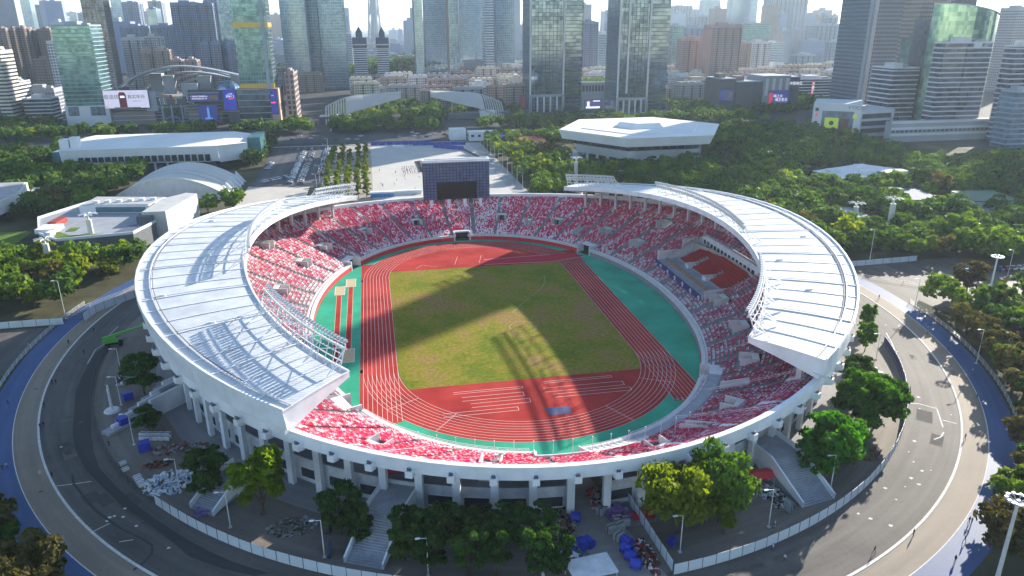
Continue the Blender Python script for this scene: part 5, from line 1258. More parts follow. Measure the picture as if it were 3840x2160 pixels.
def bld(name, label, x0, x1, y0, dep, h, style, wall='white', gl='blue', fl=3.6, bay=3.2, near=False, z0=0, cat='tower', group=None, t=None, roof=True, bandh=1.1, crown=True):
    y1 = y0+dep
    if t is None: t = thing(name, label, cat, group=group)
    W = WALLC[wall]; g = GL[gl]
    F = faces(x0, x1, y0, y1)
    mb = MB(); mb.box(x0, x1, y0, y1, z0, h); part('wall' if style in ('resi', 'grid') else 'curtain_wall', mb, (W if style in ('resi', 'grid') else g), t)
    nf = max(1, int((h-z0)/fl)); vis = max(z0, 0)
    if style in ('band', 'glass', 'fin'):
        bh = {'band': bandh, 'glass': .45, 'fin': .3}[style]; dp = {'band': .5, 'glass': .18, 'fin': .15}[style]
        if near:
            for i in range(1, nf+1):
                z = z0+i*fl-bh
                if z > 175: break
                mb = MB()
                for f in F: slab(mb, f, -.01, f[2]+.01, z, z+bh, .0, dp)
                part('floor_band', mb, W, t)
        else:
            mb = MB()
            for i in range(1, nf+1):
                z = z0+i*fl-bh
                if z > 420: break
                for f in F: slab(mb, f, -.01, f[2]+.01, z, z+bh, .0, dp)
            o = part('floor_bands', mb, W, t); tag(o, kind='stuff')
        if style == 'fin':
            for f in F:
                n = max(2, int(f[2]/bay))
                for k in range(n+1):
                    mb = MB(); u = f[2]*k/n; slab(mb, f, u-.1, u+.1, z0, h, .15, .5); part('vertical_fin', mb, W, t)
        elif style == 'glass':
            mb = MB()
            for f in F:
                n = max(2, int(f[2]/bay))
                for k in range(n+1): u = f[2]*k/n; slab(mb, f, u-.1, u+.1, z0, h, .1, .3)
            o = part('mullions', mb, W, t); tag(o, kind='stuff')
    else:
        mb = MB(); m2 = MB(); zc = min(h, 330)
        for f in F:
            n = max(2, int(f[2]/bay)); bw = f[2]/n
            for i in range(int((zc-z0)/fl)):
                z = z0+i*fl
                for k in range(n):
                    u = bw*k
                    if style == 'resi' and k % 4 == 3:
                        slab(mb, f, u+.1, u+bw-.1, z+.1, z+fl-.3, -.0, .04)       # flat dark strip standing in for the shade of a vertical recess
                        continue
                    slab(mb, f, u+bw*.2, u+bw*.8, z+1.0, z+fl-.7, .0, .06)
                    if style == 'resi' and k % 4 == 1: slab(m2, f, u-.1, u+bw+.1, z+.1, z+1.05, .0, 1.1)
        o = part('windows', mb, WINC, t); tag(o, kind='stuff')
        if m2.v: o = part('balconies', m2, W, t); tag(o, kind='stuff')
        if style == 'resi':
            for f in F:
                n = max(2, int(f[2]/(bay*4)))
                for k in range(n+1):
                    mm = MB(); u = f[2]*k/n; slab(mm, f, u-.35, u+.35, z0, h+.6, .02, .75); part('wall_pier', mm, W, t)
    if roof and h < 330:
        mb = MB(); mb.box(x0+.4, x1-.4, y0+.4, y1-.4, h, h+.25); part('roof_deck', mb, ROOFC, t)
        mb = MB()
        for (a, b, c, d) in ((x0-.2, x1+.2, y0-.25, y0+.3), (x0-.2, x1+.2, y1-.3, y1+.2), (x0-.2, x0+.3, y0+.3, y1-.3), (x1-.3, x1+.2, y0+.3, y1-.3)): mb.box(a, b, c, d, h, h+1.3)
        part('parapet', mb, W, t)
        if crown:
            wx, wy = (x1-x0), (y1-y0); mb = MB(); mb.box(x0+wx*.25, x0+wx*.6, y0+wy*.3, y0+wy*.75, h+.25, h+4.5); part('plant_room', mb, W, t)
            mb = MB(); mb.box(x0+wx*.68, x0+wx*.85, y0+wy*.35, y0+wy*.6, h+.25, h+2.8); part('water_tank', mb, WALLC['grey'], t)
    return t
def P(col, xl, xr, ry, Y, top, dep, **k):
    """building read off a picture sixteenth in the top row: left/right edge at row ry, roof row top (None = above the frame, height h)"""
    a = atY(*Q(col, 0, xl, ry), Y); b = atY(*Q(col, 0, xr, ry), Y); xm = (a.x+b.x)/2
    h = k.pop('h', None) or topz(*Q(col, 0, (xl+xr)/2, top), xm, Y)
    name = k.pop('name', 'tower_block'); label = k.pop('label'); style = k.pop('style')
    return bld(name, label, a.x, b.x, Y, dep, h, style, **k)
# ---- left group
for i, (xl, xr, tp_, wl) in enumerate(((-70, 78, 300, 'brown'), (96, 160, 300, 'brown'), (196, 262, 285, 'brown'), (270, 312, 300, 'brown'), (395, 520, 300, 'brown'))):
    P(0, xl, xr, 420, 1000+12*i, tp_, 26, label=('leftmost', 'second', 'third', 'fourth', 'fifth')[i]+' of the dark slab apartment towers at the left edge', style='resi', wall=wl, name='apartment_tower', group='dark apartment slabs', cat='tower', fl=3.1)
P(0, -60, 52, 800, 610, 520, 30, label='cream apartment block cut by the left picture edge above the trees', style='band', wall='cream', gl='dark', name='apartment_block', cat='building', bandh=1.8)
P(0, 84, 222, 950, 640, 830, 26, label='pale rounded office block beside the cream block', style='band', wall='white', gl='dark', name='office_block', cat='building', bandh=1.6)
P(0, 228, 560, 1000, 660, 900, 24, label='low grey windowed block behind the left trees', style='grid', wall='grey', name='office_block', cat='building')
P(0, 236, 520, 1060, 622, 1000, 22, label='low pale podium building with long ribbon windows left of the teal tower', style='band', wall='white', gl='dark', name='office_block', cat='building')
P(0, 345, 555, 700, 880, 600, 24, label='brown twin-winged apartment block behind the low grey block', style='resi', wall='brown', name='apartment_block', cat='building')
P(0, 500, 640, 600, 820, 420, 24, label='narrow white apartment tower just left of the teal glass tower', style='grid', wall='white', name='apartment_tower')
t = P(0, 575, 962, 600, 585, 262, 34, label='teal glass office tower with one sunlit pale green flank', style='band', wall='steel', gl='teal', name='office_tower', near=True, bandh=.7, fl=3.9)
Yt = 585; xa = atY(*Q(0,0,660,1060), Yt).x; xb = atY(*Q(0,0,1105,1060), Yt).x; zt_ = topz(*Q(0,0,880,1065), (xa+xb)/2, Yt-4)
mb = MB(); mb.box(xa, xb, Yt-4, Yt+34, 0, zt_); part('podium', mb, WALLC['white'], t)
for (u0, u1, v0, v1) in ((680, 805, 1075, 1165), (905, 1070, 1075, 1160)):
    mb = MB(); a = atY(*Q(0,0,u0,v0), Yt-4.05); b = atY(*Q(0,0,u1,v1), Yt-4.05); mb.box(a.x, b.x, Yt-4.35, Yt-4.02, b.z, a.z); part('poster_panel', mb, M('poster_dark', (0.12, 0.15, 0.2), .4, .7, .3), t)
t = P(0, 845, 1065, 200, 810, None, 24, h=260, label='slender brown tower with a ribbed sunlit flank left of the mall', style='fin', wall='beige', gl='dark', name='residential_tower', fl=3.3, bay=4.5)
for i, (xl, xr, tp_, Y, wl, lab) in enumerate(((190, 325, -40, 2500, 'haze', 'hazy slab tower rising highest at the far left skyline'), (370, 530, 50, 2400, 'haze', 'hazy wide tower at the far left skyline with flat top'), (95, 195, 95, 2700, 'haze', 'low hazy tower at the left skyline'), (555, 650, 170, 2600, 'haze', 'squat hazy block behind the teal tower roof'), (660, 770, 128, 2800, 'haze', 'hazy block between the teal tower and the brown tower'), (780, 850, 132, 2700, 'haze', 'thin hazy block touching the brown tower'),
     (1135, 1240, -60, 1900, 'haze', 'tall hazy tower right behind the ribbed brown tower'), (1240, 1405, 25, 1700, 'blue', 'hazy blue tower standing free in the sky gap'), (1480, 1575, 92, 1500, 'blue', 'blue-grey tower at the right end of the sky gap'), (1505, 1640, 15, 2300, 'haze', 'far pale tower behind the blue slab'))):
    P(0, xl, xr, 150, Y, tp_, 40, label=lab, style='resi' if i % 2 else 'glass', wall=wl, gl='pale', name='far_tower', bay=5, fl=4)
for (xl, xr, ry, Y, tp_, wl, st_, lab, h) in ((1215, 1500, 330, 1120, 268, 'blue', 'resi', 'wide blue-grey slab behind the white apartments', None), (1520, 1800, 330, 1100, 262, 'blue', 'resi', 'blue-grey ribbed slab right of the wide slab', None), (1750, 2020, 300, 1010, 32, 'blue', 'resi', 'tall blue-grey apartment slab left of the gold-banded tower', None), (2030, 2165, 300, 1000, 40, 'blue', 'resi', 'narrow blue apartment slab with a lit edge', None), (2075, 2215, 200, 1300, 2, 'blue', 'resi', 'dark blue tower behind the narrow slab', None), (2205, 2345, 200, 900, -60, 'steel', 'glass', 'blue banded glass tower rising beyond the frame left of the gold-banded tower', None), (2345, 2600, 100, 760, -80, 'steel', 'glass', 'pale blue glass tower behind the gold-banded tower', None)):
    P(0, xl, xr, ry, Y, tp_, 30, label=lab, style=st_, wall=wl, gl='blue', name='apartment_tower' if st_ == 'resi' else 'office_tower', fl=3.2)
for (xl, xr, ry, Y, tp_, wl, lab) in ((1240, 1430, 500, 870, 385, 'white', 'white apartment tower with notched front behind the mall roof'), (1450, 1620, 450, 890, 375, 'white', 'second white apartment tower right of the notched one'), (1425, 1530, 620, 800, 515, 'beige', 'left wing of the beige apartment blocks behind the mall'), (1560, 1715, 620, 790, 510, 'beige', 'right wing of the beige apartment blocks with lit flank'), (1725, 1830, 680, 770, 612, 'pink', 'short pinkish apartment block left of its twin'), (1865, 1985, 680, 765, 612, 'pink', 'short pinkish apartment block with lit flank'), (2035, 2110, 560, 850, 435, 'blue', 'blue-grey apartment tower behind the mall arches'), (2130, 2225, 560, 850, 435, 'blue', 'twin blue-grey apartment tower next to it'), (2295, 2395, 560, 850, 430, 'blue', 'blue-grey apartment tower beside the gold-banded tower')):
    P(0, xl, xr, ry, Y, tp_, 20, label=lab, style='resi', wall=wl, name='apartment_tower', fl=3.0, bay=2.6)
# ---- shopping mall with billboards
ML = thing('shopping_mall', 'dark stepped shopping mall with arched roof ribs and lettered front', 'mall')
Ym = 585
def mp(x, y, Y=Ym): return atY(*Q(0,0,x,y), Y)
a, b = mp(1085, 1240), mp(2430, 1240); zt_ = mp(1700, 1010).z
mb = MB(); mb.box(a.x, b.x, Ym+2, Ym+110, 0, zt_); part('wall', mb, WALLC['dark'], ML)
for k in range(7):
    mb = MB(); z = zt_*(k+.7)/7.5; mb.box(a.x, b.x, Ym+1.4, Ym+2, z, z+.7); part('cornice', mb, WALLC['grey'], ML)
for (u0, u1, v0, v1, c) in ((1150, 1560, 1120, 1260, 'brown'), (1910, 2290, 1100, 1250, 'brown'), (2250, 2440, 900, 1240, 'dark'), (1480, 1560, 920, 1120, 'grey'), (1900, 2200, 900, 1010, 'dark')):
    p0, p1 = mp(u0, v1, Ym-2), mp(u1, v0, Ym-2); mb = MB(); mb.box(p0.x, p1.x, Ym-2, Ym+1.9, max(0, p0.z), p1.z); part('facade_block', mb, WALLC[c], ML)
    for k in range(2):
        mb = MB(); z = max(0, p0.z)+(p1.z-max(0, p0.z))*(k+1)/3; mb.box(p0.x, p1.x, Ym-2.3, Ym-2.02, z, z+.8); part('facade_band', mb, WALLC['steel'], ML)
# arched atrium frame
for x in (1650, 1745, 1845):
    p0 = mp(x, 1215, Ym-1); p1 = mp(x, 1050, Ym-1); mb = MB(); mb.box(p0.x-.7, p0.x+.7, Ym-1, Ym+1, 0, p1.z); part('atrium_column', mb, WALLC['steel'], ML)
c0 = mp(1745, 1225, Ym-1.2)
mb = MB()
for i in range(12):
    t0, t1 = PI*i/12, PI*(i+1)/12; mb.bar((c0.x+8*math.cos(t0), Ym-1.2, 8*math.sin(t0)), (c0.x+8*math.cos(t1), Ym-1.2, 8*math.sin(t1)), .8)
part('atrium_arch', mb, WALLC['steel'], ML)
for i in range(9):
    p0 = mp(1650+i*24, 1200, Ym-.5); mb = MB(); mb.box(p0.x, p0.x+4, Ym+.8, Ym+1.3, 6, mp(1745, 1060, Ym).z); part('atrium_pane', mb, GL['pale'], ML)
sgn = M('sign_letters', (0.55, 0.58, 0.62), .5)
q = mp(1720, 1028, Ym-2); mb = MB(); mb.box(mp(1570, 1028, Ym-2).x, mp(1870, 1028, Ym-2).x, Ym-1.6, Ym+1.3, mp(1720, 1055, Ym).z, mp(1720, 975, Ym).z); part('sign_panel', mb, WALLC['dark'], ML)
text('正 佳   广 场', 8.5, sgn, ML, (q.x, Ym-1.75, q.z+1), FACE_S, 'sign_lettering'); text('G R A N D V I E W  M A L L', 2.6, sgn, ML, (q.x, Ym-1.75, q.z-4.8), FACE_S, 'sign_lettering')
q = mp(1720, 985, Ym-2)
for k, c in enumerate(((0.5, 0.1, 0.05), (0.06, 0.1, 0.5), (0.5, 0.3, 0.05))):
    mb = MB(); mb.tube((q.x-3+3*k, Ym-1.9, q.z+(1.5 if k == 1 else 0)), (q.x-3+3*k, Ym-1.7, q.z+(1.5 if k == 1 else 0)), 1.6, 1.6, 12); part('sign_emblem', mb, M('emblem_%d' % k, c, .5), ML)
# the curved roof ribs
for k, (x0_, y0_, x1_, y1_, sag) in enumerate(((1230, 870, 2420, 760, 95), (1300, 850, 2420, 790, 100), (1460, 890, 2400, 800, 80), (1590, 900, 2420, 770, 60), (1700, 925, 2100, 775, 25), (1200, 880, 1700, 700, 20))):
    Yk = Ym+20+k*14; A = mp(x0_, y0_, Yk); B = mp(x1_, y1_, Yk); mb = MB(); N = 22; pts = []
    for i in range(N+1):
        u = i/N; q = A.lerp(B, u); q.z += sag*.16*math.sin(PI*(u**.8)); pts.append(q)
    for i in range(N): mb.bar(pts[i], pts[i+1], 13, 0, 1.6)
    part('roof_arch', mb, WALLC['steel'], ML)
for (u0, u1, v0, v1, Yk) in ((1510, 1620, 740, 810, Ym+40), (1640, 1740, 760, 830, Ym+30), (1990, 2110, 765, 830, Ym+30), (2320, 2420, 745, 800, Ym+30), (1830, 1980, 840, 920, Ym+6)):
    p0, p1 = mp(u0, v1, Yk), mp(u1, v0, Yk); mb = MB(); mb.box(p0.x, p1.x, Yk, Yk+12, p0.z-12, p1.z); part('roof_plant', mb, WALLC['grey'], ML)
p0 = mp(2275, 870, Ym+8); mb = MB()
for i in range(8):
    for k in range(16):
        f0, f1 = PI/2*i/8, PI/2*(i+1)/8; t0, t1 = 2*PI*k/16, 2*PI*(k+1)/16; r = 12
        pt = lambda f, tt: (p0.x+r*math.cos(f)*math.cos(tt), Ym+18+r*math.cos(f)*math.sin(tt), p0.z-4+r*math.sin(f)*.8)
        mb.quad(pt(f0, t0), pt(f0, t1), pt(f1, t1), pt(f1, t0))
part('glass_dome', mb, GL['blue'], ML)
mb = MB(); mb.box(mp(1200, 880, Ym+10).x, mp(1900, 930, Ym+10).x, Ym+6, Ym+108, zt_, zt_+1.0); part('roof_deck', mb, ROOFC, ML)
def screen(label, col, x0_, x1_, y0_, y1_, Y, c, emit=.6, name='billboard', cat='billboard', frame_=True):
    p0, p1 = atY(*Q(col,0,x0_,y1_), Y), atY(*Q(col,0,x1_,y0_), Y); t = thing(name, label, cat)
    mb = MB(); mb.box(p0.x-.5, p1.x+.5, Y+.15, Y+1.1, p0.z-.5, p1.z+.5); part('frame', mb, WALLC['dark'], t)
    mb = MB(); mb.box(p0.x, p1.x, Y, Y+.15, p0.z, p1.z); part('screen', mb, M('screen_%s' % label[:22].replace(' ', '_'), c, .5, .04, .2, emit=emit), t)
    return t, p0, p1, Y
t, p0, p1, Y = screen('white lit billboard with black characters and a dark red bottle', 0, 1062, 1478, 905, 1092, Ym-4, (0.66, 0.62, 0.76), .22)
INK = M('ink_black', (0.02, 0.02, 0.03), .6); WINE = M('ink_wine', (0.25, 0.02, 0.05), .6); INKW = M('ink_white', (0.8, 0.8, 0.85), .6, 0, emit=.4)
W_, H_ = p1.x-p0.x, p1.z-p0.z
text('叙谈坊', H_*.27, INK, t, (p0.x+W_*.17, Y-.06, p0.z+H_*.62), FACE_S, 'print_characters'); text('真实年份', H_*.24, INK, t, (p0.x+W_*.73, Y-.06, p0.z+H_*.62), FACE_S, 'print_characters')
text('— 陈酿 年份 老酒 —', H_*.06, INK, t, (p0.x+W_*.73, Y-.06, p0.z+H_*.38), FACE_S, 'print_characters')
mb = MB(); bx_ = p0.x+W_*.42; mb.box(bx_-W_*.085, bx_+W_*.085, Y-.12, Y-.01, p0.z+H_*.05, p0.z+H_*.78); mb.hexa([(bx_-W_*.085, Y-.12, p0.z+H_*.78), (bx_+W_*.085, Y-.12, p0.z+H_*.78), (bx_+W_*.085, Y-.01, p0.z+H_*.78), (bx_-W_*.085, Y-.01, p0.z+H_*.78)], [(bx_-W_*.05, Y-.12, p0.z+H_*.9), (bx_+W_*.05, Y-.12, p0.z+H_*.9), (bx_+W_*.05, Y-.01, p0.z+H_*.9), (bx_-W_*.05, Y-.01, p0.z+H_*.9)]); part('printed_bottle', mb, WINE, t)
mb = MB(); mb.box(p0.x+W_*.2, p0.x+W_*.8, Y-.1, Y-.01, p0.z+H_*.01, p0.z+H_*.05); part('printed_base', mb, WINE, t)
mb = MB(); mb.box(bx_-W_*.05, bx_+W_*.05, Y-.18, Y-.13, p0.z+H_*.58, p0.z+H_*.70); part('printed_label', mb, INKW, t)
t, p0, p1, Y = screen('navy screen with white text lines over the mall front', 0, 1915, 2200, 945, 1020, Ym-4.5, (0.03, 0.03, 0.16), .25, 'led_screen', 'screen')
W_, H_ = p1.x-p0.x, p1.z-p0.z; text('广州市天河体育中心', H_*.28, INKW, t, (p0.x+W_*.32, Y-.06, p0.z+H_*.66), FACE_S, 'screen_text'); text('欢迎您光临正佳广场', H_*.24, INKW, t, (p0.x+W_*.32, Y-.06, p0.z+H_*.34), FACE_S, 'screen_text')
mb = MB(); mb.box(p0.x+W_*.66, p0.x+W_*.95, Y-.08, Y-.01, p0.z+H_*.2, p0.z+H_*.8); part('screen_picture', mb, M('picture_ochre', (0.32, 0.2, 0.12), .6), t)
t, p0, p1, Y = screen('deep blue poster screen low on the mall front', 0, 2015, 2180, 1055, 1220, Ym-4.5, (0.02, 0.04, 0.22), .15, 'led_screen', 'screen')
W_, H_ = p1.x-p0.x, p1.z-p0.z; mb = MB(); mb.box(p0.x+W_*.44, p0.x+W_*.56, Y-.08, Y-.01, p0.z+H_*.2, p0.z+H_*.85); mb.box(p0.x+W_*.3, p0.x+W_*.7, Y-.08, Y-.01, p0.z+H_*.12, p0.z+H_*.22); part('screen_picture', mb, M('picture_blue', (0.1, 0.25, 0.6), .5, emit=.3), t)
t, p0, p1, Y = screen('tall blue stock-ticker screen showing 3941 at the mall corner', 0, 2262, 2362, 905, 1110, Ym-4.5, (0.015, 0.03, 0.32), .25, 'led_screen', 'screen')
W_, H_ = p1.x-p0.x, p1.z-p0.z; text('上证指数', H_*.07, INKW, t, (p0.x+W_*.55, Y-.06, p0.z+H_*.80), FACE_S, 'screen_text'); text('3941.2', H_*.16, INKW, t, (p0.x+W_*.55, Y-.06, p0.z+H_*.68), FACE_S, 'screen_text')
mb = MB(); mb.box(p0.x+W_*.4, p0.x+W_*.8, Y-.08, Y-.01, p0.z+H_*.55, p0.z+H_*.58); part('ticker_line', mb, M('ticker_red', (0.7, 0.05, 0.1), .5, emit=.6), t)
# ---- gold-banded tower
Yg = 526
xl = atY(*Q(0,0,2385,600), Yg).x; xr = atY(*Q(1,0,150,600), Yg).x
GT = thing('gold_banded_tower', 'teal glass tower with two gold bands and bright flank beside the mall', 'tower')
bld('x', '', xl, xr, Yg, 30, 230, 'glass', 'steel', 'teal', 3.9, 2.4, True, z0=topz(*Q(1,0,100,890), xr, Yg), t=GT)
for (v0, v1) in ((275, 225), (885, 840)):
    z0_, z1_ = topz(*Q(1,0,60,v0), xr-8, Yg), topz(*Q(1,0,60,v1), xr-8, Yg); mb = MB(); mb.box(xl-.6, xr+.6, Yg-.6, Yg+30.6, z0_, z1_); part('gold_band', mb, WALLC['gold'], GT)
zp = topz(*Q(1,0,100,890), xr, Yg); mb = MB(); mb.box(xl-3, xr+4, Yg-3, Yg+40, 0, zp-.05); part('podium', mb, M('podium_stone', (0.50, 0.36, 0.26), .8, .08, .1), GT)
for k in range(6):
    mb = MB(); mb.box(xr+3.9, xr+4.2, Yg+2+k*6, Yg+5+k*6, zp*.45, zp*.62); part('podium_window', mb, WINC, GT)
mb = MB(); mb.box(xr-6, xr-2.5, Yg-1.2, Yg-.62, zp, 230); part('steel_pier', mb, WALLC['steel'], GT)
mb = MB(); mb.box(xl-3.2, xr-4, Yg-3.4, Yg-3.05, 0, zp-1); part('podium_glass', mb, GL['dark'], GT)
for k in range(6):
    mb = MB(); z = zp*(k+.6)/6.5; mb.box(xl-3.3, xr-4, Yg-3.7, Yg-3.42, z, z+.7); part('podium_band', mb, WALLC['steel'], GT)
t, p0, p1, Y = screen('blue screen with two red price bars on the podium corner', 1, 62, 200, 900, 1150, Yg-3.3, (0.02, 0.03, 0.26), .2, 'led_screen', 'screen')
W_, H_ = p1.x-p0.x, p1.z-p0.z
for k in range(2):
    mb = MB(); mb.box(p0.x+W_*(.12+.5*k), p0.x+W_*(.4+.5*k), Y-.08, Y-.01, p0.z+H_*.44, p0.z+H_*.5); part('price_bar', mb, MATS['ticker_red'], t)
    text('3941', H_*.06, INKW, t, (p0.x+W_*(.27+.48*k), Y-.06, p0.z+H_*.76), FACE_S, 'screen_text')
P(1, 305, 395, 950, 545, 745, 46, label='pinkish stone shop building right of the gold-banded tower', style='grid', wall='pink', name='shop_building', cat='building', bay=6, fl=5)
# ---- centre
for (xl, xr, ry, Y, h, gl, lab) in ((268, 520, 400, 960, 300, 'pale', 'shimmering pale glass tower right of the gold-banded tower'), (520, 640, 400, 1020, 210, 'blue', 'blue glass slab half hidden by the big blue tower'), (640, 900, 300, 1000, 330, 'blue', 'broad smooth blue glass tower left of the sky gap')):
    P(1, xl, xr, ry, Y, None, 34, h=h, label=lab, style='glass', wall='steel', gl=gl, name='office_tower', fl=4.2)
for i, (xl, xr) in enumerate(((985, 1120), (1222, 1340))):
    Y = 1290; t = P(1, xl, xr, 600, Y, 385, 26, label=('left', 'right')[i]+' one of the twin white banded towers with dark blue hats', style='band', wall='white', gl='navy', name='twin_tower', group='twin banded towers', bandh=2.0, fl=4.2, roof=False)
    a, b = atY(*Q(1,0,xl,600), Y).x, atY(*Q(1,0,xr,600), Y).x; h = topz(*Q(1,0,(xl+xr)/2, 415), a, Y); cx = (a+b)/2; w = (b-a)/2; NV = WALLC['blue'] if False else M('navy_roof', (0.03, 0.05, 0.12), .5)
    mb = MB(); mb.box(a-1, b+1, Y-1, Y+27, h-12, h+7); part('crown_band', mb, NV, t)
    mb = MB(); mb.box(cx-w*.5, cx+w*.5, Y+5, Y+20, h+7, h+16); mb.hexa([(cx-w*.5, Y+5, h+16), (cx+w*.5, Y+5, h+16), (cx+w*.5, Y+20, h+16), (cx-w*.5, Y+20, h+16)], [(cx-.6, Y+12, h+27), (cx+.6, Y+12, h+27), (cx+.6, Y+13, h+27), (cx-.6, Y+13, h+27)]); part('pointed_hat', mb, NV, t)
    for k in range(5):
        x = a+(b-a)*(k+.5)/5; mb = MB(); mb.tube((x, Y-1.4, h-9), (x, Y-.9, h-9), 2.2, 2.2, 10); mb.box(x-2.2, x+2.2, Y-1.4, Y-.95, h-12.5, h-9); part('arched_window', mb, WINC, t)
        mb = MB(); mb.box(x-(b-a)*.09, x+(b-a)*.09, Y-1.3, Y-1.05, h-14, h-5); part('arch_surround', mb, WALLC['white'], t)
# hyperboloid lattice tower far away
CT = thing('lattice_tower', 'very tall twisted lattice tower fading in the haze of the sky gap', 'tower')
cx = atY(*Q(1,0,1205,450), 2900).x; N = 24; zz = [0, 60, 140, 220, 290, 350, 410, 450]
rr = [32, 27, 21.5, 17.5, 15.5, 15.5, 18, 21]
PT = [[Vector((cx+r*math.cos(2*PI*k/N+z*.0022), 2900+r*math.sin(2*PI*k/N+z*.0022), z)) for k in range(N)] for z, r in zip(zz, rr)]
for s in range(len(zz)-1):
    mb = MB()
    for k in range(N): mb.bar(PT[s][k], PT[s+1][k], 1.9)
    part('lattice_stage', mb, WALLC['haze'], CT)
    mb = MB(); mb.tube((cx, 2900, zz[s]), (cx, 2900, zz[s+1]), rr[s]*.55, rr[s+1]*.55, 12); part('core', mb, WALLC['haze'], CT)
for z, r in zip(zz[1:], rr[1:]):
    mb = MB(); mb.tube((cx, 2900, z-2), (cx, 2900, z+2), r+.8, r+.8, 24); part('ring', mb, WALLC['haze'], CT)
mb = MB(); mb.tube((cx, 2900, 450), (cx, 2900, 600), 5, 1, 8); part('mast', mb, WALLC['haze'], CT)
for (xl, xr, ry, Y, h, wl, gl, st_, lab) in ((1605, 1688, 480, 1080, 245, 'steel', 'pale', 'glass', 'pale glass tower right of the sky gap'), (1705, 1925, 400, 1330, 330, 'steel', 'blue', 'glass', 'wide blue tower behind the pale tower right of the gap'), (1945, 2040, 400, 950, 260, 'beige', 'blue', 'fin', 'brown-finned slender tower before the wide blue tower'), (2050, 2290, 400, 1260, 320, 'steel', 'pale', 'glass', 'pale broad tower in the middle of the skyline'), (2310, 2395, 400, 1010, 280, 'white', 'blue', 'band', 'white striped tower with curved edge in the middle of the skyline'), (2420, 2600, 400, 1060, 320, 'steel', 'blue', 'glass', 'blue glass tower just left of the first mirrored tower')):
    P(1, xl, xr, ry, Y, None, 36, h=h, label=lab, style=st_, wall=wl, gl=gl, name='office_tower', fl=4.0)
P(1, 1605, 1690, 480, 1400, 345, 24, label='small white striped block low in the gap right of the twins', style='band', wall='white', gl='blue', name='office_block', cat='building', bandh=1.8)
P(1, 898, 968, 480, 1480, 345, 24, label='small white striped block left of the twins', style='band', wall='white', gl='blue', name='office_block', cat='building', bandh=1.8)
P(1, 2170, 2365, 960, 700, 850, 22, label='white block with dark window pairs behind the right canopy', style='grid', wall='white', name='office_block', cat='building', bay=4.5)
for (x0_, x1_, y0_, y1_, Y, lab) in ((2220, 2245, 340, 600, 1040, 'thin white spire on a domed roof in the skyline'),):
    p0 = atY(*Q(1,0,x0_,y1_), Y); p1 = atY(*Q(1,0,x1_,y0_), Y); t = thing('spire_building', lab, 'building'); mb = MB(); mb.box(p0.x-22, p1.x+22, Y, Y+30, 0, p0.z); part('wall', mb, WALLC['steel'], t); mb = MB(); mb.tube((p0.x, Y+10, p0.z), (p0.x, Y+10, p1.z), 1.6, .6, 8); part('spire', mb, WALLC['white'], t)
# ---- mirrored towers
for i, (c_, xl, xm, xr, Y, lab) in enumerate(((2, 190, 522, 705, 606, 'mirrored glass tower with white corner fins left of the screen podium'), (2, 1075, 1372, 1560, 548, 'mirrored glass tower with white corner fins right of the screen podium'))):
    t = thing('mirrored_tower', lab, 'tower')
    a, b, d = atY(*Q(c_,0,xl,700), Y).x, atY(*Q(c_,0,xm,700), Y).x, atY(*Q(c_,0,xr,700), Y+12).x; h = 240
    bld('x', '', a, b, Y, 46, h, 'fin', 'slate', 'mirror', 4.0, 3.9, False, t=t)
    bld('x', '', b+.02, d, Y+12, 40, h-12, 'band', 'slate', 'mirror', 4.0, 2.6, True, t=t, bandh=.5)
    for x in (a-.8, b-.6):
        mb = MB(); mb.box(x-1.0, x+1.0, Y-1.2, Y-.78, 0, h); part('corner_fin', mb, WALLC['white'], t)
    if i == 1:
        x = a+(b-a)*.28; mb = MB(); mb.box(x-1, x+1, Y-1.3, Y-.78, 24, h); part('corner_fin', mb, WALLC['white'], t)
    mb = MB(); mb.box(a-1, b+1, Y-1.25, Y-.2, 17, 19.5); part('canopy_band', mb, WALLC['steel'], t)
    for k in range(6):
        x = a+(b-a)*k/5; mb = MB(); mb.box(x-.9, x+.9, Y-1.2, Y-.7, 0, 17); part('base_column', mb, WALLC['white'], t)
SP = thing('screen_podium', 'grey podium with planted roof between the two mirrored towers', 'building'); Y = 612
a, b = atY(*Q(2,0,705,900), Y).x, atY(*Q(2,0,1020,900), Y).x; h = topz(*Q(2,0,860,840), a, Y)
mb = MB(); mb.box(a, b, Y, Y+50, 0, h); part('wall', mb, WALLC['grey'], SP); mb = MB(); mb.box(a-.5, b+.5, Y-1, Y+50, h, h+1.6); part('roof_slab', mb, WALLC['white'], SP)
for k in range(10):
    x = a+(b-a)*(k+.5)/10; mb = MB(); mb.box(x-1.4, x+1.4, Y-.3, Y, h*.70, h*.92); part('window', mb, WINC, SP)
rng = np.random.default_rng(3); V, _ = crown_quads(rng, 5, 1, 0, 2, 4, .5)
gq = []
for k in range(420):
    c = np.array((rng.uniform(a+2, b-2), rng.uniform(Y+2, Y+30), h+1.6+rng.random()*3)); u = rng.normal(size=3); v = rng.normal(size=3); gq.append([c-u*.7, c-v*.7, c+u*.7, c+v*.7])
o = obj('roof_garden', quads_mesh('roof_garden', np.array(gq), LEAF['mid']), SP); tag(o, kind='stuff')
t, p0, p1, Y = screen('small lit screen with a white figure between the mirrored towers', 2, 735, 895, 1000, 1095, 610.5, (0.05, 0.04, 0.13), .35, 'led_screen', 'screen'); W_, H_ = p1.x-p0.x, p1.z-p0.z
mb = MB(); mb.box(p0.x+W_*.05, p0.x+W_*.95, Y-.08, Y-.01, p0.z+H_*.03, p0.z+H_*.25); mb.box(p0.x+W_*.12, p0.x+W_*.28, Y-.08, Y-.01, p0.z+H_*.25, p0.z+H_*.8); mb.box(p0.x+W_*.5, p0.x+W_*.95, Y-.08, Y-.01, p0.z+H_*.78, p0.z+H_*.9); part('screen_picture', mb, MATS['ink_white'], t)
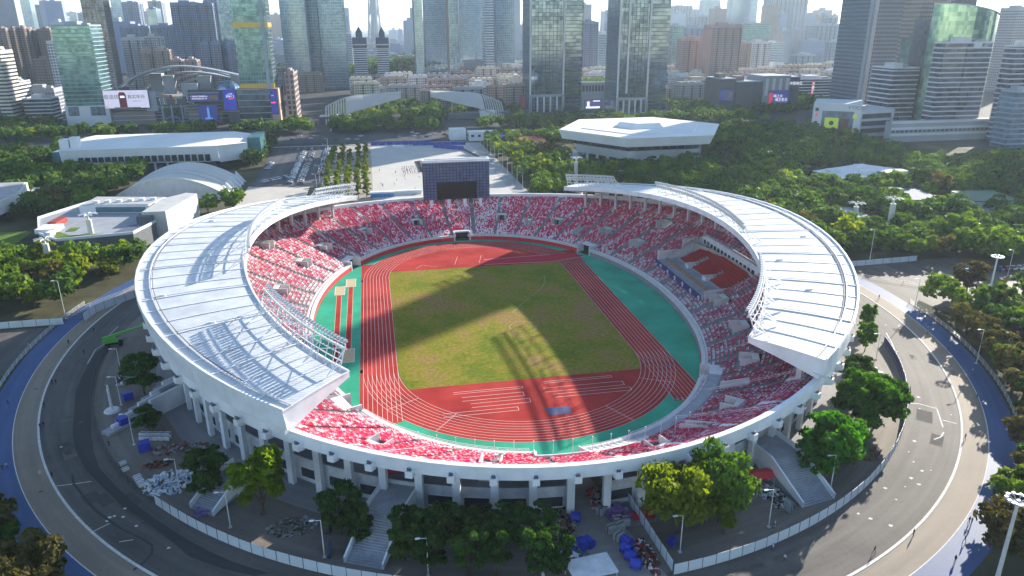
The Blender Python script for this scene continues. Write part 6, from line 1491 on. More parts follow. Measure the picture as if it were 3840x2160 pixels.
t, p0, p1, Y = screen('row of pink shopfront panels at the foot of the mirrored tower', 2, 1110, 1270, 1135, 1185, 584, (0.45, 0.12, 0.2), .3, 'shopfront', 'shopfront')
t, p0, p1, Y = screen('red vertical banner left of the first mirrored tower', 2, 85, 130, 955, 1085, 604, (0.32, 0.04, 0.06), .0, 'banner', 'banner')
P(2, 10, 120, 900, 680, 795, 30, label='cream corner building with a tower left of the first mirrored tower', style='grid', wall='cream', name='shop_building', cat='building', bay=7)
# ---- right of centre
for (xl, xr, ry, Y, tp_, wl, gl, st_, lab, dep) in ((722, 862, 500, 900, 225, 'blue', 'blue', 'resi', 'blue-grey slab between the mirrored towers', 24), (866, 1005, 560, 960, 345, 'white', 'pale', 'glass', 'pale tower with a dark centre groove between the mirrored towers', 24), (965, 1050, 200, 1750, 105, 'haze', 'pale', 'glass', 'hazy tower touching the second mirrored tower', 30), (722, 800, 200, 2100, 150, 'haze', 'pale', 'glass', 'far hazy tower right of the first mirrored tower', 30),
    (1610, 1715, 500, 1020, 262, 'steel', 'teal', 'glass', 'teal glass block right of the second mirrored tower', 26), (1615, 1812, 150, 2450, 62, 'haze', 'pale', 'resi', 'wide hazy block on the skyline right of the mirrored towers', 40), (1815, 1915, 150, 2600, 100, 'haze', 'pale', 'resi', 'low hazy block on the right skyline', 40), (1925, 2088, 150, 2300, 2, 'haze', 'pale', 'glass', 'tall hazy twin block on the right skyline', 40), (2212, 2462, 150, 2000, -8, 'haze', 'pale', 'glass', 'broad hazy tower on the right skyline', 40), (1810, 2050, 220, 1900, 165, 'haze', 'pale', 'resi', 'broad low hazy slab behind the pink towers', 40),
    (1712, 1948, 600, 860, 388, 'pink', 'blue', 'resi', 'pinkish apartment tower with stepped roof', 24), (1990, 2285, 600, 810, 258, 'pink', 'blue', 'resi', 'tallest pink apartment tower with a salmon edge', 26), (2292, 2395, 600, 880, 440, 'beige', 'blue', 'resi', 'beige apartment tower right of the tallest pink tower', 22), (2405, 2590, 600, 900, 430, 'white', 'blue', 'resi', 'pale blue balconied apartment tower right of the beige tower', 22), (1760, 1930, 330, 1150, 275, 'blue', 'blue', 'resi', 'blue-grey apartment block behind the stepped pink tower', 24), (2300, 2600, 320, 1350, 240, 'steel', 'teal', 'glass', 'wide teal block behind the beige tower', 40),
    (1570, 1765, 820, 760, 745, 'white', 'blue', 'grid', 'white office block with small windows right of the second mirrored tower', 20), (1565, 1730, 900, 700, 790, 'grey', 'dark', 'band', 'weathered low block under the teal glass block', 22), (1735, 2068, 950, 690, 812, 'beige', 'dark', 'band', 'weathered low apartment terrace with open floors', 26)):
    t = P(2, xl, xr, ry, Y, tp_, dep, label=lab, style=st_, wall=wl, gl=gl, name='far_tower' if wl == 'haze' else 'apartment_tower', fl=3.1 if st_ == 'resi' else 3.8, bay=2.8)
    if 'salmon edge' in lab:
        a = atY(*Q(2,0,1990,600), Y).x; mb = MB(); mb.box(a-7, a-.05, Y-1, Y+22, 0, topz(*Q(2,0,2000,290), a, Y)); part('salmon_wing', mb, WALLC['salmon'], t)
# dark mall with blue screens
DM = thing('dark_mall', 'dark box-like shopping mall with blue screens right of the gymnasium', 'mall'); Y = 560
for (c_, xl, xr, v, dep, wl) in ((2, 2085, 2235, 800, 40, 'dark'), (2, 2245, 2500, 830, 44, 'dark'), (3, -60, 205, 775, 40, 'grey'), (3, 205, 300, 780, 44, 'dark')):
    a, b = atY(*Q(c_,0,xl,1000), Y).x, atY(*Q(c_,0,xr,1000), Y).x; h = topz(*Q(c_,0,(xl+xr)/2, v), a, Y); mb = MB(); mb.box(a, b-.05, Y, Y+dep, 0, h); part('wall', mb, WALLC[wl], DM); mb = MB(); mb.box(a, b-.05, Y-.3, Y+dep, h, h+1); part('roof_edge', mb, WALLC['steel'], DM)
    if wl == 'grey':
        for k in range(4): x = a+(b-a)*(k+.5)/4; mb = MB(); mb.box(x-1.6, x+1.6, Y-.9, Y-.05, h*.45, h*.95); part('white_fin', mb, WALLC['white'], DM)
for (xl, xr, v0, v1) in ((2080, 2150, 740, 800), (2255, 2340, 765, 830)):
    a, b = atY(*Q(2,0,xl,v1), Y+10), atY(*Q(2,0,xr,v0), Y+10); mb = MB(); mb.box(a.x, b.x, Y+10, Y+24, a.z-2, b.z); part('plant_tower', mb, WALLC['brown'], DM)
text('中国电信', 4.0, INKW, DM, (atY(*Q(3,0,280,840), Y).x, Y-.4, atY(*Q(3,0,280,840), Y).z), FACE_S, 'wall_lettering')
t, p0, p1, Y2 = screen('blue billboard with white slanted characters and red edge on the dark mall', 3, 0, 215, 910, 1060, Y-1.6, (0.04, 0.045, 0.24), .18); W_, H_ = p1.x-p0.x, p1.z-p0.z
o = text('喝上火', H_*.24, INKW, t, (p0.x+W_*.46, Y2-.06, p0.z+H_*.62), FACE_S, 'screen_text'); o = text('喝王老吉', H_*.24, INKW, t, (p0.x+W_*.64, Y2-.06, p0.z+H_*.36), FACE_S, 'screen_text')
mb = MB(); mb.box(p0.x, p0.x+W_*.18, Y2-.08, Y2-.01, p0.z, p0.z+H_*.85); part('screen_picture', mb, M('picture_red', (0.5, 0.03, 0.08), .5, emit=.3), t)
t, p0, p1, Y2 = screen('narrow navy screen with an ochre picture on the dark mall corner', 2, 2090, 2230, 905, 1010, Y-1.6, (0.04, 0.06, 0.20), .2, 'led_screen', 'screen'); W_, H_ = p1.x-p0.x, p1.z-p0.z
mb = MB(); mb.box(p0.x+W_*.58, p0.x+W_*.95, Y2-.08, Y2-.01, p0.z+H_*.25, p0.z+H_*.8); part('screen_picture', mb, MATS['picture_ochre'], t)
t, p0, p1, Y2 = screen('small glowing pink sign at the foot of the dark mall', 2, 2250, 2278, 1160, 1200, 545, (0.8, 0.12, 0.25), .8, 'shop_sign', 'sign')
# ---- right group
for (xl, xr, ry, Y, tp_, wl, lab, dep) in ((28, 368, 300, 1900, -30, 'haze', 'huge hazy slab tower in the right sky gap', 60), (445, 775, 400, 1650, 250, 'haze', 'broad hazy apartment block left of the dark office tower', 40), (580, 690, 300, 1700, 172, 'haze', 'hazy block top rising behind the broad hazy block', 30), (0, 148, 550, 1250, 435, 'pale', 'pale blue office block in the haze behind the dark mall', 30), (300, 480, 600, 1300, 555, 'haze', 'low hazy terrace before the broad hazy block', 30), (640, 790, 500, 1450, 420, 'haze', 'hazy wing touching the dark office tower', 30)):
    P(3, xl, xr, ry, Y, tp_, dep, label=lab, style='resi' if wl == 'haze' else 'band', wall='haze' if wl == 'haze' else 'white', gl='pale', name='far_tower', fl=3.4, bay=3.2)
LB = P(3, 312, 700, 900, 650, 800, 30, label='low pale shop terrace with ribbon bands and a red vertical sign', style='band', wall='white', gl='dark', name='shop_terrace', cat='building')
p0, p1 = atY(*Q(3,0,428,960), 648.5), atY(*Q(3,0,468,812), 648.5); mb = MB(); mb.box(p0.x, p1.x, 647.5, 649, p0.z, p1.z); part('red_sign', mb, M('sign_red', (0.5, 0.05, 0.07), .5, emit=.15), LB)
for k, ch in enumerate('万菱汇'): text(ch, 4.5, INKW, LB, ((p0.x+p1.x)/2, 647.3, p1.z-4-k*5), FACE_S, 'sign_lettering')
# dark office tower
OT = thing('dark_office_tower', 'dark gridded office tower with pale corner piers above the white podium', 'tower')
Yo = 470; xc = atY(*Q(3,0,960,900), Yo).x; xe = atY(*Q(3,0,1290,900), Yo).x; TD = 58
bld('x', '', xc, xe, Yo, TD, 186, 'grid', 'slate', 'dark', 4.0, 2.6, t=OT, crown=False)
for (x, y, w) in ((xc-.6, Yo-.6, 3.0), (xe-1.4, Yo-.6, 3.4)):
    mb = MB(); mb.box(x-w*.5, x+w*.9, y-1.2, y+.55, 0, 188); part('corner_pier', mb, WALLC['steel'], OT)
mb = MB(); mb.box(xc-3.4, xc-.02, Yo+.1, Yo+4.5, 0, 188); part('corner_pier', mb, WALLC['steel'], OT)
BT = thing('brown_tower', 'brown gridded tower with an added, unseen tapering crown behind the dark office tower', 'tower'); Yb = 404
xa_, xb_ = atY(*Q(3,0,1500,330), Yb).x, atY(*Q(3,0,1800,330), Yb).x
bld('x', '', xa_, xb_, Yb, 24, 204, 'grid', 'beige', 'dark', 3.8, 2.6, t=BT, crown=False, roof=False)
mb = MB(); mb.hexa([(xa_, Yb, 204.05), (xb_, Yb, 204.05), (xb_, Yb+24, 204.05), (xa_, Yb+24, 204.05)], [(xa_+9, Yb+6, 268), (xb_-8, Yb+6, 268), (xb_-8, Yb+17, 268), (xa_+9, Yb+17, 268)]); part('shadow_crown', mb, WALLC['beige'], BT)  # unseen crown added and tapered to shape the tower's shadow on the pitch
# white podium with adverts
PD = thing('white_podium', 'white shopping podium with green and brown advert panels at the tower foot', 'mall')
A = G(*Q(3,0,420,1365)); B = G(*Q(3,0,900,1390)); C_ = G(*Q(3,0,1235,1360)); hh = topz(*Q(3,0,480,1015), A.x, A.y)
hb = topz(*Q(3,0,940,1075), B.x, B.y)
d = (Vector((B.x, B.y))-Vector((A.x, A.y))); L = d.length; d /= L; n = Vector((d.y, -d.x)); back = -n
H2 = (hh+hb)/2
mb = MB(); q0, q1 = Vector((A.x, A.y)), Vector((B.x, B.y)); q2 = q1+back*46; q3 = q0+back*46; mb.prism([tuple(q0), tuple(q1), tuple(q2), tuple(q3)], 0, H2); part('wall', mb, WALLC['white'], PD)
def onpod(u0, u1, v0, v1, dd, mat, nm):
    a_ = q0+d*L*u0; b_ = q0+d*L*u1; m = MB(); pts = [a_, b_, b_+n*dd, a_+n*dd]; m.prism([tuple(v) for v in pts], H2*v0, H2*v1); return part(nm, m, mat, PD)
onpod(.20, .86, .08, .78, .15, M('podium_glass', (0.14, 0.18, 0.22), .25, .4, .15), 'glazed_front'); onpod(.27, .56, .18, .58, .5, M('advert_lime', (0.36, 0.50, 0.05), .5, .05, .1, emit=.15), 'advert_panel'); onpod(.57, .77, .14, .56, .5, M('advert_brown', (0.10, 0.04, 0.04), .5, .6, .2), 'advert_panel')
onpod(.80, .87, .14, .24, .5, MATS['picture_red'], 'advert_panel'); onpod(.06, .11, .60, .70, .4, MATS['picture_red'], 'advert_panel'); onpod(.05, .12, .24, .46, .4, WINC, 'advert_panel'); onpod(.84, .92, .58, .70, .4, MATS['advert_lime'], 'advert_panel'); onpod(.05, .12, .76, .86, .4, WINC, 'advert_panel')
m = MB(); cc = q0+d*L*.415+n*.6; m.tube((cc.x, cc.y, H2*.42), (cc.x+n.x*.1, cc.y+n.y*.1, H2*.42), 2.0, 2.0, 14); part('advert_disc', m, INK, PD)
ang = math.atan2(d.y, d.x); cc = q0+d*L*.86+n*.3; text('VTICI', H2*.16, M('letters_grey', (0.2, 0.22, 0.25), .5), PD, (cc.x, cc.y, H2*.90), (PI/2, 0, ang), 'podium_lettering')
mb = MB(); e0 = q1; e1 = Vector((C_.x, C_.y)); mb.prism([tuple(e0+Vector((.2, 3))), tuple(e1), tuple(e1+Vector((4, 40))), tuple(e0+Vector((4, 44)))], 0, H2*.8); part('side_wing', mb, WALLC['white'], PD)
for k in range(3):
    mb = MB(); a_ = e0.lerp(e1, .1); b_ = e0.lerp(e1, .9); nn = Vector((-(e1-e0).y, (e1-e0).x)).normalized()*-1
    mb.prism([tuple(a_+Vector((0, 2.4))), tuple(b_+Vector((0, .0))), tuple(b_+Vector((0, -.4))), tuple(a_+Vector((0, 2.0)))], H2*(.12+.22*k), H2*(.26+.22*k)); part('side_window', mb, WINC, PD)
# curved green glass building and its banded wings
GC = thing('curved_glass_tower', 'green curved glass tower with a swept sloping crown and white banded wings', 'tower')
Yc = 338; a = atY(*Q(3,0,1700,900), Yc).x; b = atY(*Q(3,0,2330,900), Yc).x
cx, hw = (a+b)/2, (b-a)/2; NP = 20
h0 = topz(*Q(3,0,1830,30), a, Yc); h1 = topz(*Q(3,0,2250,165), b, Yc)
front = [(cx+hw*math.cos(PI-PI*i/NP), Yc+22-20*math.sin(PI*i/NP)) for i in range(NP+1)]
for i in range(NP):
    (xa, ya), (xb, yb) = front[i], front[i+1]; za = h0+(h1-h0)*((xa-a)/(b-a))**1.6; zb_ = h0+(h1-h0)*((xb-a)/(b-a))**1.6; mb = MB(); mb.quad((xa, ya, 0), (xb, yb, 0), (xb, yb, zb_), (xa, ya, za)); part('curved_pane_strip', mb, GL['green'], GC)
mb = MB(); mb.poly([(x, y, h0+(h1-h0)*((x-a)/(b-a))**1.6) for x, y in front]); part('sloping_roof', mb, WALLC['steel'], GC)
mb = MB()
for i in range(NP):
    (xa, ya), (xb, yb) = front[i], front[i+1]; f = lambda x: h0+(h1-h0)*((x-a)/(b-a))**1.6; mb.bar((xa, ya-.2, f(xa)), (xb, yb-.2, f(xb)), .9)
part('crown_rim', mb, WALLC['white'], GC)
mb = MB(); mb.box(a+3, b-2, Yc+22, Yc+46, 0, h0-12); part('rear_block', mb, GL['dark'], GC)
mb = MB(); mb.box(cx, cx+14, Yc+26, Yc+40, h0-12, h0+4); part('plant_room', mb, WALLC['dark'], GC)
def wing(xl, xr, ry, Y, v, dep, lbl):
    a_, b_ = atY(*Q(3,0,xl,ry), Y).x, atY(*Q(3,0,xr,ry), Y).x; bld('x', '', a_, b_, Y, dep, topz(*Q(3,0,(xl+xr)/2, v), a_, Y), 'band', 'white', 'navy', 4.0, 3, True, t=GC, bandh=1.0)
wing(1700, 2170, 900, 326, 440, 12, ''); wing(1975, 2200, 700, 324.5, 490, 1.4, '')
t = P(3, 1235, 1490, 900, 360, 690, 30, label='white banded office block left of the green curved tower', style='band', wall='white', gl='navy', name='office_block', near=True, bandh=1.0, fl=4)
P(3, 1490, 1600, 700, 372, 400, 26, label='dark green glass shaft between the banded block and the curved tower', style='glass', wall='dark', gl='green', name='office_block')
a = atY(*Q(3,0,1190,1300), 322).x; b = atY(*Q(3,0,2330,1300), 322).x
LP = thing('long_podium', 'long grey shop podium along the foot of the banded towers', 'building'); h = topz(*Q(3,0,1500,1240), a, 316); mb = MB(); mb.box(a, b, 316, 324, 0, h); part('wall', mb, WALLC['grey'], LP)
for k in range(3):
    mb = MB(); mb.box(a-.2, b+.2, 315.4, 315.98, h*(.3+.3*k), h*(.42+.3*k)); part('ribbon_band', mb, WALLC['white'], LP)
for k in range(26):
    x = a+(b-a)*(k+.5)/26; mb = MB(); mb.box(x-1.5, x+1.5, 315.7, 315.95, h*.46, h*.58); part('window', mb, WINC, LP)
P(3, 2410, 2640, 900, 300, 470, 12, label='tall pale banded office block cut by the right picture edge', style='band', wall='white', gl='navy', name='office_block', near=True, bandh=1.0, fl=4)
P(3, 2470, 2650, 1100, 268, 930, 16, label='lower blue banded block at the right picture edge', style='band', wall='steel', gl='blue', name='office_block', near=True, fl=4)
P(3, 2470, 2620, 300, 700, 85, 30, label='hazy grey tower behind the curved glass crown at the right edge', style='grid', wall='grey', name='far_tower')
P(3, 1500, 2040, 60, 800, None, 30, h=225, label='pale tower top behind the curved green tower', style='grid', wall='grey', name='far_tower')
# the street of towers goes on beyond the right picture edge
for (x, y, w, d_, h, lab) in ((520, 262, 34, 30, 120, 'banded office tower next east of the right picture edge'), (575, 318, 38, 34, 150, 'tall glass office tower farther east beyond the picture edge'), (600, 232, 36, 30, 128, 'banded office tower third east of the picture edge')):
    bld('office_tower', lab, x, x+w, y, d_, h, 'band', 'white', 'navy', 4.0, 3, cat='tower')
# ---- streets of low apartment blocks
LOWP = []
for i, (w, d_, h, wl) in enumerate(((34, 13, 27, 'beige'), (42, 13, 24, 'pink'), (28, 14, 30, 'cream'), (36, 13, 25, 'grey'), (24, 13, 28, 'white'))):
    t = bld('low_apartment_block', 'x', -w/2, w/2, 0, d_, h, 'resi', wl, 'dark', 3.0, 2.7, cat='building', group='low apartment blocks in rows', crown=False)
    for k in range(4):
        mb = MB(); x = -w/2+w*(k+.5)/4; mb.box(x-2.2, x+2.2, 3, 8, h, h+3.2); part('stair_head', mb, WALLC[wl], t)
    LOWP.append([t, False, w])
rows_ = []
rl = random.Random(11)
nlow = 0
def in_list(x, y): return any(ax < x < bx and ay < y < by for ax, bx, ay, by in TAKEN)
TAKEN = [(-110, 75, 890, 1500), (-110, 135, 500, 655), (380, 640, 560, 720), (-420, -75, 560, 830), (140, 300, 560, 690), (60, 130, 690, 740), (-20, 25, 520, 620), (40, 130, 520, 640)]
for Y in range(640, 1480, 30):
    x = -180+rl.uniform(-10, 10); xmax = 760 if Y < 1000 else 700
    while x < xmax:
        k = rl.randrange(5); t, used, w = LOWP[k]
        if Y < 940 and x < -66: x += 30; continue
        if not in_list(x+w/2, Y) and rl.random() < .9 and nlow < 290:
            near_ = 'nearest rows' if Y < 800 else ('middle rows' if Y < 1050 else 'farthest rows')
            side = 'left of the skyline gap' if x < 0 else ('behind the shell canopies' if x < 160 else 'behind the mirrored towers and pink towers')
            lab = ('beige', 'pink', 'cream', 'grey', 'white')[k]+' nine-storey apartment block in the '+near_+' '+side
            if not used: LOWP[k][1] = True; t.location = (x+w/2, Y, 0); t['label'] = lab
            else: dup(t, (x+w/2, Y+rl.uniform(-3, 3), 0), 0, lab, None, (1, 1, rl.uniform(.75, 1.1)))
            nlow += 1
        x += w+rl.uniform(3, 12)
# ---- the far city, one mass fading into the haze
mb = MB(); rf = random.Random(4)
for i in range(1100):
    Y = 1500+5200*rf.random()**1.2; x = rf.uniform(-.75, .85)*Y*1.05; 
    if abs(x-(-5)) < Y*.045 and Y > 1400 and rf.random() < .75: h = rf.uniform(10, 40)
    else: h = rf.choice((25, 35, 50, 60, 80, 100, 130, 150) if Y < 3800 else (25, 40, 60, 80))*rf.uniform(.7, 1.15)
    w = rf.uniform(20, 60); d_ = rf.uniform(15, 40); mb.box(x, x+w, Y, Y+d_, 0, h, rf.randrange(4))
    mb.box(x+w*.3, x+w*.6, Y+d_*.2, Y+d_*.7, h, h+rf.uniform(3, 9), 0)
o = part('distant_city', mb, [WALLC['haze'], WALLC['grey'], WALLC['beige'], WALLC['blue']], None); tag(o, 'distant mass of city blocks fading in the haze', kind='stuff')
# wooded hill patch in the sky gap
rng = np.random.default_rng(8); qs = []
for i in range(5200):
    x = rng.normal(-20, 130); y = rng.uniform(1310, 1750); z = rng.uniform(2, 16)+10*math.exp(-((x-60)/80)**2); c = np.array((x, y, z)); u = rng.normal(size=3)*2.6; v = rng.normal(size=3)*2.6; qs.append([c-u, c-v, c+u, c+v])
o = obj('riverside_wood', quads_mesh('riverside_wood', np.array(qs), LEAF['dark']), None); tag(o, 'dark wood between the twin towers and the skyline', kind='stuff')
# ------------------------------------------------------------------ hoardings, fences, lamps
PANW = M('hoarding_white', (0.58, 0.64, 0.70), .5, .06, .3); PANB = M('hoarding_navy', (0.03, 0.045, 0.17), .6, .2, .3); POSTD = M('post_dark', (0.05, 0.055, 0.06), .6)
def hoarding(label, pts, h=2.3, step=3.0, inner=True):
    t = thing('hoarding', label, 'hoarding'); P_ = [Vector((*q, 0)) for q in pts]
    # resample
    out = [P_[0]]; acc = 0
    for a, b in zip(P_, P_[1:]):
        L = (b-a).length; s = step-acc
        while s <= L: out.append(a.lerp(b, s/L)); s += step
        acc = L-(s-step)
    for a, b in zip(out, out[1:]):
        d = (b-a).normalized(); n = Vector((-d.y, d.x, 0)); a2, b2 = a+d*.06, b-d*.06; tilt = n*random.uniform(-.06, .06)
        mb = MB(); o = n*.04
        mb.hexa([a2-o, b2-o, b2+o, a2+o], [a2-o+Vector((0,0,h))+tilt, b2-o+Vector((0,0,h))+tilt, b2+o+Vector((0,0,h))+tilt, a2+o+Vector((0,0,h))+tilt], 0)
        if inner:
            mb.quad(a2+o*1.3+Vector((0,0,.1)), b2+o*1.3+Vector((0,0,.1)), b2+o*1.3+Vector((0,0,h-.1))+tilt, a2+o*1.3+Vector((0,0,h-.1))+tilt, 1)
        part('panel', mb, [PANW, PANB], t)
        mb = MB(); mb.obox(a, d, n, .1, .16, 0, h+.1); part('post', mb, POSTD, t)
    return t
def arc(a, d0, d1, n=60): return [ell(a, R(q)) for q in span(d0, d1, n)]
ph_of = lambda x, y: math.degrees(math.atan2(y/1.1, x)) % 360
hoarding('white panel hoarding curving along the ring road at the bottom left', arc(125.6, ph_of(-90, -97), 262), inner=False)
hoarding('white panel hoarding curving along the ring road on the right', arc(125.6, ph_of(10, -138), 338))
hoarding('short navy hoarding closing the verge beside the vivid green trees', [(98.5, -82.5), (92.5, -78)], inner=True)
hoarding('white hoarding along the left side road before the park trees', [(-210, 15.5), (-147, 16)], step=4.2, inner=False)
hoarding('white hoarding behind the right-hand yard', [(152, 19.5), (188, 21)], step=4.2, inner=False)
hoarding('tall white wall running up to the sunlit roof edge', [(-141, 17), (-139.5, 27), (-131, 38), (-122, 62)], h=3.0, step=4.2, inner=False)
hoarding('grey panel fence slanting along the gate road', [(9.0, -113.5), (10.2, -138)], h=2.4, step=2.6, inner=False)
def picket(label, P_, h=1.2, post=2.4, mat=None, rails=2, w=.07, name='railing'):
    t = thing(name, label, 'railing'); m1 = MB(); acc = 0; last = None
    for q in P_:
        if last is not None:
            for r in range(rails): m1.bar(last+Vector((0,0,h*(r+1)/rails)), q+Vector((0,0,h*(r+1)/rails)), w)
            acc += (q-last).length
        if last is None or acc >= post:
            mb = MB(); mb.bar(q, q+Vector((0,0,h+.1)), w*1.6); part('post', mb, mat or STEEL, t); acc = 0
        last = q
    part('rail', m1, mat or STEEL, t); return t
V3 = lambda pts: [Vector((x, y, 0)) for x, y in pts]
picket('grey steel railing along the outer edge of the left blue path', V3(arc(149.6, 168, 208, 60)), 1.5, 3.0, rails=4)
picket('dark railing between the ring road and the left forecourt', V3(arc(125.8, ph_of(-124, -8), ph_of(-91, -96), 50)), 1.3, 2.4, POSTD, 3)
picket('steel railing along the outer edge of the right blue path', V3(arc(149.6, 322, 352, 50)), 1.6, 3.0, rails=4)
picket('double railing beside the tall white wall by the park trees', V3([(-147, 20), (-143, 30), (-135, 42), (-128, 60)]), 2.2, 2.5, rails=4)
picket('railing zigzag in the right-hand yard', V3([(150, 6), (160, -4), (172, -14), (190, -22)]), 1.2, 3.0, rails=2)
# lamp posts
def lamp_post(label, q, H=9.0, arm=1.4, az=0.0, name='lamp_post'):
    t = thing(name, label, 'lamp post', (q.x, q.y, 0), az, 'street lamps')
    mb = MB(); mb.tube((0, 0, 0), (0, 0, H), .13, .08, 6); part('pole', mb, WHITE2, t)
    mb = MB(); mb.bar((0, 0, H-.05), (-arm, 0, H+.1), .1); part('arm', mb, WHITE2, t)
    mb = MB(); mb.box(-arm-.75, -arm+.1, -.18, .18, H+.02, H+.2); part('lamp_head', mb, WHITE, t)
    mb = MB(); mb.box(-.3, .3, -.3, .3, 0, .25); part('foot', mb, CONCP, t)
    return t
for (c_, r_, x, y, H, lab) in ((0,2,665,310,14,'lamp post by the opening in the left white wall'), (0,2,1225,880,8.5,'lamp post beside the round dark tree'), (0,2,1220,1180,8.5,'lamp post in front of the white terraced steps'), (0,3,1350,130,8.5,'lamp post by the stacked crates on the left forecourt'),
     (0,3,1815,610,8.5,'lamp post rising from the heap of white sacks'), (0,3,2320,960,8.5,'lamp post beside the ramp wall near the light green tree'), (1,3,690,1260,8.5,'lamp post next to the small blue notice board'), (1,3,1735,1449,8.5,'lamp post standing among the front row of trees'), (2,3,310,1440,8.5,'lamp post by the trees left of the gate road'), (2,3,1690,1210,8.5,'lamp post under the wide spreading tree'),
     (3,3,630,570,8.5,'lamp post below the vivid green trees'), (3,3,5,960,9,'lamp post beside the parked scooter'), (3,2,1470,230,12,'tall lamp post at the right blue path corner'), (3,2,2095,760,11,'lamp post on the outer edge of the right blue path'), (3,2,1085,720,8.5,'lamp post above the navy hoarding'), (3,1,1020,1185,14,'lamp post behind the right-hand hoarding'), (3,1,2270,1100,12,'lamp post in the dark right-hand park'), (3,1,2410,1330,11,'lamp post near the right-hand parked cars')):
    lamp_post(lab, G(*Q(c_, r_, x, y)), H, 1.3, 0)
for i in range(11):
    y = 195+i*17.5; lamp_post('one of the slim lamp posts in a row along the right plaza edge', Vector((49.5, y, 0)), 11, 1.6, PI if i % 2 else 0)
for i in range(6):
    lamp_post('one of the slim lamp posts between car park and tree court', Vector((-74.5, 215+i*30, 0)), 11, 1.6, 0)
# flower-headed lamp towers
def lamp_tower(label, q, H, drum=True, slender=False):
    t = thing('lamp_tower', label, 'lamp tower', (q.x, q.y, 0), 0, 'flower-headed lamp towers')
    mb = MB(); mb.tube((0, 0, 0), (0, 0, H*.55), .45, .4, 8) if drum else mb.tube((0, 0, 0), (0, 0, 1.5), 1.1, 1.1, 8); part('stem', mb, WHITE2, t)
    mb = MB(); z0 = H*.55 if drum else 1.5
    mb.tube((0, 0, z0), (0, 0, H*.82), 1.25, 1.25, 10); part('drum', mb, M('antenna_cream', (0.60, 0.58, 0.52), .7, .08, .5), t)
    mb = MB(); mb.tube((0, 0, H*.82), (0, 0, H*.92), .5, .35, 8); mb.tube((0, 0, H*.92), (0, 0, H*1.06), .08, .04, 5); part('neck', mb, WHITE2, t)
    for k in range(8):
        a = 2*PI*k/8; c, s = math.cos(a), math.sin(a); mb = MB(); P_ = [(0.3*c, .3*s, H*.90), (1.4*c, 1.4*s, H*.965), (2.9*c, 2.9*s, H*.97), (4.0*c, 4.0*s, H*.955)]
        for u, v in zip(P_, P_[1:]): mb.bar(u, v, .22)
        mb.bar((2.9*c, 2.9*s, H*.965), (4.1*c, 4.1*s, H*.952), .5, 0, .18); part('petal_lamp', mb, WHITE, t)
    mb = MB(); mb.tube((0, 0, 0), (0, 0, 1.0), 1.3, 1.2, 10); part('plinth', mb, WHITE2, t)
lamp_tower('white flower-headed lamp tower with short drum in the left park', G(*Q(0,1,520,1290)), 15)
lamp_tower('cream flower-headed lamp tower in front of the museum terrace', G(*Q(0,1,955,1080)), 18, False)
lamp_tower('white flower-headed lamp tower with short drum over the long shed', G(*Q(3,1,855,850)), 13.5)
lamp_tower('cream slim flower-headed lamp tower in the shaded park', G(*Q(3,1,1205,920)), 19, False)
lamp_tower('cream flower-headed lamp tower before the hexagonal gymnasium', G(2158, 700), 19, False)
for (q, H, lab) in ((G(*Q(3,2,2170,300)), 22, 'tall grey mast among the trees right of the blue path'), (G(3700, 2313), topz(3815, 1873, G(3700, 2313).x, G(3700, 2313).y), 'tall lamp mast with a ring head at the bottom right corner')):
    t = thing('light_mast', lab, 'light mast', (q.x, q.y, 0)); mb = MB(); mb.tube((0,0,0), (0,0,H), .42, .25, 8); part('pole', mb, STEEL, t)
    for k in range(10):
        a = 2*PI*k/10; mb = MB(); mb.bar((0,0,H-.6), (1.7*math.cos(a), 1.7*math.sin(a), H), .12); mb.box(1.7*math.cos(a)-.22, 1.7*math.cos(a)+.22, 1.7*math.sin(a)-.22, 1.7*math.sin(a)+.22, H-.15, H+.25); part('lamp_arm', mb, STEEL, t)
    mb = MB(); N = 20
    for k in range(N): mb.bar((1.7*math.cos(2*PI*k/N), 1.7*math.sin(2*PI*k/N), H), (1.7*math.cos(2*PI*(k+1)/N), 1.7*math.sin(2*PI*(k+1)/N), H), .12)
    part('ring', mb, STEEL, t)
# ------------------------------------------------------------------ staircases
def staircase(label, top, bot, w, z1, n=22, landing=.45, name='staircase'):
    t = thing(name, label, 'staircase'); a = Vector((*top, 0)); b = Vector((*bot, 0)); d = (b-a); L = d.length; d /= L; s = Vector((-d.y, d.x, 0)); hw = w/2
    mb = MB(); q = a+d*L*landing; mb.prism([tuple((a+s*hw).to_2d()), tuple((a-s*hw).to_2d()), tuple((q-s*hw).to_2d()), tuple((q+s*hw).to_2d())], z1-.6, z1); part('landing', mb, CONC, t)
    run = L*(1-landing)/n
    for i in range(n):
        c = a+d*(L*landing+run*(i+.5)); mb = MB(); mb.obox(c, d, s, run*1.02, w, 0, z1*(1-(i+1)/n)+.08); part('step', mb, CONC, t)
    for sg in (-1, 1):
        o = s*sg*(hw+.2); th = s*.2; mb = MB(); A_, M_, B_ = a+o, q+o, b+o
        for u, v, zu, zv in ((A_, M_, z1, z1), (M_, B_, z1, 0.2)):
            mb.hexa([(*(u-th).to_2d(), max(0, zu-2.2)), (*(u+th).to_2d(), max(0, zu-2.2)), (*(v+th).to_2d(), 0), (*(v-th).to_2d(), 0)], [(*(u-th).to_2d(), zu+1.1), (*(u+th).to_2d(), zu+1.1), (*(v+th).to_2d(), zv+1.1), (*(v-th).to_2d(), zv+1.1)])
        part('parapet', mb, WHITE, t)
    return t
staircase('wide grey staircase running down from the facade beside the dark trees', (-37.5, -106), (-46.2, -124.5), 7.4, 5.0)
staircase('grey staircase with white parapets right of the spreading tree', (45, -104.5), (48.5, -123.5), 8.0, 5.0)
staircase('ramp-like stair with one pale wall left of the light green tree', (-72, -91), (-79.5, -101.5), 6.0, 3.6, 16)
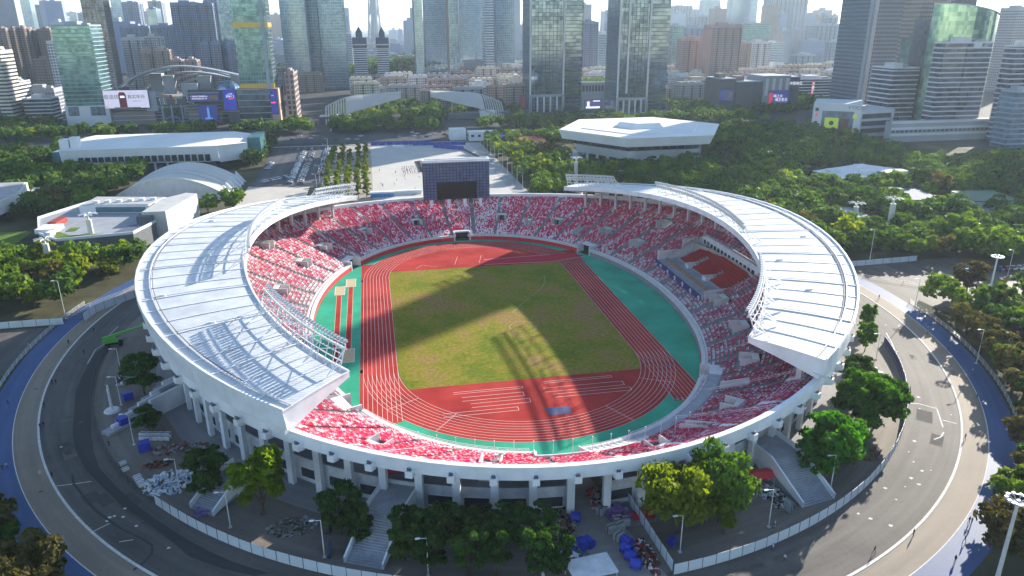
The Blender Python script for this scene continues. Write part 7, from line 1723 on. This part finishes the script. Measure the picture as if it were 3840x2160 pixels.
TS = thing('terraced_steps', 'white terraced steps with stacked parapets on the left forecourt', 'staircase')
for i in range(5):
    q = Vector((-96.5-2.2*i, -44-4.2*i*.9, 0)); dd = Vector((.62, .78, 0)).normalized(); nn = Vector((-dd.y, dd.x, 0)); mb = MB(); mb.obox(q, dd, nn, 9.5, .7, 0, 5.2-i*.9); part('parapet', mb, WHITE, TS)
    mb = MB(); mb.obox(q-Vector((1.2, 2.1, 0)), dd, nn, 9, 3.0, 0, 4.2-i*.85); part('tread', mb, CONC, TS)
mb = MB(); mb.obox((-95, -52, 0), Vector((.62, .78, 0)), Vector((-.78, .62, 0)), 16, .7, 0, 5.4); part('side_wall', mb, WHITE, TS)
# ------------------------------------------------------------------ boom lift
BL = thing('boom_lift', 'green articulated boom lift parked on the left ring road', 'boom lift', (-124.2, -6.5, 0), R(14)); GRN = M('machine_green', (0.08, 0.36, 0.05), .4, .08, .6); TYRE = M('tyre_black', (0.02, 0.02, 0.022), .9)
mb = MB(); mb.box(-2.6, 2.4, -1.1, 1.1, .7, 1.3); part('chassis', mb, TYRE, BL); mb = MB(); mb.hexa([(-3.4, -1.1, 1.4), (1.2, -1.1, 1.4), (1.2, 1.1, 1.4), (-3.4, 1.1, 1.4)], [(-3.2, -1.0, 2.6), (.4, -1.0, 2.9), (.4, 1.0, 2.9), (-3.2, 1.0, 2.6)]); part('turret', mb, GRN, BL)
for x in (-1.9, 1.8):
    for y in (-1.2, 1.2): mb = MB(); mb.tube((x, y-.2, .55), (x, y+.2, .55), .55, .55, 12); part('wheel', mb, TYRE, BL)
mb = MB(); mb.bar((-3.2, 0, 2.9), (11.5, 0, 5.6), .7); part('boom', mb, GRN, BL); mb = MB(); mb.bar((11.5, 0, 5.6), (12.8, 0, 3.9), .35); part('jib', mb, GRN, BL)
mb = MB()
for x in (12.4, 13.8): mb.bar((x, -1, 3.2), (x, 1, 3.2), .1); mb.bar((x, -1, 4.3), (x, 1, 4.3), .1); mb.bar((x, -1, 3.2), (x, -1, 4.3), .1); mb.bar((x, 1, 3.2), (x, 1, 4.3), .1)
for y in (-1, 1): mb.bar((12.4, y, 4.3), (13.8, y, 4.3), .1); mb.bar((12.4, y, 3.2), (13.8, y, 3.2), .1)
mb.box(12.4, 13.8, -1, 1, 3.15, 3.25); part('basket', mb, M('basket_grey', (0.2, 0.22, 0.22), .6), BL)
# ------------------------------------------------------------------ building-site clutter
BLUEB = M('barrel_blue', (0.02, 0.05, 0.45), .45, .1, 1.0)
def barrel(q, lab, r=.75, h=2.0, az=0):
    t = thing('blue_drum', lab, 'drum', (q.x, q.y, 0), az, 'blue drums by the gate road')
    mb = MB(); mb.tube((0, -h/2, r), (0, h/2, r), r, r, 14); part('body', mb, BLUEB, t)
    for y in (-h/2, 0, h/2-.1): mb = MB(); mb.tube((0, y, r), (0, y+.12, r), r+.06, r+.06, 14); part('hoop', mb, BLUEB, t)
for i, (x, y) in enumerate(((705,1165), (770,1150), (1155,1140), (1150,1215), (1195,1285), (1245,1365), (640,895))):
    barrel(G(*Q(2,3,x,y)), ('left drum of the blue pair on the gate road', 'right drum of the blue pair on the gate road', 'topmost blue drum of the line by the slanting fence', 'second blue drum of the line by the slanting fence', 'third blue drum of the line by the slanting fence', 'lowest blue drum of the line by the slanting fence', 'single blue drum under the facade beside the gate')[i], 1.0, 2.0, R(15+9*i))
def crate(q, s, lab, mat, name='crate', cat='crate', group=None, rz=0):
    t = thing(name, lab, cat, (q.x, q.y, 0), rz, group); mb = MB(); mb.box(-s[0]/2, s[0]/2, -s[1]/2, s[1]/2, .12, s[2]); part('body', mb, mat, t)
    mb = MB(); mb.box(-s[0]/2-.05, s[0]/2+.05, -s[1]/2-.05, s[1]/2+.05, 0, .12); part('pallet', mb, M('pallet_wood', (0.25, 0.17, 0.1), .9), t)
    mb = MB(); mb.box(-s[0]/2-.03, s[0]/2+.03, -.12, .12, .13, s[2]+.03); part('strap', mb, POSTD, t); return t
BRK = M('brick_pack', (0.34, 0.34, 0.36), .9, .12, 1.5)
for i, (x, y) in enumerate(((1060,900), (1130,910), (1000,985), (1080,965), (1075,1060), (900,800), (930,770))):
    crate(G(*Q(2,3,x,y+25)), (1.9, 1.5, 1.7), 'strapped grey block pallet beside the gate road, '+('first', 'second', 'third', 'fourth', 'fifth', 'sixth', 'seventh')[i]+' from the purple heap', BRK, 'block_pallet', 'pallet', 'grey block pallets', R(8*i))
for i, (c_, r_, x, y, s, m_, lab) in enumerate(((0,3,1460,185,(2.6,2.2,2.4),BLUEB,'blue covered crate on the left forecourt below the crates'), (0,2,1290,1120,(2.4,2,2.2),BLUEB,'blue crate at the top of the white terraced steps'), (0,2,1245,1390,(2.2,2.2,2.6),BLUEB,'blue cabinet beside the small dark tree'), (2,2,2010,1110,(1.6,1.4,1.6),BLUEB,'small blue box on the right lower walkway'), (1,3,720,1010,(1.6,1.4,2.2),POSTD,'black cabinet beside the dark tree by the staircase'), (1,3,750,1240,(2.0,.5,2.6),M('notice_blue',(0.05,0.1,0.25),.5),'small blue and white notice board by the staircase lamp post'), (3,3,195,800,(2.0,.6,2.8),M('notice_grey',(0.3,0.35,0.4),.5),'grey notice board at the foot of the right staircase'), (2,3,1610,1140,(1.2,1.2,1.8),BLUEB,'blue box under the wide spreading tree'), (3,2,1075,905,(3.2,3,1.9),WHITE2,'white tarpaulin-covered stack on the sandy verge'), (1,3,1380,1200,(2,1.6,1.6),BRK,'grey block stack right of the wide staircase'))):
    if r_ == 2 and c_ == 2: continue
    crate(G(*Q(c_,r_,x,y)), s, lab, m_, rz=R(20+13*i))
for i in range(10):
    q = G(*Q(0,3,1440+(i % 5)*62, 40+(i//5)*38)); crate(q, (1.5, 1.1, 1.0), 'white crate in the block of ten on the left forecourt', WHITE2, 'white_crate', 'crate', 'ten white crates', R(-20))
for i, (x, y, w) in enumerate(((1385,470,1.6),(1410,510,1.6),(1430,545,1.5),(1240,330,1.4),(1265,390,1.4))):
    crate(G(*Q(0,3,x,y)), (w, w*.7, .8), 'pale box lying along the dark railing, '+('first', 'second', 'third', 'fourth', 'fifth')[i]+' from the hoarding end', WHITE2, 'pale_box', 'box', 'boxes along the dark railing', R(35))
def heap(label, q, rx, ry, h, n, mats, size, name, cat, seed):
    rng = random.Random(seed); mb = MB()
    for i in range(n):
        a = rng.random()*2*PI; r = math.sqrt(rng.random()); x = q.x+rx*r*math.cos(a); y = q.y+ry*r*math.sin(a); z = h*(1-r)*rng.random(); s = size*rng.uniform(.5, 1.3); u = Vector((rng.uniform(-1, 1), rng.uniform(-1, 1), rng.uniform(-.3, .3))).normalized()*s
        mb.bar(Vector((x, y, z+.15))-u, Vector((x, y, z+.15))+u, s*rng.uniform(.4, 1.0), rng.randrange(len(mats)), s*rng.uniform(.3, .8))
    o = mb.build(name, mats); tag(o, label, kind='stuff'); return o
heap('spread heap of white and blue sacks on the left forecourt', G(*Q(0,3,1700,520)), 5.5, 5.0, 1.8, 190, [WHITE2, M('sack_blue', (0.3, 0.42, 0.55), .7), WHITE], .5, 'sack_heap', 'heap', 1)
heap('purple tarpaulin heap beside the gate fence', G(*Q(2,3,1060,830)), 2.6, 2.4, 2.0, 60, [M('tarp_purple', (0.20, 0.10, 0.32), .7)], .9, 'tarpaulin_heap', 'heap', 2)
heap('lilac sheeting dropped by the ramp wall', G(*Q(0,3,2040,790)), 1.5, 2.6, .8, 40, [M('sheet_lilac', (0.22, 0.18, 0.42), .7)], .5, 'sheeting_heap', 'heap', 3)
heap('purple sheeting right of the wide staircase', G(*Q(1,3,1480,1250)), 1.8, 1.0, .5, 24, [MATS['sheet_lilac']], .5, 'sheeting_heap', 'heap', 33)
heap('mixed building rubble under the facade by the gate', G(*Q(2,3,870,690)), 2.5, 4.5, 1.2, 120, [WHITE2, REDP, BRK, DARK], .4, 'rubble_heap', 'heap', 4)
heap('timber and scrap piled on the left of the gate road', G(*Q(2,3,510,830)), 2.2, 6.5, 1.0, 150, [M('scrap_timber', (0.22, 0.13, 0.06), .9), DARK, BRK], .6, 'scrap_heap', 'heap', 5)
heap('red and rusty scrap along the slanting fence', G(*Q(2,3,1360,1250)), 1.6, 5.0, .9, 130, [M('scrap_red', (0.25, 0.03, 0.04), .8), M('scrap_rust', (0.18, 0.08, 0.05), .9), DARK, WHITE2], .5, 'scrap_heap', 'heap', 6)
heap('white pipes and tools at the left of the gate road mouth', G(*Q(2,3,610,1230)), 2.2, 4.0, .7, 90, [WHITE2, M('pipe_white', (0.6, 0.62, 0.66), .5), M('net_green', (0.02, 0.16, 0.08), .9), BLUEB], .6, 'pipe_heap', 'heap', 7)
heap('orange cable reels and hoses on the left forecourt', G(*Q(0,3,1590,330)), 3.5, 1.5, .7, 40, [M('reel_orange', (0.35, 0.10, 0.03), .8), DARK], .5, 'cable_heap', 'heap', 8)
heap('dry branches on the sandy verge', G(*Q(3,3,950,190)), 3.5, 4.5, .8, 110, [M('dry_branch', (0.20, 0.12, 0.07), .95)], .4, 'branch_heap', 'heap', 9)
heap('pale rubble bags below the near roof tip', G(*Q(3,2,1000,820)), 3.0, 4.0, 1.0, 90, [WHITE2, BRK, M('bag_tan', (0.4, 0.33, 0.25), .9)], .5, 'rubble_heap', 'heap', 10)
heap('dark scrap and tyres left of the terraced steps', G(*Q(0,2,1250,930)), 2.0, 4.0, .9, 80, [DARK, BRK, WHITE2], .5, 'scrap_heap', 'heap', 11)
heap('reddish soil and planks below the facade at the left', G(*Q(0,3,1800,170)), 7.0, 2.5, .5, 90, [M('soil_red', (0.22, 0.10, 0.07), .95), BRK], .5, 'soil_heap', 'heap', 12)
heap('building leftovers in the yard below the right staircase', G(*Q(3,3,40,640)), 2.5, 5.0, .8, 90, [WHITE2, DARK, BRK], .5, 'scrap_heap', 'heap', 13)
heap('weeds and rubble bed right of the light green tree', G(*Q(1,3,370,960)), 5.0, 3.0, .5, 120, [M('weed_green', (0.05, 0.09, 0.03), .9), BRK, SOIL], .4, 'weed_bed', 'bed', 14)
# red tents and a white canopy roof
for (q, w, l, h, lab) in ((G(*Q(2,3,1310,850)), 5, 3, .6, 'red tarpaulin lying beside the slanting fence'), (G(*Q(2,3,2310,600)), 5, 5, 3.0, 'red awning half hidden behind the feathery tree'), (G(*Q(2,3,2470,520)), 6, 4, 3.2, 'red awning under the right staircase'), (G(*Q(2,3,1640,790)), 5, 3, 2.6, 'red awning behind the wide spreading tree'), (G(*Q(1,3,1450,580)), 8, 3, 6.0, 'red barrier cloth on the concourse at the stair head')):
    t = thing('red_awning', lab, 'awning', (q.x, q.y, 0)); mb = MB(); mb.hexa([(-w/2, -l/2, h*.75), (w/2, -l/2, h*.75), (w/2, l/2, h*.75), (-w/2, l/2, h*.75)], [(-w/2, -.3, h), (w/2, -.3, h), (w/2, .3, h), (-w/2, .3, h)]); part('cloth', mb, REDP, t)
    for sx in (-1, 1): mb = MB(); mb.tube((sx*w/2*.95, -l/2*.9, 0), (sx*w/2*.95, -l/2*.9, h*.76), .06, .06, 5); part('pole', mb, STEEL, t)
q = G(*Q(2,3,770,1430)); t = thing('white_canopy', 'white canopy roof at the bottom edge of the gate road', 'canopy', (q.x, q.y-1, 0), R(6)); mb = MB(); mb.box(-4.2, 4.2, -3, 2.4, 2.7, 2.95); part('roof_sheet', mb, WHITE2, t)
for sx in (-4, 4):
    for sy in (-2.8, 2.2): mb = MB(); mb.tube((sx, sy, 0), (sx, sy, 2.7), .08, .08, 5); part('post', mb, STEEL, t)
# parasol-like white tent on the left forecourt
q = G(*Q(0,2,1130,1235)); t = thing('round_fountain_stand', 'white round stand with a post on the left forecourt', 'stand', (q.x, q.y, 0)); mb = MB(); mb.tube((0,0,0), (0,0,.5), 2.1, 1.7, 14); part('base', mb, WHITE2, t); mb = MB(); mb.tube((0,0,.5), (0,0,7.5), .4, .3, 8); part('post', mb, WHITE2, t)
# ------------------------------------------------------------------ people
def person_mesh(pose, shirt, trousers, skin=(0.42, 0.26, 0.18), hair=(0.015, 0.012, 0.01)):
    J = [(0,0,.98),(0,0,1.18),(0,0,1.40),(0,.0,1.52),(0,.02,1.63),(0,.02,1.73)]; Rr = [(.15,.11),(.14,.10),(.165,.10),(.055,.055),(.09,.10),(.085,.09)]
    E_ = [(0,1),(1,2),(2,3),(3,4),(4,5)]; st_ = .22 if pose == 'walk' else .0
    for s in (-1, 1):
        f = s*st_; n = len(J); J += [(s*.10, 0, .92), (s*.11, f*.6, .50), (s*.11, f-.03*(f < 0), .07), (s*.11, f+.17, .03)]; Rr += [(.09,.09),(.065,.065),(.045,.045),(.045,.035)]; E_ += [(0,n),(n,n+1),(n+1,n+2),(n+2,n+3)]
        n = len(J); a = -s*st_*.8; J += [(s*.20, 0, 1.40), (s*.25, a*.4-.02, 1.12), (s*.25, a+.06, .88), (s*.25, a+.08, .80)]; Rr += [(.06,.06),(.045,.045),(.035,.035),(.04,.025)]; E_ += [(2,n),(n,n+1),(n+1,n+2),(n+2,n+3)]
    me = bpy.data.meshes.new('person_body'); me.from_pydata(J, E_, []); o = bpy.data.objects.new('tmp', me); COL.objects.link(o)
    md = o.modifiers.new('skin', 'SKIN'); sv = me.skin_vertices[0].data
    for i, r in enumerate(Rr): sv[i].radius = r
    sv[0].use_root = True
    sb = o.modifiers.new('sub', 'SUBSURF'); sb.levels = 1; sb.render_levels = 1
    bpy.context.view_layer.update(); dg = bpy.context.evaluated_depsgraph_get(); m2 = bpy.data.meshes.new_from_object(o.evaluated_get(dg)); bpy.data.objects.remove(o)
    m2.materials.clear()
    key = '%.2f%.2f' % (shirt[0], trousers[2])
    for nm, c in (('shirt_'+key, shirt), ('trousers_'+key, trousers), ('skin', skin), ('hair', hair), ('shoe', (0.03, 0.03, 0.03))): m2.materials.append(M(nm, c, .8, .1, 5))
    for pl in m2.polygons:
        z = pl.center.z; ax = abs(pl.center.x)
        pl.material_index = 4 if z < .07 else (3 if z > 1.70 or (z > 1.6 and pl.center.y < 0) else (2 if z > 1.47 else (2 if (ax > .2 and z < .98) else (1 if z < .95 else 0)))); pl.use_smooth = True
    return m2
PM = [person_mesh('walk', (0.03, 0.03, 0.04), (0.03, 0.035, 0.06)), person_mesh('stand', (0.04, 0.04, 0.05), (0.05, 0.05, 0.06)), person_mesh('walk', (0.5, 0.5, 0.52), (0.04, 0.05, 0.1)), person_mesh('stand', (0.35, 0.45, 0.05), (0.05, 0.06, 0.12))]
PPL = [(3,3,1068,1215,0,45,'person in dark clothes walking on the asphalt at the bottom right'), (3,3,1460,1045,1,200,'person in black standing on the white kerb line at the bottom right'), (3,3,1980,75,0,30,'person in dark clothes walking on the tan path beside the shaded blue path'), (3,3,2020,920,0,10,'left walker of the dark-clad pair on the pale path edge'), (3,3,2045,930,1,20,'right walker of the dark-clad pair on the pale path edge'), (3,3,1975,1110,0,60,'person walking alone below the dark-clad pair'), (3,3,1880,1310,1,90,'person standing by the low olive tree at the bottom right'), (3,3,45,1190,2,100,'person in a white top walking in the shade by the hoarding'), (3,3,165,1300,2,140,'cyclist-like walker in grey on the shaded asphalt'),
       (3,2,1425,1045,0,60,'person in black crossing the asphalt right of the gate trees'), (3,2,1115,110,0,20,'person walking on the sunlit pale path beside the roof edge'), (3,2,1605,465,3,0,'person in a lime vest on the right blue path'), (3,2,1810,630,1,80,'dark figure on the shaded blue path'), (3,2,2100,1110,0,40,'person walking at the sunlit end of the right blue path'), (3,2,2055,860,2,70,'person in light clothes on the right blue path by the railing'), (3,2,1855,515,1,0,'person at the railing right of the blue path'),
       (0,2,948,440,0,0,'person in black on the tan path near the tall white wall'), (0,2,693,565,0,30,'person walking on the edge of the left blue path'), (0,2,848,670,1,60,'person standing on the left asphalt below the boom lift'), (0,2,527,970,0,10,'left one of two walkers on the left kerb line'), (0,2,567,970,0,15,'right one of two walkers on the left kerb line'), (0,2,290,600,2,90,'person in white on the left side road'), (0,2,83,1170,0,120,'dark figure on the left blue path'), (0,2,450,1200,1,60,'person on the left kerb line below the two walkers'), (0,2,410,1420,1,10,'left one of the pair far down the left kerb line'), (0,2,445,1400,0,10,'right one of the pair far down the left kerb line'), (0,2,1065,1010,3,90,'worker in a lime vest on the left forecourt'), (0,3,30,385,1,0,'dark figure at the left edge on the blue path'), (0,3,72,370,2,0,'person in white at the left edge on the blue path'), (0,3,528,460,0,40,'person at the kerb by the dark shadow stripe'),
       (0,3,1750,170,3,30,'worker in a lime vest by the reddish soil heap'), (0,3,1845,200,2,70,'worker in white by the reddish soil heap'), (0,3,1100,145,1,0,'dark figure beside the left dark railing'), (1,2,322,620,1,0,'worker in black standing on the sunlit roof by the rack')]
PPL2 = [(1, 1, 1290+i*38, 500, 0, 0, '') for i in range(0)]
for (c_, r_, x, y, k, rz, lab) in PPL:
    if 'roof by the rack' in lab: q = G(*Q(c_,r_,x,y), 24.4); q.z = 24.6
    else: q = G(*Q(c_,r_,x,y))
    o = obj('person', PM[k], None); o.location = (q.x, q.y, q.z if 'rack' in lab else .02); o.rotation_euler.z = R(rz); tag(o, lab, 'person', 'people on the ring paths')
rp_ = random.Random(2)
for i in range(44):
    a = i % 11; b = i//11; x = -20+a*1.6+rp_.uniform(-.4, .4); y = 262+b*7+rp_.uniform(-1, 1)
    o = obj('person', PM[rp_.randrange(2)], None); o.location = (x, y, .02); o.rotation_euler.z = rp_.uniform(0, 6.2); tag(o, 'one of the dark-clad people lined up in the middle of the plaza', 'person', 'people lined up on the plaza')
for i in range(16):
    q = G(*Q(1,1,rp_.uniform(1240, 1650), rp_.uniform(270, 470))); o = obj('person', PM[rp_.randrange(3)], None); o.location = (q.x, q.y, .02); o.rotation_euler.z = rp_.uniform(0, 6.2); tag(o, 'one of the scattered people on the sunlit near part of the plaza', 'person', 'people scattered on the plaza')
# dark equipment mat with rows of cases behind the scoreboard
q0, q1, q2, q3 = [G(*Q(1,1,*v)) for v in ((1560,240), (1700,240), (1890,150), (1520,140))]
t = thing('stage_deck', 'dark stage deck with rows of cases on the plaza behind the scoreboard', 'stage'); mb = MB(); mb.prism([(-8, 266), (14, 262), (16, 306), (-9, 308)], 0, .5); part('deck', mb, M('deck_black', (0.05, 0.05, 0.055), .8, .3, .5), t)
for i in range(9):
    for k in range(5):
        mb = MB(); x = -6.5+i*2.3; y = 268+k*8; mb.box(x, x+1.1, y, y+6.2, .5, 1.2); part('case', mb, M('case_grey', (0.10, 0.10, 0.11), .7, .3, .6), t)
# plaza furniture: blue hoardings and event gates
for (a, b, h, lab) in (((-41, 394), (10, 391), 3.2, 'low blue event hoarding along the far edge of the plaza'), ((10, 372), (33, 352), 3.2, 'blue event hoarding slanting across the far right plaza'), ((-6, 386), (38, 380), 2.6, 'second blue event hoarding behind the slanting one'), ((33, 352), (40, 312), 1.6, 'low dark barrier running down the right plaza side')):
    t = thing('event_hoarding', lab, 'hoarding'); A_, B_ = Vector((*a, 0)), Vector((*b, 0)); n = int((B_-A_).length/6); d = (B_-A_)/n
    for i in range(n):
        mb = MB(); u, v = A_+d*i+d*.02, A_+d*(i+.98); mb.bar((u.x, u.y, h/2+.05), (v.x, v.y, h/2+.05), .2, 0, h); part('panel', mb, M('event_blue', (0.03, 0.06, 0.34), .6, .15, .3) if h > 2 else POSTD, t)
for (q, s, lab) in ((G(*Q(1,1,1275,530)), (14, 3, 3.2), 'blue and white bus-like booth at the near plaza edge'), (G(*Q(1,1,1480,505)), (22, 2, 2.4), 'long white low booth at the near plaza edge'), (G(*Q(1,1,1430,45)), (9, 3, 2.6), 'dark van-like booth on the far plaza')):
    t = thing('event_booth', lab, 'booth', (q.x, q.y, 0)); mb = MB(); mb.box(-s[0]/2, s[0]/2, -s[1]/2, s[1]/2, 0, s[2]*.7); part('wall', mb, M('booth_blue', (0.06, 0.2, 0.42), .6) if 'blue' in lab else WHITE2, t); mb = MB(); mb.box(-s[0]/2-.2, s[0]/2+.2, -s[1]/2-.2, s[1]/2+.2, s[2]*.7, s[2]); part('roof', mb, WHITE, t)
# ------------------------------------------------------------------ cars
def car_mesh(col):
    mb = MB(); sec = [(-2.2, .35, .62, .80), (-2.1, .35, .80, .86), (-1.0, .3, .95, .90), (1.3, .3, .92, .90), (2.1, .35, .82, .84), (2.25, .4, .62, .76)]
    for (x0, l0, h0, w0), (x1, l1, h1, w1) in zip(sec, sec[1:]): mb.hexa([(x0, -w0, l0), (x1, -w1, l1), (x1, w1, l1), (x0, w0, l0)], [(x0, -w0, h0), (x1, -w1, h1), (x1, w1, h1), (x0, w0, h0)], 0)
    mb.hexa([(-.95, -.68, 1.42), (.55, -.68, 1.44), (.55, .68, 1.44), (-.95, .68, 1.42)], [(-.9, -.62, 1.5), (.5, -.62, 1.5), (.5, .62, 1.5), (-.9, .62, 1.5)], 0)
    me = mb.mesh('car', M('car_paint_%.2f%.2f' % (col[0], col[2]), col, .3, .03, 1, spec=.6)); return me
_w = MB(); _w.hexa([(-1.55, -.82, .93), (1.2, -.82, .93), (1.2, .82, .93), (-1.55, .82, .93)], [(-.95, -.7, 1.42), (.55, -.7, 1.44), (.55, .7, 1.44), (-.95, .7, 1.42)]); WINME = _w.mesh('windows', WINM)
_t = MB()
for x in (-1.35, 1.4):
    for y in (-.8, .8): _t.tube((x, y-.1, .33), (x, y+.1, .33), .33, .33, 10)
TYME = _t.mesh('wheels', TYRE)
CARC = [((0.75, 0.76, 0.78), 'white'), ((0.45, 0.47, 0.5), 'silver'), ((0.03, 0.03, 0.035), 'black'), ((0.16, 0.17, 0.19), 'grey'), ((0.35, 0.03, 0.03), 'red'), ((0.04, 0.08, 0.25), 'blue')]
CARM = [car_mesh(c) for c, n in CARC]
_o1 = ('', 'first', 'second', 'third', 'fourth', 'fifth', 'sixth', 'seventh', 'eighth', 'ninth', 'tenth', 'eleventh', 'twelfth', 'thirteenth', 'fourteenth', 'fifteenth', 'sixteenth', 'seventeenth', 'eighteenth', 'nineteenth')
def ORD(n): return _o1[n] if n < 20 else (('twentieth', 'thirtieth', 'fortieth', 'fiftieth')[n//10-2] if n % 10 == 0 else ('twenty', 'thirty', 'forty', 'fifty')[n//10-2]+'-'+_o1[n % 10])
CW = [0, 0, 0, 0, 1, 1, 2, 2, 3, 4, 5]
rc = random.Random(9); NCAR = [0]
def car(x, y, rz, where, group):
    k = rc.choice(CW); o = obj('car', CARM[k], None); o.location = (x, y, 0.015); o.rotation_euler.z = rz; tag(o, CARC[k][1]+' car '+where, 'car', group); w = obj('windows', WINME, o); w2 = obj('wheels', TYME, o); tag(w2, kind='stuff'); NCAR[0] += 1
for (x, y0, y1, rz, wh) in ((-93.6, 243, 372, 0, 'in the left line of the car park double row'), (-86.8, 242, 368, PI, 'in the right line of the car park double row'), (-75.8, 270, 388, PI, 'parked along the tree court edge'), (-113.5, 300, 330, 0, 'parked at the left car park edge')):
    y = y0; nth = 0
    while y < y1:
        if rc.random() < .88: nth += 1; car(x+rc.uniform(-.3, .3), y, rz+rc.uniform(-.04, .04), wh+', '+ORD(nth)+' from the stadium', 'cars in the car park')
        y += 2.75
for i in range(13): car(-111+i*1.15, 252+i*1.2, R(130)+rc.uniform(-.05, .05), 'in the slanting row of the car park, '+ORD(i+1)+' from the left', 'cars in the car park')
for i in range(13): car(-110+i*2.7, 384, PI/2, 'parked across the far car park end, '+ORD(i+1)+' from the left', 'cars in the car park')
for i in range(105):
    x = rc.uniform(-270, 330); l = rc.choice((4.5, 8, 15, 19, 25, 30, 36, 40)); y = 424-x*.0111+l; car(x, y, 0 if l < 22 else PI, 'in the traffic on the main road beyond the plaza', 'traffic on the main road')
for i in range(16): car(-94+rc.choice((0, 5.5, 11, 16))+i*.3, 490+i*9, PI/2, 'in the side street by the gold-banded tower, '+ORD(i+1)+' from the main road', 'cars in the side street')
for i in range(14): car(192+i*3.0, 3.5+rc.uniform(-.5, .5), PI/2, 'parked under the trees at the right edge, '+ORD(i+1)+' from the stadium', 'cars parked at the right edge')
car(121.5, -36.5, R(70), 'parked by the narrow tree at the right roof edge', 'cars at the stadium')
for i in range(6): car(104+rc.uniform(-4, 6), 262+i*6, rc.uniform(0, 3), 'parked beside the hexagonal gymnasium', 'cars by the gymnasium')
# scooter
q = G(*Q(3,3,65,955)); t = thing('motor_scooter', 'white motor scooter parked by the shaded hoarding', 'scooter', (q.x, q.y, 0), R(50))
mb = MB(); mb.hexa([(-.6, -.15, .35), (.5, -.15, .3), (.5, .15, .3), (-.6, .15, .35)], [(-.7, -.14, .8), (.1, -.14, .55), (.1, .14, .55), (-.7, .14, .8)]); mb.bar((.45, 0, .4), (.62, 0, 1.05), .2); part('body', mb, WHITE, t)
mb = MB(); mb.bar((.6, -.32, 1.05), (.6, .32, 1.05), .06); part('handlebar', mb, POSTD, t); mb = MB(); mb.box(-.65, 0, -.14, .14, .8, .9); part('seat', mb, POSTD, t)
for x in (-.55, .65): mb = MB(); mb.tube((x, -.06, .25), (x, .06, .25), .25, .25, 10); part('wheel', mb, TYRE, t)
# ------------------------------------------------------------------ haze
HZ = bpy.data.materials.new('haze_air'); HZ.use_nodes = True; nt = HZ.node_tree; nt.nodes.clear()
out = nt.nodes.new('ShaderNodeOutputMaterial'); pv = nt.nodes.new('ShaderNodeVolumePrincipled')
pv.inputs['Color'].default_value = (0.72, 0.86, 1.0, 1); pv.inputs['Density'].default_value = 0.00007; pv.inputs['Anisotropy'].default_value = 0.35
nt.links.new(pv.outputs[0], out.inputs['Volume'])
mb = MB(); mb.box(-15500, 15500, -950, 16500, -2, 640); o = mb.build('haze', HZ); tag(o, kind='stuff')
